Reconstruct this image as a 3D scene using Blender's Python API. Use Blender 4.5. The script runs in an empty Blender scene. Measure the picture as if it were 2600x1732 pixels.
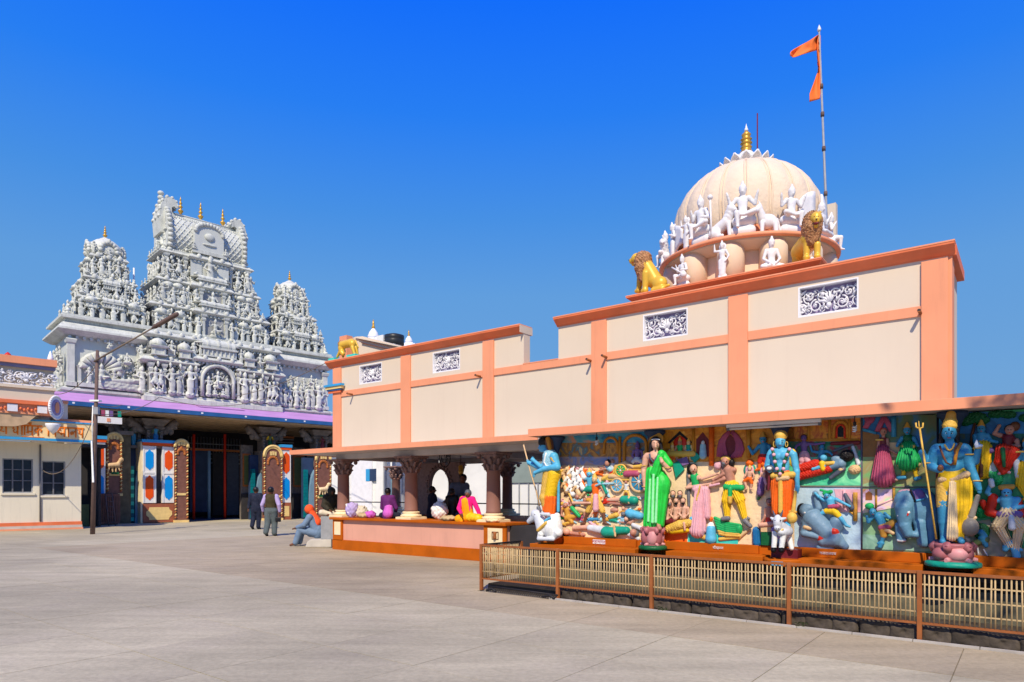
import bpy, math, random
import numpy as np
from mathutils import Vector, Matrix
random.seed(7)
RNG = np.random.default_rng(11)
SC = bpy.context.scene
COL = SC.collection
R = math.radians
# ------------------------------------------------------------------ camera, sky, sun, exposure
# photograph geometry (2600 px wide): focal length, principal column, horizon row, eye height
F, CX, HY, EYE = 1700.0, 1300.0, 1253.0, 1.5
cam = bpy.data.objects.new('camera', bpy.data.cameras.new('camera'))
COL.objects.link(cam)
cam.location = (0, 0, EYE)
cam.rotation_euler = (R(90), 0, 0)
cam.data.sensor_width = 36.0
cam.data.lens = F / 2600 * 36
cam.data.shift_y = (HY - 866) / 2600
cam.data.clip_start = 0.1
cam.data.clip_end = 3000
SC.camera = cam
SUN_XY = (0.177, 1.128)          # the way the light travels over the ground
SUN_DROP = 1.15
sun_el = math.atan2(SUN_DROP, math.hypot(*SUN_XY))
sun_az = math.atan2(-SUN_XY[0], -SUN_XY[1])     # compass bearing of the sun, from +Y clockwise
world = bpy.data.worlds.new('World')
SC.world = world
world.use_nodes = True
wn, wl = world.node_tree.nodes, world.node_tree.links
wn.clear()
w_out = wn.new('ShaderNodeOutputWorld')
w_bg = wn.new('ShaderNodeBackground')
sky = wn.new('ShaderNodeTexSky')
sky.sky_type = 'NISHITA'
sky.sun_disc = False
sky.sun_elevation = sun_el
sky.sun_rotation = sun_az
sky.altitude = 550
sky.air_density = 1.0
sky.dust_density = 0.15
sky.ozone_density = 3.0
# the deep, polarised blue of this sky by elevation, laid over the physical sky
wtc = wn.new('ShaderNodeTexCoord')
wsep = wn.new('ShaderNodeSeparateXYZ')
wl.new(wtc.outputs['Generated'], wsep.inputs[0])
ramp = wn.new('ShaderNodeValToRGB')
SKY = [(0.0, (0.14, 0.30, 0.52)), (0.146, (0.13, 0.325, 0.625)), (0.281, (0.105, 0.315, 0.68)), (0.379, (0.052, 0.26, 0.74)), (0.49, (0.012, 0.195, 0.86)), (0.593, (0.0, 0.143, 0.93)), (1.0, (0.0, 0.12, 0.86))]
els = ramp.color_ramp.elements
els[0].position, els[0].color = SKY[0][0], (*SKY[0][1], 1)
els[1].position, els[1].color = SKY[-1][0], (*SKY[-1][1], 1)
for p_, c_ in SKY[1:-1]:
 e_ = els.new(p_); e_.color = (*c_, 1)
wl.new(wsep.outputs['Z'], ramp.inputs[0])
w_bg.inputs['Strength'].default_value = 0.009
w_bg2 = wn.new('ShaderNodeBackground')
w_bg2.inputs['Strength'].default_value = 1.0
w_add = wn.new('ShaderNodeAddShader')
wl.new(sky.outputs[0], w_bg.inputs['Color'])
wl.new(ramp.outputs[0], w_bg2.inputs['Color'])
wl.new(w_bg.outputs[0], w_add.inputs[0])
wl.new(w_bg2.outputs[0], w_add.inputs[1])
wl.new(w_add.outputs[0], w_out.inputs['Surface'])
sun = bpy.data.objects.new('sun', bpy.data.lights.new('sun', 'SUN'))
COL.objects.link(sun)
sun.data.energy = 5.0
sun.data.angle = R(0.5)
sun.data.color = (1.0, 0.885, 0.69)
sun.rotation_euler = Vector((SUN_XY[0], SUN_XY[1], -SUN_DROP)).to_track_quat('-Z', 'Y').to_euler()
sun.location = (-3, -20, 30)
SC.view_settings.view_transform = 'Standard'
SC.view_settings.look = 'None'
SC.view_settings.gamma = 1
SC.view_settings.use_curve_mapping = False
SC.view_settings.exposure = 0.0
SC.cycles.max_bounces = 6
SC.cycles.use_denoising = True
# ------------------------------------------------------------------ frames: the two building grids of the place
class Frame:
 def __init__(self, ang):
  self.ang = ang
  self.a = (math.cos(ang), math.sin(ang))       # along the front, to the right
  self.b = (-math.sin(ang), math.cos(ang))      # away from the viewer
 def world(self, s, q, z=0):
  return Vector((s * self.a[0] + q * self.b[0], s * self.a[1] + q * self.b[1], z))
 def at(self, px, py, q):
  u = (px - CX) / F
  Y = q / (self.b[0] * u + self.b[1])
  X = u * Y
  return (X * self.a[0] + Y * self.a[1], q, EYE + (HY - py) / F * Y)
 def s(self, px, q):
  return self.at(px, 0, q)[0]
 def Y(self, px, q):
  return q / (self.b[0] * (px - CX) / F + self.b[1])
 def ground(self, px, py):
  Y = F * EYE / (py - HY)
  X = (px - CX) / F * Y
  return (X * self.a[0] + Y * self.a[1], X * self.b[0] + Y * self.b[1], 0.0)
 def loc(self, X, Y, z=0.0):
  return (X * self.a[0] + Y * self.a[1], X * self.b[0] + Y * self.b[1], z)
W = Frame(math.atan2(-1700, 2200))       # the temple hall, relief and yard
G = Frame(math.atan2(1.0, 1.0375))       # the gate tower and the school
N = Frame(0.0)                           # plain world axes
# ------------------------------------------------------------------ objects
ORG = {}
def tag(o, label=None, cat=None, group=None, kind=None):
 if label: o['label'] = label
 if cat: o['category'] = cat
 if group: o['group'] = group
 if kind: o['kind'] = kind
 return o
def thing(name, label, cat, fr, org, group=None, rot=0.0):
 o = bpy.data.objects.new(name, None)
 o.empty_display_size = 0.2
 COL.objects.link(o)
 o.location = fr.world(*org)
 o.rotation_euler = (0, 0, fr.ang + rot)
 tag(o, label, cat, group)
 ORG[o.name] = org
 return o
def structure(name, fr, org):
 o = bpy.data.objects.new(name, None)
 COL.objects.link(o)
 o.location = fr.world(*org)
 o.rotation_euler = (0, 0, fr.ang)
 o['kind'] = 'structure'
 ORG[o.name] = org
 return o
def link_mesh(name, me, parent=None, loc=(0, 0, 0), rz=0.0, sc=None, rot=None):
 o = bpy.data.objects.new(name, me)
 COL.objects.link(o)
 if parent is not None:
  o.parent = parent
 o.location = loc
 o.rotation_euler = rot if rot else (0, 0, rz)
 if sc is not None:
  o.scale = (sc, sc, sc) if not isinstance(sc, tuple) else sc
 return o
def copy_tree(o, parent=None):
 c = o.copy()
 COL.objects.link(c)
 if parent is not None:
  c.parent = parent
 for ch in list(o.children):
  copy_tree(ch, c)
 return c
class MB:
 """collects simple solids; build() links them as one mesh object"""
 def __init__(self):
  self.v, self.f, self.mi, self.sm, self.mats, self.cur = [], [], [], [], [], 0
 def use(self, m):
  if m not in self.mats: self.mats.append(m)
  self.cur = self.mats.index(m)
  return self
 def add(self, vs, fs, smooth=False):
  n = len(self.v)
  self.v.extend(tuple(map(float, p)) for p in vs)
  for f in fs:
   self.f.append(tuple(n + i for i in f)); self.mi.append(self.cur); self.sm.append(smooth)
  return self
 def box(self, x0, x1, y0, y1, z0, z1):
  if x0 > x1: x0, x1 = x1, x0
  if y0 > y1: y0, y1 = y1, y0
  if z0 > z1: z0, z1 = z1, z0
  return self.add([(x0, y0, z0), (x1, y0, z0), (x1, y1, z0), (x0, y1, z0), (x0, y0, z1), (x1, y0, z1), (x1, y1, z1), (x0, y1, z1)],
      [(0, 3, 2, 1), (4, 5, 6, 7), (0, 1, 5, 4), (1, 2, 6, 5), (2, 3, 7, 6), (3, 0, 4, 7)])
 def boxc(self, c, sx, sy, sz):
  return self.box(c[0] - sx / 2, c[0] + sx / 2, c[1] - sy / 2, c[1] + sy / 2, c[2], c[2] + sz)
 def prism(self, pts, lo, hi, axis='y'):
  """polygon extruded: axis y -> pts are (x,z); axis x -> (y,z); axis z -> (x,y)"""
  A = sum(pts[i][0] * pts[(i + 1) % len(pts)][1] - pts[(i + 1) % len(pts)][0] * pts[i][1] for i in range(len(pts)))
  if A < 0: pts = pts[::-1]
  def P(p, d):
   return (p[0], d, p[1]) if axis == 'y' else ((d, p[0], p[1]) if axis == 'x' else (p[0], p[1], d))
  n = len(pts)
  vs = [P(p, lo) for p in pts] + [P(p, hi) for p in pts]
  fs = [tuple(range(n)), tuple(range(2 * n - 1, n - 1, -1))]
  fs += [(i, n + i, n + (i + 1) % n, (i + 1) % n) for i in range(n)]
  if axis != 'y': fs = [f[::-1] for f in fs]
  return self.add(vs, fs)
 def lathe(self, prof, c=(0, 0, 0), n=24, smooth=True, sq=None, rot=0.0):
  vs, fs = [], []
  for r, z in prof:
   for k in range(n):
    a = 2 * math.pi * k / n + rot
    rr = max(r, 1e-4)
    vs.append((c[0] + rr * math.cos(a), c[1] + rr * math.sin(a), c[2] + z))
  m = len(prof)
  for i in range(m - 1):
   for k in range(n):
    fs.append((i * n + k, i * n + (k + 1) % n, (i + 1) * n + (k + 1) % n, (i + 1) * n + k))
  self.add(vs, fs, smooth)
  base = len(self.v) - len(vs)
  self.f.append(tuple(base + k for k in range(n - 1, -1, -1))); self.mi.append(self.cur); self.sm.append(False)
  self.f.append(tuple(base + (m - 1) * n + k for k in range(n))); self.mi.append(self.cur); self.sm.append(False)
  return self
 def sqlathe(self, prof, c, aspect=1.0):
  """square mouldings: prof is (half width, z)"""
  return self.lathe([(r * math.sqrt(2), z) for r, z in prof], c, 4, False, rot=math.pi / 4)
 def tube(self, pts, r, n=8, smooth=True):
  pts = [Vector(p) for p in pts]
  rs = r if isinstance(r, (list, tuple)) else [r] * len(pts)
  vs, fs, up = [], [], None
  for i, p in enumerate(pts):
   t = (pts[min(i + 1, len(pts) - 1)] - pts[max(i - 1, 0)])
   if t.length < 1e-9: t = Vector((0, 0, 1))
   t.normalize()
   if up is None:
    up = Vector((0, 1, 0)) if abs(t.y) < 0.9 else Vector((1, 0, 0))
   x = up - t * up.dot(t)
   if x.length < 1e-6: x = Vector((1, 0, 0)) - t * t.x
   x.normalize(); y = t.cross(x); up = x
   for k in range(n):
    a = 2 * math.pi * k / n
    vs.append(p + (x * math.cos(a) + y * math.sin(a)) * rs[i])
  m = len(pts)
  for i in range(m - 1):
   for k in range(n):
    fs.append((i * n + k, i * n + (k + 1) % n, (i + 1) * n + (k + 1) % n, (i + 1) * n + k))
  self.add(vs, fs, smooth)
  base = len(self.v) - len(vs)
  self.f.append(tuple(base + k for k in range(n - 1, -1, -1))); self.mi.append(self.cur); self.sm.append(False)
  self.f.append(tuple(base + (m - 1) * n + k for k in range(n))); self.mi.append(self.cur); self.sm.append(False)
  return self
 def ell(self, c, r, n=12, m=8):
  if not isinstance(r, (tuple, list)): r = (r, r, r)
  vs, fs = [], []
  for i in range(m + 1):
   ph = math.pi * i / m
   for k in range(n):
    a = 2 * math.pi * k / n
    s = max(math.sin(ph), 1e-3)
    vs.append((c[0] + r[0] * s * math.cos(a), c[1] + r[1] * s * math.sin(a), c[2] - r[2] * math.cos(ph)))
  for i in range(m):
   for k in range(n):
    fs.append((i * n + k, i * n + (k + 1) % n, (i + 1) * n + (k + 1) % n, (i + 1) * n + k))
  return self.add(vs, fs, True)
 def grid(self, fn, nu, nv, smooth=True, thick=None):
  vs = [fn(i / nu, j / nv) for j in range(nv + 1) for i in range(nu + 1)]
  fs = [(j * (nu + 1) + i, j * (nu + 1) + i + 1, (j + 1) * (nu + 1) + i + 1, (j + 1) * (nu + 1) + i) for j in range(nv) for i in range(nu)]
  return self.add(vs, fs, smooth)
 def mesh(self, name, mats=None, off=(0, 0, 0)):
  me = bpy.data.meshes.new(name)
  V = np.array(self.v, dtype=float).reshape(-1, 3) - np.array(off, dtype=float)
  me.from_pydata(V.tolist(), [], self.f)
  ml = self.mats if self.mats else ([mats] if mats else [])
  for m in ml: me.materials.append(m)
  if self.mats: me.polygons.foreach_set('material_index', self.mi)
  me.polygons.foreach_set('use_smooth', self.sm)
  me.update()
  return me
 def build(self, name, mat=None, parent=None, label=None, bevel=0, kind=None):
  off = (0, 0, 0)
  if parent is not None:
   p = parent
   while p is not None and p.name not in ORG: p = p.parent
   if p is not None: off = ORG[p.name]
  me = self.mesh(name, mat, off)
  o = link_mesh(name, me, parent)
  if label: o['label'] = label
  if kind: o['kind'] = kind
  if bevel:
   b = o.modifiers.new('bevel', 'BEVEL'); b.width = bevel; b.segments = 2; b.limit_method = 'ANGLE'; b.angle_limit = R(50)
  return o
def one(name, mb, mat, label, cat, fr, org, group=None, bevel=0, kind=None):
 """a thing that is a single mesh"""
 me = mb.mesh(name, mat, org)
 o = link_mesh(name, me)
 o.location = fr.world(*org); o.rotation_euler = (0, 0, fr.ang)
 tag(o, label, cat, group, kind)
 ORG[o.name] = org
 if bevel:
  b = o.modifiers.new('bevel', 'BEVEL'); b.width = bevel; b.segments = 2; b.limit_method = 'ANGLE'; b.angle_limit = R(50)
 return o
# ------------------------------------------------------------------ materials
MATS = {}
def mat(name, col, rough=0.6, var=0.10, scale=3.0, bump=0.0, bscale=40.0, metal=0.0, dirt=None, dirt_amt=0.0, dirt_scale=1.2, streak=False, rnd=0.0, spec=0.28, emit=0.0, transmission=0.0):
 if name in MATS: return MATS[name]
 m = bpy.data.materials.new(name)
 m.use_nodes = True
 nt = m.node_tree; n = nt.nodes; l = nt.links
 b = n['Principled BSDF']
 b.inputs['Roughness'].default_value = rough
 b.inputs['Metallic'].default_value = metal
 b.inputs['Specular IOR Level'].default_value = spec
 tc = n.new('ShaderNodeTexCoord')
 no = n.new('ShaderNodeTexNoise'); no.inputs['Scale'].default_value = scale; no.inputs['Detail'].default_value = 6
 l.new(tc.outputs['Object'], no.inputs['Vector'])
 mr = n.new('ShaderNodeMapRange'); mr.inputs[1].default_value = 0.3; mr.inputs[2].default_value = 0.7
 mr.inputs[3].default_value = 1 - var; mr.inputs[4].default_value = 1 + var
 l.new(no.outputs[0], mr.inputs[0])
 mul = n.new('ShaderNodeVectorMath'); mul.operation = 'SCALE'
 mul.inputs[0].default_value = col[:3]
 l.new(mr.outputs[0], mul.inputs['Scale'])
 cur = mul.outputs[0]
 if rnd:
  oi = n.new('ShaderNodeObjectInfo')
  m2 = n.new('ShaderNodeMapRange'); m2.inputs[3].default_value = 1 - rnd; m2.inputs[4].default_value = 1 + rnd
  l.new(oi.outputs['Random'], m2.inputs[0])
  v2 = n.new('ShaderNodeVectorMath'); v2.operation = 'SCALE'
  l.new(cur, v2.inputs[0]); l.new(m2.outputs[0], v2.inputs['Scale']); cur = v2.outputs[0]
 if dirt is not None:
  dn = n.new('ShaderNodeTexNoise'); dn.inputs['Scale'].default_value = dirt_scale; dn.inputs['Detail'].default_value = 8; dn.inputs['Roughness'].default_value = 0.7
  if streak:
   mp = n.new('ShaderNodeMapping'); mp.inputs['Scale'].default_value = (6, 6, 0.5)
   l.new(tc.outputs['Object'], mp.inputs[0]); l.new(mp.outputs[0], dn.inputs['Vector'])
  else:
   l.new(tc.outputs['Object'], dn.inputs['Vector'])
  dr = n.new('ShaderNodeMapRange'); dr.inputs[1].default_value = 0.52; dr.inputs[2].default_value = 0.78; dr.inputs[4].default_value = dirt_amt
  l.new(dn.outputs[0], dr.inputs[0])
  mx = n.new('ShaderNodeMix'); mx.data_type = 'RGBA'
  l.new(dr.outputs[0], mx.inputs['Factor']); l.new(cur, mx.inputs[6]); mx.inputs[7].default_value = (*dirt, 1)
  cur = mx.outputs[2]
 l.new(cur, b.inputs['Base Color'])
 if bump:
  bn = n.new('ShaderNodeTexNoise'); bn.inputs['Scale'].default_value = bscale; bn.inputs['Detail'].default_value = 5
  l.new(tc.outputs['Object'], bn.inputs['Vector'])
  bp = n.new('ShaderNodeBump'); bp.inputs['Strength'].default_value = bump; bp.inputs['Distance'].default_value = 0.02
  l.new(bn.outputs[0], bp.inputs['Height']); l.new(bp.outputs[0], b.inputs['Normal'])
 if emit:
  l.new(cur, b.inputs['Emission Color']); b.inputs['Emission Strength'].default_value = emit
 MATS[name] = m
 return m
def srgb(r, g, b):
 f = lambda c: (c / 255 / 12.92) if c <= 10 else ((c / 255 + 0.055) / 1.055) ** 2.4
 return (f(r), f(g), f(b))
M = {}
def P(key, rgb, rough=0.45, **k):
 k.setdefault('var', 0.16); k.setdefault('scale', 9.0); k.setdefault('bump', 0.35); k.setdefault('bscale', 22.0)
 k.setdefault('dirt', (0.10, 0.08, 0.07)); k.setdefault('dirt_amt', 0.35); k.setdefault('dirt_scale', 9.0)
 M[key] = mat('paint_' + key, srgb(*rgb), rough, **k)
 return M[key]
M['peach'] = mat('peach_plaster', (0.685, 0.57, 0.436), 0.8, var=0.025, scale=0.8, bump=0.06, bscale=60, dirt=(0.58, 0.44, 0.33), dirt_amt=0.20, dirt_scale=0.9, streak=True)
M['coral'] = mat('coral_paint', (0.80, 0.315, 0.165), 0.65, var=0.06, scale=1.5, bump=0.05, dirt=(0.5, 0.2, 0.12), dirt_amt=0.35, dirt_scale=2.0, streak=True)
M['terracotta'] = mat('terracotta_paint', (0.74, 0.175, 0.065), 0.6, var=0.12, scale=2.0, bump=0.05, dirt=(0.75, 0.35, 0.2), dirt_amt=0.25, dirt_scale=5)
M['orange'] = mat('orange_enamel', (0.46, 0.105, 0.007), 0.55, var=0.12, scale=2.5, bump=0.05, dirt=(0.25, 0.075, 0.01), dirt_amt=0.5, dirt_scale=3, spec=0.06)
M['pinkwall'] = mat('pink_plaster', (0.68, 0.345, 0.25), 0.65, var=0.06, scale=1.2, bump=0.05, dirt=(0.45, 0.22, 0.18), dirt_amt=0.35, dirt_scale=2.5, streak=True)
M['cream'] = mat('cream_paint', (0.82, 0.68, 0.42), 0.6, var=0.08, scale=4, dirt=(0.4, 0.3, 0.2), dirt_amt=0.3, dirt_scale=6)
M['white'] = mat('white_paint', (0.80, 0.80, 0.83), 0.5, var=0.05, scale=6, dirt=(0.45, 0.44, 0.46), dirt_amt=0.2, dirt_scale=5)
M['tower'] = mat('tower_whitewash', (0.58, 0.595, 0.535), 0.65, var=0.14, scale=2.5, bump=0.4, bscale=7, dirt=(0.16, 0.165, 0.165), dirt_amt=0.75, dirt_scale=1.8, streak=True)
M['towerplain'] = mat('tower_plain', (0.56, 0.58, 0.54), 0.6, var=0.05, scale=1.0, bump=0.1, bscale=14, dirt=(0.36, 0.38, 0.4), dirt_amt=0.4, dirt_scale=1.4, streak=True)
M['towershade'] = mat('tower_wall_shade', (0.17, 0.18, 0.185), 0.65, var=0.12, scale=2.0, bump=0.3, bscale=9, dirt=(0.2, 0.2, 0.2), dirt_amt=0.5, dirt_scale=2)  # wall colour darkened to hold the shadow behind the carved figures
M['towerfig'] = mat('tower_figure', (0.57, 0.585, 0.525), 0.65, var=0.14, scale=6.0, bump=0.4, bscale=12, dirt=(0.14, 0.14, 0.14), dirt_amt=0.8, dirt_scale=4.5, rnd=0.14)
M['gold'] = mat('gold_paint', (0.66, 0.36, 0.055), 0.32, var=0.15, scale=5, metal=0.45)
M['lion'] = mat('lion_gold', (0.72, 0.44, 0.05), 0.35, var=0.10, scale=4, metal=0.1)
M['mane'] = mat('lion_mane', (0.40, 0.20, 0.09), 0.55, var=0.35, scale=18, bump=0.4, bscale=30)
M['colm'] = mat('mauve_column', (0.28, 0.135, 0.105), 0.5, var=0.07, scale=2, bump=0.03)
M['colcap'] = mat('mauve_capital', (0.25, 0.155, 0.14), 0.55, var=0.2, scale=12, bump=0.2, bscale=30)
M['white_statue'] = mat('statue_white', (0.74, 0.73, 0.74), 0.5, var=0.06, scale=12, dirt=(0.5, 0.5, 0.6), dirt_amt=0.35, dirt_scale=9)
M['dome'] = mat('dome_plaster', (0.74, 0.595, 0.45), 0.8, var=0.06, scale=3, bump=0.9, bscale=9, dirt=(0.55, 0.40, 0.28), dirt_amt=0.4, dirt_scale=3)
M['domerib'] = mat('dome_rib_plaster', (0.74, 0.58, 0.42), 0.7, var=0.05, scale=3)
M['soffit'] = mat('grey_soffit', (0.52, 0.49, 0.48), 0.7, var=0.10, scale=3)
M['dark'] = mat('dark_plaster_shade', (0.035, 0.032, 0.035), 0.8, var=0.2, scale=3)  # near black, also holds the shade under the ledge and beyond the plinth
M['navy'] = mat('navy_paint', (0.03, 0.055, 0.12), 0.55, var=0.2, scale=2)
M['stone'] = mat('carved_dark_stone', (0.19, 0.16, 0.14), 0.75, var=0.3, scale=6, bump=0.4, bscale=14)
M['rough_stone'] = mat('kerb_stone', (0.07, 0.055, 0.042), 0.9, var=0.35, scale=7, bump=0.8, bscale=16, rnd=0.25)
M['mossy'] = mat('mossy_concrete', (0.13, 0.12, 0.08), 0.85, var=0.25, scale=4, bump=0.3, bscale=25, dirt=(0.08, 0.075, 0.06), dirt_amt=0.85, dirt_scale=2.2)
M['iron'] = mat('black_iron', (0.02, 0.018, 0.02), 0.6, var=0.2, scale=8)
M['rust'] = mat('rust_orange_steel', (0.31, 0.10, 0.028), 0.6, var=0.18, scale=6, dirt=(0.13, 0.05, 0.03), dirt_amt=0.7, dirt_scale=4)
M['bar'] = mat('cream_bar_paint', (0.48, 0.345, 0.175), 0.6, var=0.2, scale=7, dirt=(0.17, 0.10, 0.06), dirt_amt=0.8, dirt_scale=5, rnd=0.18)
M['purple'] = mat('lilac_roof', (0.50, 0.27, 0.52), 0.6, var=0.10, scale=1.0, dirt=(0.30, 0.15, 0.33), dirt_amt=0.4, dirt_scale=1.5)
M['bluetrim'] = mat('blue_trim', (0.025, 0.11, 0.30), 0.5, var=0.15, scale=2)
M['cyan'] = mat('cyan_trim', (0.04, 0.32, 0.62), 0.5, var=0.08, scale=3)
M['slat'] = mat('brown_ceiling', (0.50, 0.35, 0.21), 0.7, var=0.2, scale=3)
M['wood'] = mat('carved_wood', (0.20, 0.085, 0.06), 0.55, var=0.2, scale=5, bump=0.1, bscale=20)
M['woodlight'] = mat('carved_wood_orange', (0.42, 0.13, 0.03), 0.5, var=0.2, scale=9)
M['cream2'] = mat('cream_gold_trim', (0.78, 0.56, 0.22), 0.5, var=0.1, scale=6)
M['panelwhite'] = mat('panel_white', (0.78, 0.76, 0.72), 0.5, var=0.04, scale=4)
M['panelblue'] = mat('panel_blue', (0.0, 0.27, 0.72), 0.45, var=0.05, scale=4)
M['panelred'] = mat('panel_orange_red', (0.80, 0.085, 0.003), 0.45, var=0.05, scale=4)
M['panelbrown'] = mat('panel_brown', (0.33, 0.10, 0.05), 0.5, var=0.1, scale=4)
M['school'] = mat('school_wall', (0.75, 0.68, 0.53), 0.75, var=0.04, scale=1.0, bump=0.05, dirt=(0.42, 0.38, 0.32), dirt_amt=0.35, dirt_scale=1.4, streak=True)
M['signcream'] = mat('sign_cream', (0.88, 0.66, 0.34), 0.6, var=0.05, scale=2)
M['signtext'] = mat('sign_lettering', (0.85, 0.20, 0.005), 0.5, var=0.15, scale=3)
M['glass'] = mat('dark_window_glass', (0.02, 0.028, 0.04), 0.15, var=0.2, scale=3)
M['pole'] = mat('brown_pole', (0.14, 0.09, 0.075), 0.7, var=0.2, scale=4, dirt=(0.05, 0.03, 0.03), dirt_amt=0.6, dirt_scale=3)
M['wire'] = mat('old_cable', (0.22, 0.17, 0.13), 0.7)
M['flag'] = mat('saffron_cloth', (0.86, 0.18, 0.03), 0.7, var=0.12, scale=3)
M['flagdark'] = mat('maroon_cloth', (0.25, 0.02, 0.02), 0.7)
M['greymetal'] = mat('grey_metal', (0.30, 0.31, 0.33), 0.45, var=0.15, scale=6)
M['grille'] = mat('grille_recess', (0.30, 0.24, 0.42), 0.7, var=0.25, scale=12)
M['carving'] = mat('white_carving', (0.74, 0.73, 0.76), 0.5, var=0.06, scale=15)
M['teal'] = mat('teal_paint', (0.0, 0.16, 0.20), 0.5, var=0.15, scale=4)
M['paleblue'] = mat('pale_blue_paint', (0.18, 0.30, 0.40), 0.5, var=0.1, scale=4)
M['whitewall'] = mat('white_wall_far', (0.80, 0.80, 0.76), 0.7, var=0.06, scale=0.9, dirt=(0.55, 0.56, 0.55), dirt_amt=0.5, dirt_scale=1.6)
M['greygreen'] = mat('grey_green_paint', (0.26, 0.32, 0.29), 0.7, var=0.08)
M['step'] = mat('pale_step_concrete', (0.52, 0.48, 0.42), 0.85, var=0.1, scale=4, bump=0.1)
M['tank'] = mat('black_tank_plastic', (0.025, 0.028, 0.032), 0.4, var=0.2)
M['lotus'] = mat('lotus_pink', (0.40, 0.13, 0.14), 0.45, var=0.2, scale=7)
M['lotuslight'] = mat('lotus_pink_light', (0.62, 0.27, 0.27), 0.45, var=0.12, scale=7)
M['bulb'] = mat('bulb_white', (0.75, 0.75, 0.72), 0.3, var=0.03)
M['leaf'] = mat('leaf_green', (0.05, 0.10, 0.02), 0.6, var=0.3, scale=2)
M['bark'] = mat('bark', (0.12, 0.085, 0.06), 0.9, var=0.3, scale=5, bump=0.5, bscale=14)
# enamel colours of the statues, reliefs and clothes
for k, c in dict(blue=(85, 172, 208), deepblue=(58, 140, 178), skyblue=(150, 195, 212), greyblue=(112, 142, 165), skin=(215, 165, 140), skin2=(185, 130, 110),
                 brownskin=(110, 70, 52), yellow=(235, 190, 30), ochre=(205, 150, 60), gold2=(222, 178, 80), cream3=(232, 205, 160), green=(40, 200, 70),
                 lightgreen=(150, 235, 165), teal2=(20, 150, 125), darkgreen=(14, 92, 50), emerald=(30, 165, 90), orange2=(238, 105, 25), red=(205, 45, 25), pink=(225, 170, 180),
                 rose=(170, 75, 105), maroon=(110, 32, 40), purple2=(120, 90, 145), black=(18, 16, 20), hair=(28, 22, 24), white2=(236, 236, 232),
                 palegrey=(205, 208, 212), grey=(110, 110, 115), brown=(105, 62, 38), tan=(214, 178, 130), sand=(238, 208, 165), slate=(85, 90, 105),
                 elephant=(92, 138, 165), wall_gold=(190, 125, 35), wall_blue=(25, 105, 160), mural_brown=(140, 95, 45), mural_mauve=(135, 110, 120), grass=(60, 165, 110), olive=(95, 110, 70),
                 haze=(180, 205, 220), stonegrey=(130, 122, 112), palegreen=(135, 175, 130), denim=(58, 74, 104), navycloth=(26, 32, 52), oliveknit=(62, 54, 32),
                 greytrouser=(86, 96, 98), plumcloth=(98, 36, 104), orchid=(200, 95, 190), saffron=(244, 160, 10), magenta=(235, 25, 130), scarf=(240, 88, 40), printblue=(110, 132, 158),
                 greyshirt=(92, 98, 118), darkolive=(52, 48, 38), palecloth=(212, 200, 178), lilac=(178, 160, 205), beigebag=(190, 165, 125), turquoise=(60, 205, 190)).items():
 P(k, c)
for k in ('denim', 'navycloth', 'oliveknit', 'greytrouser', 'plumcloth', 'orchid', 'saffron', 'magenta', 'scarf', 'printblue', 'greyshirt', 'darkolive', 'palecloth', 'lilac', 'beigebag'):
 M[k].node_tree.nodes['Principled BSDF'].inputs['Roughness'].default_value = 0.85
# ------------------------------------------------------------------ smooth solids: rounded prims blended on a grid, meshed by surface nets
_OFF = np.array([(i, j, k) for i in (0, 1) for j in (0, 1) for k in (0, 1)])
_EDG = [(a, b) for a in range(8) for b in range(8) if a < b and np.abs(_OFF[a] - _OFF[b]).sum() == 1]
def cap(a, b, r0, r1, m, f=1.0, pl=None, rg=None):
 return dict(t='c', a=np.array(a, float), b=np.array(b, float), r0=r0, r1=r1, m=m, f=f, pl=pl, rg=rg)
def ell(c, r, m, rg=None, rot=None):
 r = (r, r, r) if not isinstance(r, (tuple, list)) else r
 return dict(t='e', a=np.array(c, float), r=np.array(r, float), m=m, rg=rg, rot=rot)
def sdf(p, X, Y, Z):
 if p['t'] == 'c':
  a, d = p['a'], p['b'] - p['a']
  f = p['f']
  ax, ay, az = X - a[0], (Y - a[1]), Z - a[2]
  L2 = max(float(d @ d), 1e-9)
  t = np.clip((ax * d[0] + ay * d[1] + az * d[2]) / L2, 0, 1)
  dx, dy, dz = ax - t * d[0], (ay - t * d[1]) / f, az - t * d[2]
  D = np.sqrt(dx * dx + dy * dy + dz * dz) - (p['r0'] + (p['r1'] - p['r0']) * t)
  if p['pl']:
   amp, wl = p['pl']
   n = np.array((d[2], 0, -d[0])); n = n / (np.linalg.norm(n) + 1e-9)
   lat = (dx * n[0] + dz * n[2]) / (p['r0'] + (p['r1'] - p['r0']) * t) * max(p['r0'], p['r1'])
   D = D + amp * np.sin(lat * 2 * math.pi / wl)
 else:
  x, y, z = X - p['a'][0], Y - p['a'][1], Z - p['a'][2]
  if p['rot']:
   c, s = math.cos(p['rot']), math.sin(p['rot'])     # turned in the x-z plane
   x, z = c * x + s * z, -s * x + c * z
  r = p['r']
  k0 = np.sqrt((x / r[0]) ** 2 + (y / r[1]) ** 2 + (z / r[2]) ** 2)
  k1 = np.sqrt((x / r[0] ** 2) ** 2 + (y / r[1] ** 2) ** 2 + (z / r[2] ** 2) ** 2)
  D = np.where(k1 > 1e-6, k0 * (k0 - 1) / np.maximum(k1, 1e-6), -r.min())
 if p['rg']:
  amp, fr = p['rg']
  D = D + amp * (np.sin(X * fr + 1.3 * np.sin(Z * fr * .7)) * np.sin(Z * fr * 1.1 + Y * fr) + 0.6 * np.sin((X + Y) * fr * 1.9) * np.sin(Z * fr * 2.1))
 return D
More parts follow.
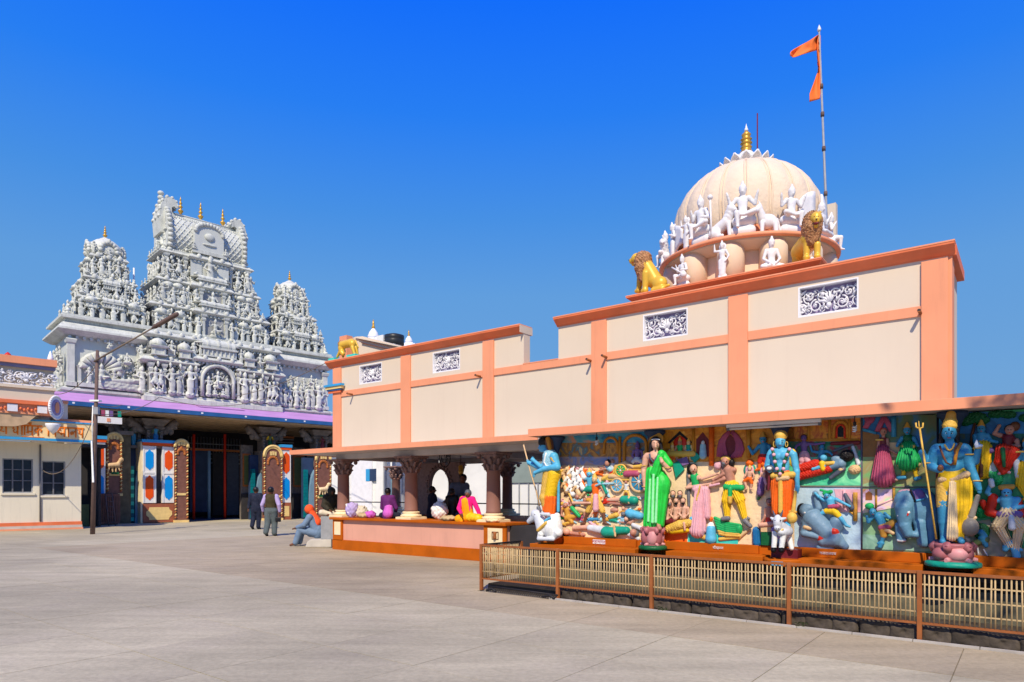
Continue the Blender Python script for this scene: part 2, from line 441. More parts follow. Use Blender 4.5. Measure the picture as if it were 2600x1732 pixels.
def blob(prims, h, k=0.02, name='figure', off=(0, 0, 0)):
 """one continuous surface over all the prims; each face takes the colour of the prim it lies on"""
 lo = np.full(3, 1e9); hi = -lo
 bb = []
 for p in prims:
  rr = max(p['r0'], p['r1']) * max(1, p['f']) if p['t'] == 'c' else (p['r'].max() if p['rot'] else p['r'])
  pts = [p['a'], p['b']] if p['t'] == 'c' else [p['a']]
  l = np.min(pts, axis=0) - rr; u = np.max(pts, axis=0) + rr
  bb.append((l, u)); lo = np.minimum(lo, l); hi = np.maximum(hi, u)
 lo -= 3 * h + k; hi += 3 * h + k
 n = np.ceil((hi - lo) / h).astype(int) + 1
 Fv = np.full(n, 1e3, dtype=np.float32); Bd = np.full(n, 1e3, dtype=np.float32); Mv = np.zeros(n, dtype=np.int16)
 mats = []
 for p, (l, u) in zip(prims, bb):
  if p['m'] not in mats: mats.append(p['m'])
  mi = mats.index(p['m'])
  i0 = np.maximum(np.floor((l - lo - k) / h).astype(int) - 2, 0); i1 = np.minimum(np.ceil((u - lo + k) / h).astype(int) + 3, n)
  sl = tuple(slice(a, b) for a, b in zip(i0, i1))
  ax = [lo[d] + h * np.arange(i0[d], i1[d]) for d in range(3)]
  D = sdf(p, ax[0][:, None, None], ax[1][None, :, None], ax[2][None, None, :]).astype(np.float32)
  f = Fv[sl]
  hh = np.clip(0.5 + 0.5 * (f - D) / k, 0, 1)
  Fv[sl] = np.where(f > 500, D, f + (D - f) * hh - k * hh * (1 - hh))
  b = Bd[sl]; w = D < b
  Mv[sl] = np.where(w, mi, Mv[sl]); Bd[sl] = np.minimum(b, D)
 ins = Fv < 0
 cnt = np.zeros(n - 1, dtype=np.int8)
 for o in _OFF:
  cnt += ins[o[0]:n[0] - 1 + o[0], o[1]:n[1] - 1 + o[1], o[2]:n[2] - 1 + o[2]]
 act = (cnt > 0) & (cnt < 8)
 ijk = np.argwhere(act)
 idx = np.full(n - 1, -1, dtype=np.int64); idx[act] = np.arange(len(ijk))
 C = np.stack([Fv[ijk[:, 0] + o[0], ijk[:, 1] + o[1], ijk[:, 2] + o[2]] for o in _OFF], 1)
 acc = np.zeros((len(ijk), 3)); num = np.zeros(len(ijk))
 for a, b in _EDG:
  fa, fb = C[:, a], C[:, b]
  mk = (fa < 0) != (fb < 0)
  t = np.where(mk, fa / np.where(mk, fa - fb, 1), 0)
  acc += (_OFF[a] + t[:, None] * (_OFF[b] - _OFF[a])) * mk[:, None]; num += mk
 V = lo + h * (ijk + acc / np.maximum(num, 1)[:, None]) - np.array(off)
 faces, fm = [], []
 for d in range(3):
  e = [0, 0, 0]; e[d] = 1
  A = ins[:n[0] - e[0], :n[1] - e[1], :n[2] - e[2]]; B = ins[e[0]:, e[1]:, e[2]:]
  E = np.argwhere(A != B)
  d1, d2 = (d + 1) % 3, (d + 2) % 3
  E = E[(E[:, d1] > 0) & (E[:, d2] > 0) & (E[:, d1] < n[d1] - 1) & (E[:, d2] < n[d2] - 1)]
  if not len(E): continue
  def cell(o1, o2):
   q = E.copy(); q[:, d1] += o1; q[:, d2] += o2
   return idx[q[:, 0], q[:, 1], q[:, 2]]
  Q = np.stack([cell(-1, -1), cell(0, -1), cell(0, 0), cell(-1, 0)], 1)
  out = ~ins[E[:, 0], E[:, 1], E[:, 2]]           # inside on the far side: turn the face round
  Q[out] = Q[out][:, ::-1]
  nd = E.copy(); nd[out, d] += 1
  faces.append(Q); fm.append(Mv[nd[:, 0], nd[:, 1], nd[:, 2]])
 Q = np.concatenate(faces); fm = np.concatenate(fm)
 ok = (Q >= 0).all(1); Q, fm = Q[ok], fm[ok]
 me = bpy.data.meshes.new(name)
 me.from_pydata(V.tolist(), [], Q.tolist())
 for m in mats: me.materials.append(M[m] if isinstance(m, str) else m)
 me.polygons.foreach_set('material_index', fm.astype(np.int32))
 me.polygons.foreach_set('use_smooth', np.ones(len(Q), dtype=bool))
 me.update()
 return me
def org_of(o):
 while o is not None and o.name not in ORG: o = o.parent
 return ORG[o.name] if o is not None else (0, 0, 0)
def solid(name, parent, prims, h, k=0.02, label=None):
 me = blob(prims, h, k, name, org_of(parent))
 o = link_mesh(name, me, parent)
 if label: o['label'] = label
 return o
def letters(txt, size, m, parent, at):
 """flat lettering turned into a mesh, facing the yard"""
 cu = bpy.data.curves.new('lettering', 'FONT')
 cu.body = txt; cu.size = size; cu.align_x = 'CENTER'; cu.align_y = 'CENTER'; cu.extrude = .0015
 o = bpy.data.objects.new('lettering', cu)
 me = bpy.data.meshes.new_from_object(o)
 bpy.data.objects.remove(o)
 me.materials.clear(); me.materials.append(M[m])
 og = org_of(parent)
 return link_mesh('lettering', me, parent, tuple(at[i] - og[i] for i in range(3)), rot=(R(90), 0, 0))
# ------------------------------------------------------------------ ground
def ground():
 g = MB()
 m = mat('yard_concrete', (0.44, 0.388, 0.26), 0.85, var=0.10, scale=0.7, bump=0.15, bscale=30, dirt=(0.33, 0.28, 0.24), dirt_amt=0.45, dirt_scale=0.35)
 g.use(m).box(-400, 400, -60, 900, -0.6, -0.016)
 g.use(mat('joint_dirt', (0.24, 0.205, 0.155), 0.95, var=.3, scale=3)).box(-40, 40, 0, 62, -0.0155, -0.012)
 o = one('ground', g, m, None, None, N, (0, 0, 0), kind='structure')
 # poured slabs of the yard, one by one where their joints can be told apart
 slab = mat('yard_slab', (0.487, 0.424, 0.283), 0.82, var=0.07, scale=1.6, bump=0.22, bscale=22, dirt=(0.37, 0.31, 0.24), dirt_amt=0.6, dirt_scale=0.42, rnd=0.045)
 # long scuffs across the slabs, seen in world space so they run on over the joints
 nt = slab.node_tree; n = nt.nodes; l = nt.links
 b = n['Principled BSDF']
 ge = n.new('ShaderNodeNewGeometry')
 mp = n.new('ShaderNodeMapping'); mp.inputs['Rotation'].default_value = (0, 0, R(8)); mp.inputs['Scale'].default_value = (0.5, 3.2, 1)
 nz = n.new('ShaderNodeTexNoise'); nz.inputs['Scale'].default_value = 1.1; nz.inputs['Detail'].default_value = 8; nz.inputs['Roughness'].default_value = 0.65
 big = n.new('ShaderNodeTexNoise'); big.inputs['Scale'].default_value = 0.16; big.inputs['Detail'].default_value = 3
 l.new(ge.outputs['Position'], mp.inputs[0]); l.new(mp.outputs[0], nz.inputs['Vector']); l.new(ge.outputs['Position'], big.inputs['Vector'])
 r1 = n.new('ShaderNodeMapRange'); r1.inputs[1].default_value = 0.3; r1.inputs[2].default_value = 0.7; r1.inputs[3].default_value = 0.84; r1.inputs[4].default_value = 1.12
 r2 = n.new('ShaderNodeMapRange'); r2.inputs[1].default_value = 0.42; r2.inputs[2].default_value = 0.56; r2.inputs[3].default_value = 0.80; r2.inputs[4].default_value = 1.05
 l.new(nz.outputs[0], r1.inputs[0]); l.new(big.outputs[0], r2.inputs[0])
 mm = n.new('ShaderNodeMath'); mm.operation = 'MULTIPLY'; l.new(r1.outputs[0], mm.inputs[0]); l.new(r2.outputs[0], mm.inputs[1])
 fg = n.new('ShaderNodeTexNoise'); fg.inputs['Scale'].default_value = 17; fg.inputs['Detail'].default_value = 12; fg.inputs['Roughness'].default_value = 0.75
 l.new(ge.outputs['Position'], fg.inputs['Vector'])
 r3 = n.new('ShaderNodeMapRange'); r3.inputs[1].default_value = 0.33; r3.inputs[2].default_value = 0.62; r3.inputs[3].default_value = 0.80; r3.inputs[4].default_value = 1.06
 l.new(fg.outputs[0], r3.inputs[0])
 m3 = n.new('ShaderNodeMath'); m3.operation = 'MULTIPLY'; l.new(mm.outputs[0], m3.inputs[0]); l.new(r3.outputs[0], m3.inputs[1]); mm = m3
 src = b.inputs['Base Color'].links[0].from_socket
 v = n.new('ShaderNodeVectorMath'); v.operation = 'SCALE'; l.new(src, v.inputs[0]); l.new(mm.outputs[0], v.inputs['Scale']); l.new(v.outputs[0], b.inputs['Base Color'])
 old = slab.copy(); old.name = 'yard_slab_old'        # the older, browner strip of slabs along the hall
 for nd in old.node_tree.nodes:
  if nd.type == 'VECT_MATH' and not nd.inputs[0].is_linked: nd.inputs[0].default_value = (0.425, 0.348, 0.226)
 pv = structure('paving', W, (0, 0, 0))
 D = 1.25; j = 0.004
 q0, s0 = 2.84 - 4 * D, -5.5 - 30 * D
 mb = MB()
 h = D / 2 - j
 mb.box(-h, h, -h, h, -.03, 0)
 me = mb.mesh('slab', slab); me2 = mb.mesh('slab', old)
 spots = []
 for i in range(70):
  for k in range(60):
   s, q = s0 + (i + .5) * D, q0 + (k + .5) * D
   w = W.world(s, q)
   if w.y < 3.4: continue
   px = abs(w.x) / w.y
   if px > 0.765 + 1.0 / w.y: continue
   if s > -6.9 and q > 7.7 + D / 2: continue
   if q > 11.3 and s > -14.9: continue
   if w.y > 60: continue
   spots.append((w.y, s, q))
 spots.sort()
 far = MB().use(slab)
 for n_, (y, s, q) in enumerate(spots):
  if n_ < 296:
   link_mesh('slab', me2 if q > 6.6 and s > -22 else me, pv, (s, q, random.uniform(-0.0015, 0.0015)), rz=random.choice((0, 1, 2, 3)) * math.pi / 2)
  else:
   far.lathe([(h * math.sqrt(2), -0.03), (h * math.sqrt(2), 0.0)], (s, q, 0), 4, False, rot=math.pi / 4)
 o = far.build('far_slabs', None, pv); o['kind'] = 'stuff'
ground()
# ------------------------------------------------------------------ carved scroll work, used in the grilles and the school frieze
def scroll_mesh(name, seed, m, w=1.0, h=0.5, dep=0.06, n=7, tr=0.016):
 rnd = random.Random(seed)
 mb = MB().use(m)
 def spiral(cx, cz, r, a0, sgn, turns=1.6):
  pts, rs = [], []
  N_ = 22
  for i in range(N_ + 1):
   t = i / N_
   rr = r * (1 - 0.86 * t)
   a = a0 + sgn * turns * 2 * math.pi * t
   pts.append((cx + rr * math.cos(a), -dep * (0.35 + 0.5 * t), cz + rr * math.sin(a)))
   rs.append(tr * (1.15 - 0.45 * t) * (r / 0.13))
  mb.tube(pts, rs, 6)
  mb.ell((cx, -dep * 0.9, cz), (r * .2, dep * .5, r * .2), 8, 5)
 def leaf(cx, cz, ln, a, wd):
  pts = [(cx + ln * t * math.cos(a + .5 * t), -dep * (.4 + .4 * math.sin(3 * t)), cz + ln * t * math.sin(a + .5 * t)) for t in (0, .35, .7, 1)]
  mb.tube(pts, [wd * .6, wd, wd * .7, wd * .15], 6)
 cols = n
 for sx in (-1, 1):
  for i in range(cols // 2 + 1):
   x = sx * (w * 0.10 + (w * 0.38) * (i / max(cols // 2, 1)))
   up = i % 2 == 0
   spiral(x, h * (0.68 if up else 0.34), h * 0.235, (-math.pi / 2 if up else math.pi / 2), sx * (1 if up else -1))
   spiral(x + sx * .01, h * (0.2 if up else 0.82), h * 0.13, rnd.uniform(0, 6), -sx)
   for _ in range(5):
    a = rnd.uniform(0, 2 * math.pi)
    leaf(x + rnd.uniform(-.05, .05) * w, h * rnd.uniform(.15, .85), h * rnd.uniform(.16, .28), a, tr * 1.2 * h / .5)
 for a in (-.9, -.45, 0, .45, .9):
  leaf(0, h * .38, h * .48, math.pi / 2 + a, tr * 1.7 * h / .5)
 mb.ell((0, -dep * .6, h * .3), (h * .10, dep * .6, h * .10), 10, 6)
 mb.box(-w / 2, w / 2, -dep * .55, 0, 0, h * .07)
 return mb.mesh(name)
CARVE = [scroll_mesh('carving', 3 + i, M['carving']) for i in range(2)]
# ------------------------------------------------------------------ the temple hall
QW = 11.4
def ws(px, q=QW): return W.s(px, q)
SL, SR = ws(848), ws(2407)
HALL = thing('temple_hall', 'long peach temple hall with coral bands and a columned open pavilion at its left end', 'temple hall', W, ((SL + SR) / 2, QW, 0))
def hall():
 T = HALL
 ZB, Z1, Z2, ZC = 2.645, 4.085, 4.235, 4.90
 # walls, with the grilles' openings left free
 def wall(s0, s1, z0, z1, holes=()):
  mb = MB()
  edges = [s0]
  for (a, b, c, d) in sorted(holes):
   mb.box(edges[-1], a, QW, QW + .22, z0, z1)
   mb.box(a, b, QW, QW + .22, z0, c); mb.box(a, b, QW, QW + .22, d, z1)
   edges.append(b)
  mb.box(edges[-1], s1, QW, QW + .22, z0, z1)
  mb.build('wall', M['peach'], T)
 gr = [(912.4, 969.5), (1098.7, 1168), (1632.7, 1745.9), (2026.7, 2179.8)]
 H = [(ws(a), ws(b), 4.34, 4.83) for a, b in gr]
 sA, sB = ws(1330), ws(1418)
 wall(SL, sA, ZB, ZC, H[:2])
 wall(sA, sB, ZB, Z2 - .002)
 wall(sB, SR, 0, ZC, H[2:])
 # side and back walls, roofs
 MB().box(SL, SL + .22, QW + .22, 15.5, ZB, ZC).build('side_wall', M['peach'], T)
 MB().box(SR - .22, SR, QW + .222, 12.9, 0, ZC).box(SR - 1.6, SR - .222, 12.6, 12.9, 0, ZC).build('side_wall', M['peach'], T)
 MB().box(SL + .222, sB, QW + .222, 15.5, 3.85, 4.0).box(sB, SR - .222, QW + .222, 12.6, 4.3, 4.45).box(sB, SR - 1.7, 12.6, 16.0, 4.3, 4.45).build('roof', M['step'], T)
 MB().box(sB, sB + .2, QW + .222, 16.0, 0, 4.3).box(sB + .2, SR - 1.7, 15.8, 16.0, 0, 4.3).build('back_wall', M['whitewall'], T)
 # coral pilasters
 for a, b, z0 in ((848, 867.6, ZB), (1020, 1044, ZB), (1228, 1255.5, ZB), (1503.6, 1541, 2.5), (1851, 1900, 2.5), (2339.6, 2407.5, 2.42)):
  MB().box(ws(a), ws(b), QW - .045, QW - .001, z0, ZC - .03).build('pilaster', M['coral'], T, bevel=.006)
 # mid band pieces between pilasters, bottom band
 xs = [867.6, 1020, 1044, 1228, 1255.5, 1503.6, 1541, 1851, 1900, 2339.6]
 for a, b in zip(xs[::2], xs[1::2]):
  MB().box(ws(a) + .001, ws(b) - .001, QW - .03, QW - .001, Z1, Z2).build('band', M['coral'], T, bevel=.005)
 MB().box(sA, sB, QW - .035, QW + .2, Z2, Z2 + .02).build('band_cap', M['coral'], T)
 # cornices: sloped terracotta moulding with a light top fillet
 def cornice(s0, s1, q, z, name='cornice', dep=.15, hh=.155, back=.3):
  # stepped profile (q, z)
  pr = [(q + back, z), (q - .012, z), (q - .02, z + .02), (q - dep * .45, z + hh * .35), (q - dep * .5, z + hh * .40), (q - dep * .95, z + hh * .78), (q - dep, z + hh * .8), (q - dep, z + hh), (q + back, z + hh)]
  c = MB().prism(pr, s0, s1, 'x').build(name, M['terracotta'], T)
  MB().box(s0 - .004, s1 + .004, q - dep - .006, q + back - .01, z + hh + .0005, z + hh + .022).build('fillet', M['coral'], c)
 cornice(ws(836), sA + .0, QW, ZC)
 cornice(sB - .03, SR + .09, QW, ZC)
 MB().prism([(QW + .3, ZC), (QW - .15, ZC), (QW - .15, ZC + .155), (QW + .3, ZC + .155)], sA + .0012, sA + .0112, 'x').build('parapet_end', M['peach'], T)
 # return of the cornice on the right end wall
 MB().box(SR + .001, SR + .10, QW + .01, 12.9, ZC + .002, ZC + .15).build('cornice', M['terracotta'], T)
 MB().box(SR + .001, SR + .05, QW + .01, 11.75, 2.5, ZC).build('pilaster', M['coral'], T)
 # blue topped bracket on the left corner
 z0 = 4.2
 a, b = ws(834), ws(878)
 MB().use(M['cyan']).box(a, b, QW - .16, QW - .047, z0 + .17, z0 + .225).use(M['cream2']).box(a + .03, b - .03, QW - .13, QW - .047, z0 + .10, z0 + .17) \
  .use(M['bluetrim']).box(a + .08, b - .09, QW - .11, QW - .047, z0 + .06, z0 + .10).use(M['terracotta']).box(a + .1, b - .12, QW - .09, QW - .047, z0, z0 + .06).build('bracket', None, T)
 # carved grilles
 for i, (s0, s1, c, d) in enumerate(H):
  g = MB().box(s0, s1, QW + .14, QW + .2, c, d).build('grille', M['grille'], T)
  fr = MB(); t = .022
  fr.box(s0, s0 + t, QW + .0, QW + .139, c, d).box(s1 - t, s1, QW + .0, QW + .139, c, d).box(s0 + t, s1 - t, QW + .0, QW + .139, c, c + t).box(s0 + t, s1 - t, QW + .0, QW + .139, d - t, d)
  fr.build('grille_frame', M['white'], g)
  off = org_of(T)
  wd, hg = s1 - s0 - 2 * t, d - c - 2 * t
  link_mesh('carving', CARVE[i % 2], g, ((s0 + s1) / 2 - off[0], QW + .135 - off[1], c + t - off[2]), sc=(wd, 1.2, hg / .5))
 # water spouts
 for px, z in ((897, 4.10), (1222, 4.10), (1503, 4.10), (1542, 4.13), (2338, 4.12)):
  s = ws(px)
  mb = MB().use(M['rust']).tube([(s, QW + .02, z), (s, QW - .21, z + .012)], .024, 10)
  mb.use(M['dark']).tube([(s, QW - .2095, z + .012), (s, QW - .2105, z + .012)], .0235, 10)
  mb.build('spout', None, T)
 # eaves of the pavilion
 e0 = W.s(738, 10.6)
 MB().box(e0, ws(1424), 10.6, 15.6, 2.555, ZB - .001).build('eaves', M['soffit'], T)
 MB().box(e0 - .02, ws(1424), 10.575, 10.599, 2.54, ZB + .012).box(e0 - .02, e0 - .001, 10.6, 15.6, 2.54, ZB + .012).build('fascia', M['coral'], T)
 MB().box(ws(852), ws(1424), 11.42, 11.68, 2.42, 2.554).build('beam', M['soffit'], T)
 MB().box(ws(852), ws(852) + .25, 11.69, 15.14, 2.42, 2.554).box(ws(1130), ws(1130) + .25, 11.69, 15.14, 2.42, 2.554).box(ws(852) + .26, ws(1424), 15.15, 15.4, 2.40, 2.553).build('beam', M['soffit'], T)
 # plinth with its orange cap and base, and end piers
 p0, p1 = W.s(845, 11.3), W.s(1284, 11.3)
 MB().box(p0 + .02, p1 - .02, 11.32, 15.4, 0, .80).build('plinth', M['pinkwall'], T)
 MB().box(p0 - .06, p1 + .05, 11.22, 15.45, .80, .865).build('plinth_cap', M['orange'], T, bevel=.012)
 MB().box(p0, p1, 11.285, 11.319, 0, .27).build('plinth_base', M['orange'], T, bevel=.006)
 for a, b in ((845, 868), (1228, 1284)):
  q = 11.27
  s0, s1 = W.s(a, q), W.s(b, q)
  pr = MB().box(s0, s1, q, 11.318, .271, .799).build('pier', M['orange'], T)
  i0 = s0 + (s1 - s0) * .2; i1 = s1 - (s1 - s0) * .14
  MB().box(i0, i1, q - .012, q - .001, .40, .745).build('inset', M['cream'], pr)
  if b > 1200:
   x0, x1 = i0 + .12, i1 - .1
   MB().use(M['brown']).box(x0, x1, q - .02, q - .0125, .655, .672).box(x0, x1, q - .02, q - .0125, .50, .517).box(x0, x0 + .018, q - .02, q - .0125, .5171, .6549).box(x1 - .018, x1, q - .02, q - .0125, .5171, .6549) \
    .use(M['rust']).lathe([(.03, .0), (.045, .05), (.03, .11), (.05, .15), (.02, .17)], ((x0 + x1) / 2, q - .03, .50), 10).build('emblem', None, pr)
 MB().box(p1 - .015, ws(1430), 11.46, 15.4, 0, .80).box(p1 + .06, ws(1430), 12.6, 15.4, .801, .92).build('shade_block', M['dark'], T)  # near-black block filling in for the shade beyond the plinth end
 MB().tube([(W.s(850, 15.3), 15.3, 1.2), (W.s(1440, 15.3), 15.3, 1.2)], .02, 6).build('rail', M['iron'], T)
 # columns
 def column(s, q, z0, z1, r):
  H_ = z1 - z0
  base = org_of(T)
  shaft = MB().lathe([(r * 1.08, .19), (r, .24), (r * .93, H_ - .44), (r * 1.06, H_ - .43), (r * 1.06, H_ - .40)], (s, q, z0), 24).build('column', M['colm'], T)
  MB().sqlathe([(.27, 0), (.27, .05), (.24, .06)], (s, q, z0)).lathe([(.25, .06), (.27, .085), (.25, .11), (.21, .12), (.205, .15), (.225, .165), (.2, .19), (r * 1.05, .191)], (s, q, z0), 24).build('column_base', M['cream'], shaft)
  cp = MB()
  cp.lathe([(r * .95, H_ - .399), (r * 1.0, H_ - .25), (r * 1.35, H_ - .1), (r * 1.65, H_ - .055)], (s, q, z0), 20)
  for tier, (zz, rr, n) in enumerate(((H_ - .33, r * 1.12, 8), (H_ - .2, r * 1.3, 8))):
   for k in range(n):
    a = 2 * math.pi * (k + .5 * tier) / n
    ca, sa = math.cos(a), math.sin(a)
    pts = [(s + ca * (rr - .02), q + sa * (rr - .02), z0 + zz - .07), (s + ca * rr, q + sa * rr, z0 + zz), (s + ca * (rr + .045), q + sa * (rr + .045), z0 + zz + .05), (s + ca * (rr + .075), q + sa * (rr + .075), z0 + zz + .03)]
    cp.tube(pts, [.035, .042, .032, .016], 6)
  for sx in (-1, 1):
   for sy in (-1, 1):
    cp.ell((s + sx * .23, q + sy * .23, z0 + H_ - .085), (.055, .055, .06), 10, 6)
  for k in range(4):
   a = k * math.pi / 2
   cp.ell((s + .22 * math.cos(a), q + .22 * math.sin(a), z0 + H_ - .05), (.05, .05, .045), 8, 5)
  cp.sqlathe([(.26, H_ - .055), (.3, H_ - .04), (.3, H_)], (s, q, z0))
  cp.build('capital', M['colcap'], shaft)
 for px in (872, 1044, 1253):
  column(W.s(px, 11.6), 11.6, .865, 2.42, .165)
 for px in (1006, 1150, 1288):
  column(W.s(px, 15.27), 15.27, .865, 2.40, .15)
 # carved screen with an oval opening in the middle of the pavilion
 q = 14.2
 c = W.at(1116, 1234.7, q)
 sc = thing('carved_screen', 'dark carved screen with a large oval opening inside the pavilion', 'screen', W, (c[0], q, .865))
 x0, x1, z0, z1 = W.s(1062, q), W.s(1166, q), .867, 2.40
 rx, rz = .40, .50
 mb = MB().use(M['colcap'])
 n = 48
 ring_i, ring_o = [], []
 for k in range(n):
  a = 2 * math.pi * k / n
  ca, sa = math.cos(a), math.sin(a)
  ring_i.append((c[0] + rx * ca, c[2] + rz * sa))
  t = min((x1 - c[0]) / ca if ca > 1e-6 else ((x0 - c[0]) / ca if ca < -1e-6 else 9e9), (z1 - c[2]) / sa if sa > 1e-6 else ((z0 - c[2]) / sa if sa < -1e-6 else 9e9))
  ring_o.append((c[0] + t * ca, c[2] + t * sa))
 vs = [(x, q, z) for x, z in ring_i] + [(x, q, z) for x, z in ring_o] + [(x, q + .1, z) for x, z in ring_i] + [(x, q + .1, z) for x, z in ring_o]
 fs = []
 for k in range(n):
  k2 = (k + 1) % n
  fs += [(k, n + k, n + k2, k2), (2 * n + k, 2 * n + k2, 3 * n + k2, 3 * n + k), (k, k2, 2 * n + k2, 2 * n + k)]
 mb.add(vs, fs)
 mb.build('panel', None, sc)
 MB().tube([(c[0] + (rx + .02) * math.cos(a), q - .02, c[2] + (rz + .02) * math.sin(a)) for a in np.linspace(0, 2 * math.pi, 33)], .03, 8).build('oval_moulding', M['colcap'], sc)
 mb = MB()
 for k in range(26):
  a = 2 * math.pi * k / 26
  mb.ell((c[0] + (rx + .10) * math.cos(a), q - .02, c[2] + (rz + .10) * math.sin(a)), (.05, .03, .05), 8, 5)
 mb.build('beading', M['colcap'], sc, kind='stuff')
 for sx in (x0 - .05, x1 + .05):
  MB().lathe([(.09, 0), (.06, .1), (.075, .3), (.05, .5), (.07, .8), (.05, 1.2), (.1, 1.42), (.11, 1.53)], (sx, q + .05, z0), 12).build('baluster', M['colcap'], sc)
 # a lit lantern of gilt metal hanging in front of it, unlit
 l = W.at(1170, 1190, 13.4)
 la = thing('hanging_lamp', 'small gilt lamp hanging from the pavilion ceiling beside the oval screen', 'lamp', W, (l[0], l[1], 2.55))
 MB().tube([(l[0], l[1], 2.55), (l[0], l[1], l[2] + .1)], .008, 6).build('chain', M['iron'], la)
 MB().lathe([(.03, .1), (.07, .06), (.06, -.06), (.08, -.08), (.03, -.16), (.0, -.2)], l, 12).build('lantern', M['gold'], la)
 k = W.at(1133, 1163, 12.6)
 pl = thing('wall_fan', 'round dark wall fan hanging under the pavilion ceiling', 'fan', W, (k[0], k[1], 2.55))
 MB().tube([(k[0], k[1], 2.55), (k[0], k[1], k[2])], .015, 6).build('rod', M['iron'], pl)
 MB().tube([(k[0] + .19 * math.cos(a), k[1] - .05, k[2] + .24 * math.sin(a)) for a in np.linspace(0, 2 * math.pi, 25)], .012, 6).tube([(k[0] + .1 * math.cos(a), k[1] - .07, k[2] + .12 * math.sin(a)) for a in np.linspace(0, 2 * math.pi, 25)], .008, 6).build('guard', M['iron'], pl)
 for j in range(4):
  a = j * math.pi / 2 + .4
  mb = MB().prism([(k[0] + .03 * math.cos(a), k[2] + .03 * math.sin(a)), (k[0] + .16 * math.cos(a - .35), k[2] + .2 * math.sin(a - .35)), (k[0] + .16 * math.cos(a + .3), k[2] + .2 * math.sin(a + .3))], k[1] - .045, k[1] - .035)
  mb.build('blade', M['slate'], pl)
hall()
def white_building():
 q = 20.0
 s0, s1 = W.s(842, q), W.s(1480, q)
 T = thing('white_building', 'white washed building lit by the sun behind the pavilion columns', 'building', W, (s0, q, 0))
 MB().box(s0, s1, q, q + 4, 0, 3.3).build('wall', M['whitewall'], T)
 a = W.at(938, 1180, q); b = W.at(978, 1164, q)
 sg = MB().box(W.s(935, q), W.s(983, q), q - .1, q - .001, 2.05, 2.6).build('sign_board', M['navy'], T)
 MB().box(W.s(935, q) - .04, W.s(943, q), q - .11, q - .101, 2.05, 2.6).build('sign_edge', M['cyan'], sg)
 MB().box(W.s(972, q), W.s(995, q), q - .3, q - .001, .6, 2.5).build('blue_post', M['paleblue'], T)
 MB().box(W.s(1292, q), s1, q - .06, q - .001, 1.9, 3.1).build('painted_band', M['greygreen'], T)
 mb = MB()
 for px in (1298, 1318, 1342, 1366, 1392):
  mb.box(W.s(px, q), W.s(px, q) + .05, q - .04, q - .001, .3, 1.89)
 mb.build('shutter_joints', M['greymetal'], T)
 MB().box(W.s(905, q), W.s(930, q), q - .02, q - .001, .9, 2.0).box(W.s(880, q), W.s(897, q), q - .02, q - .001, 1.3, 1.7).build('notice', M['white2'], T)
 MB().box(s0 - .15, s1, q - .15, q + 4.1, 3.3, 3.4).build('roof', M['step'], T)
white_building()
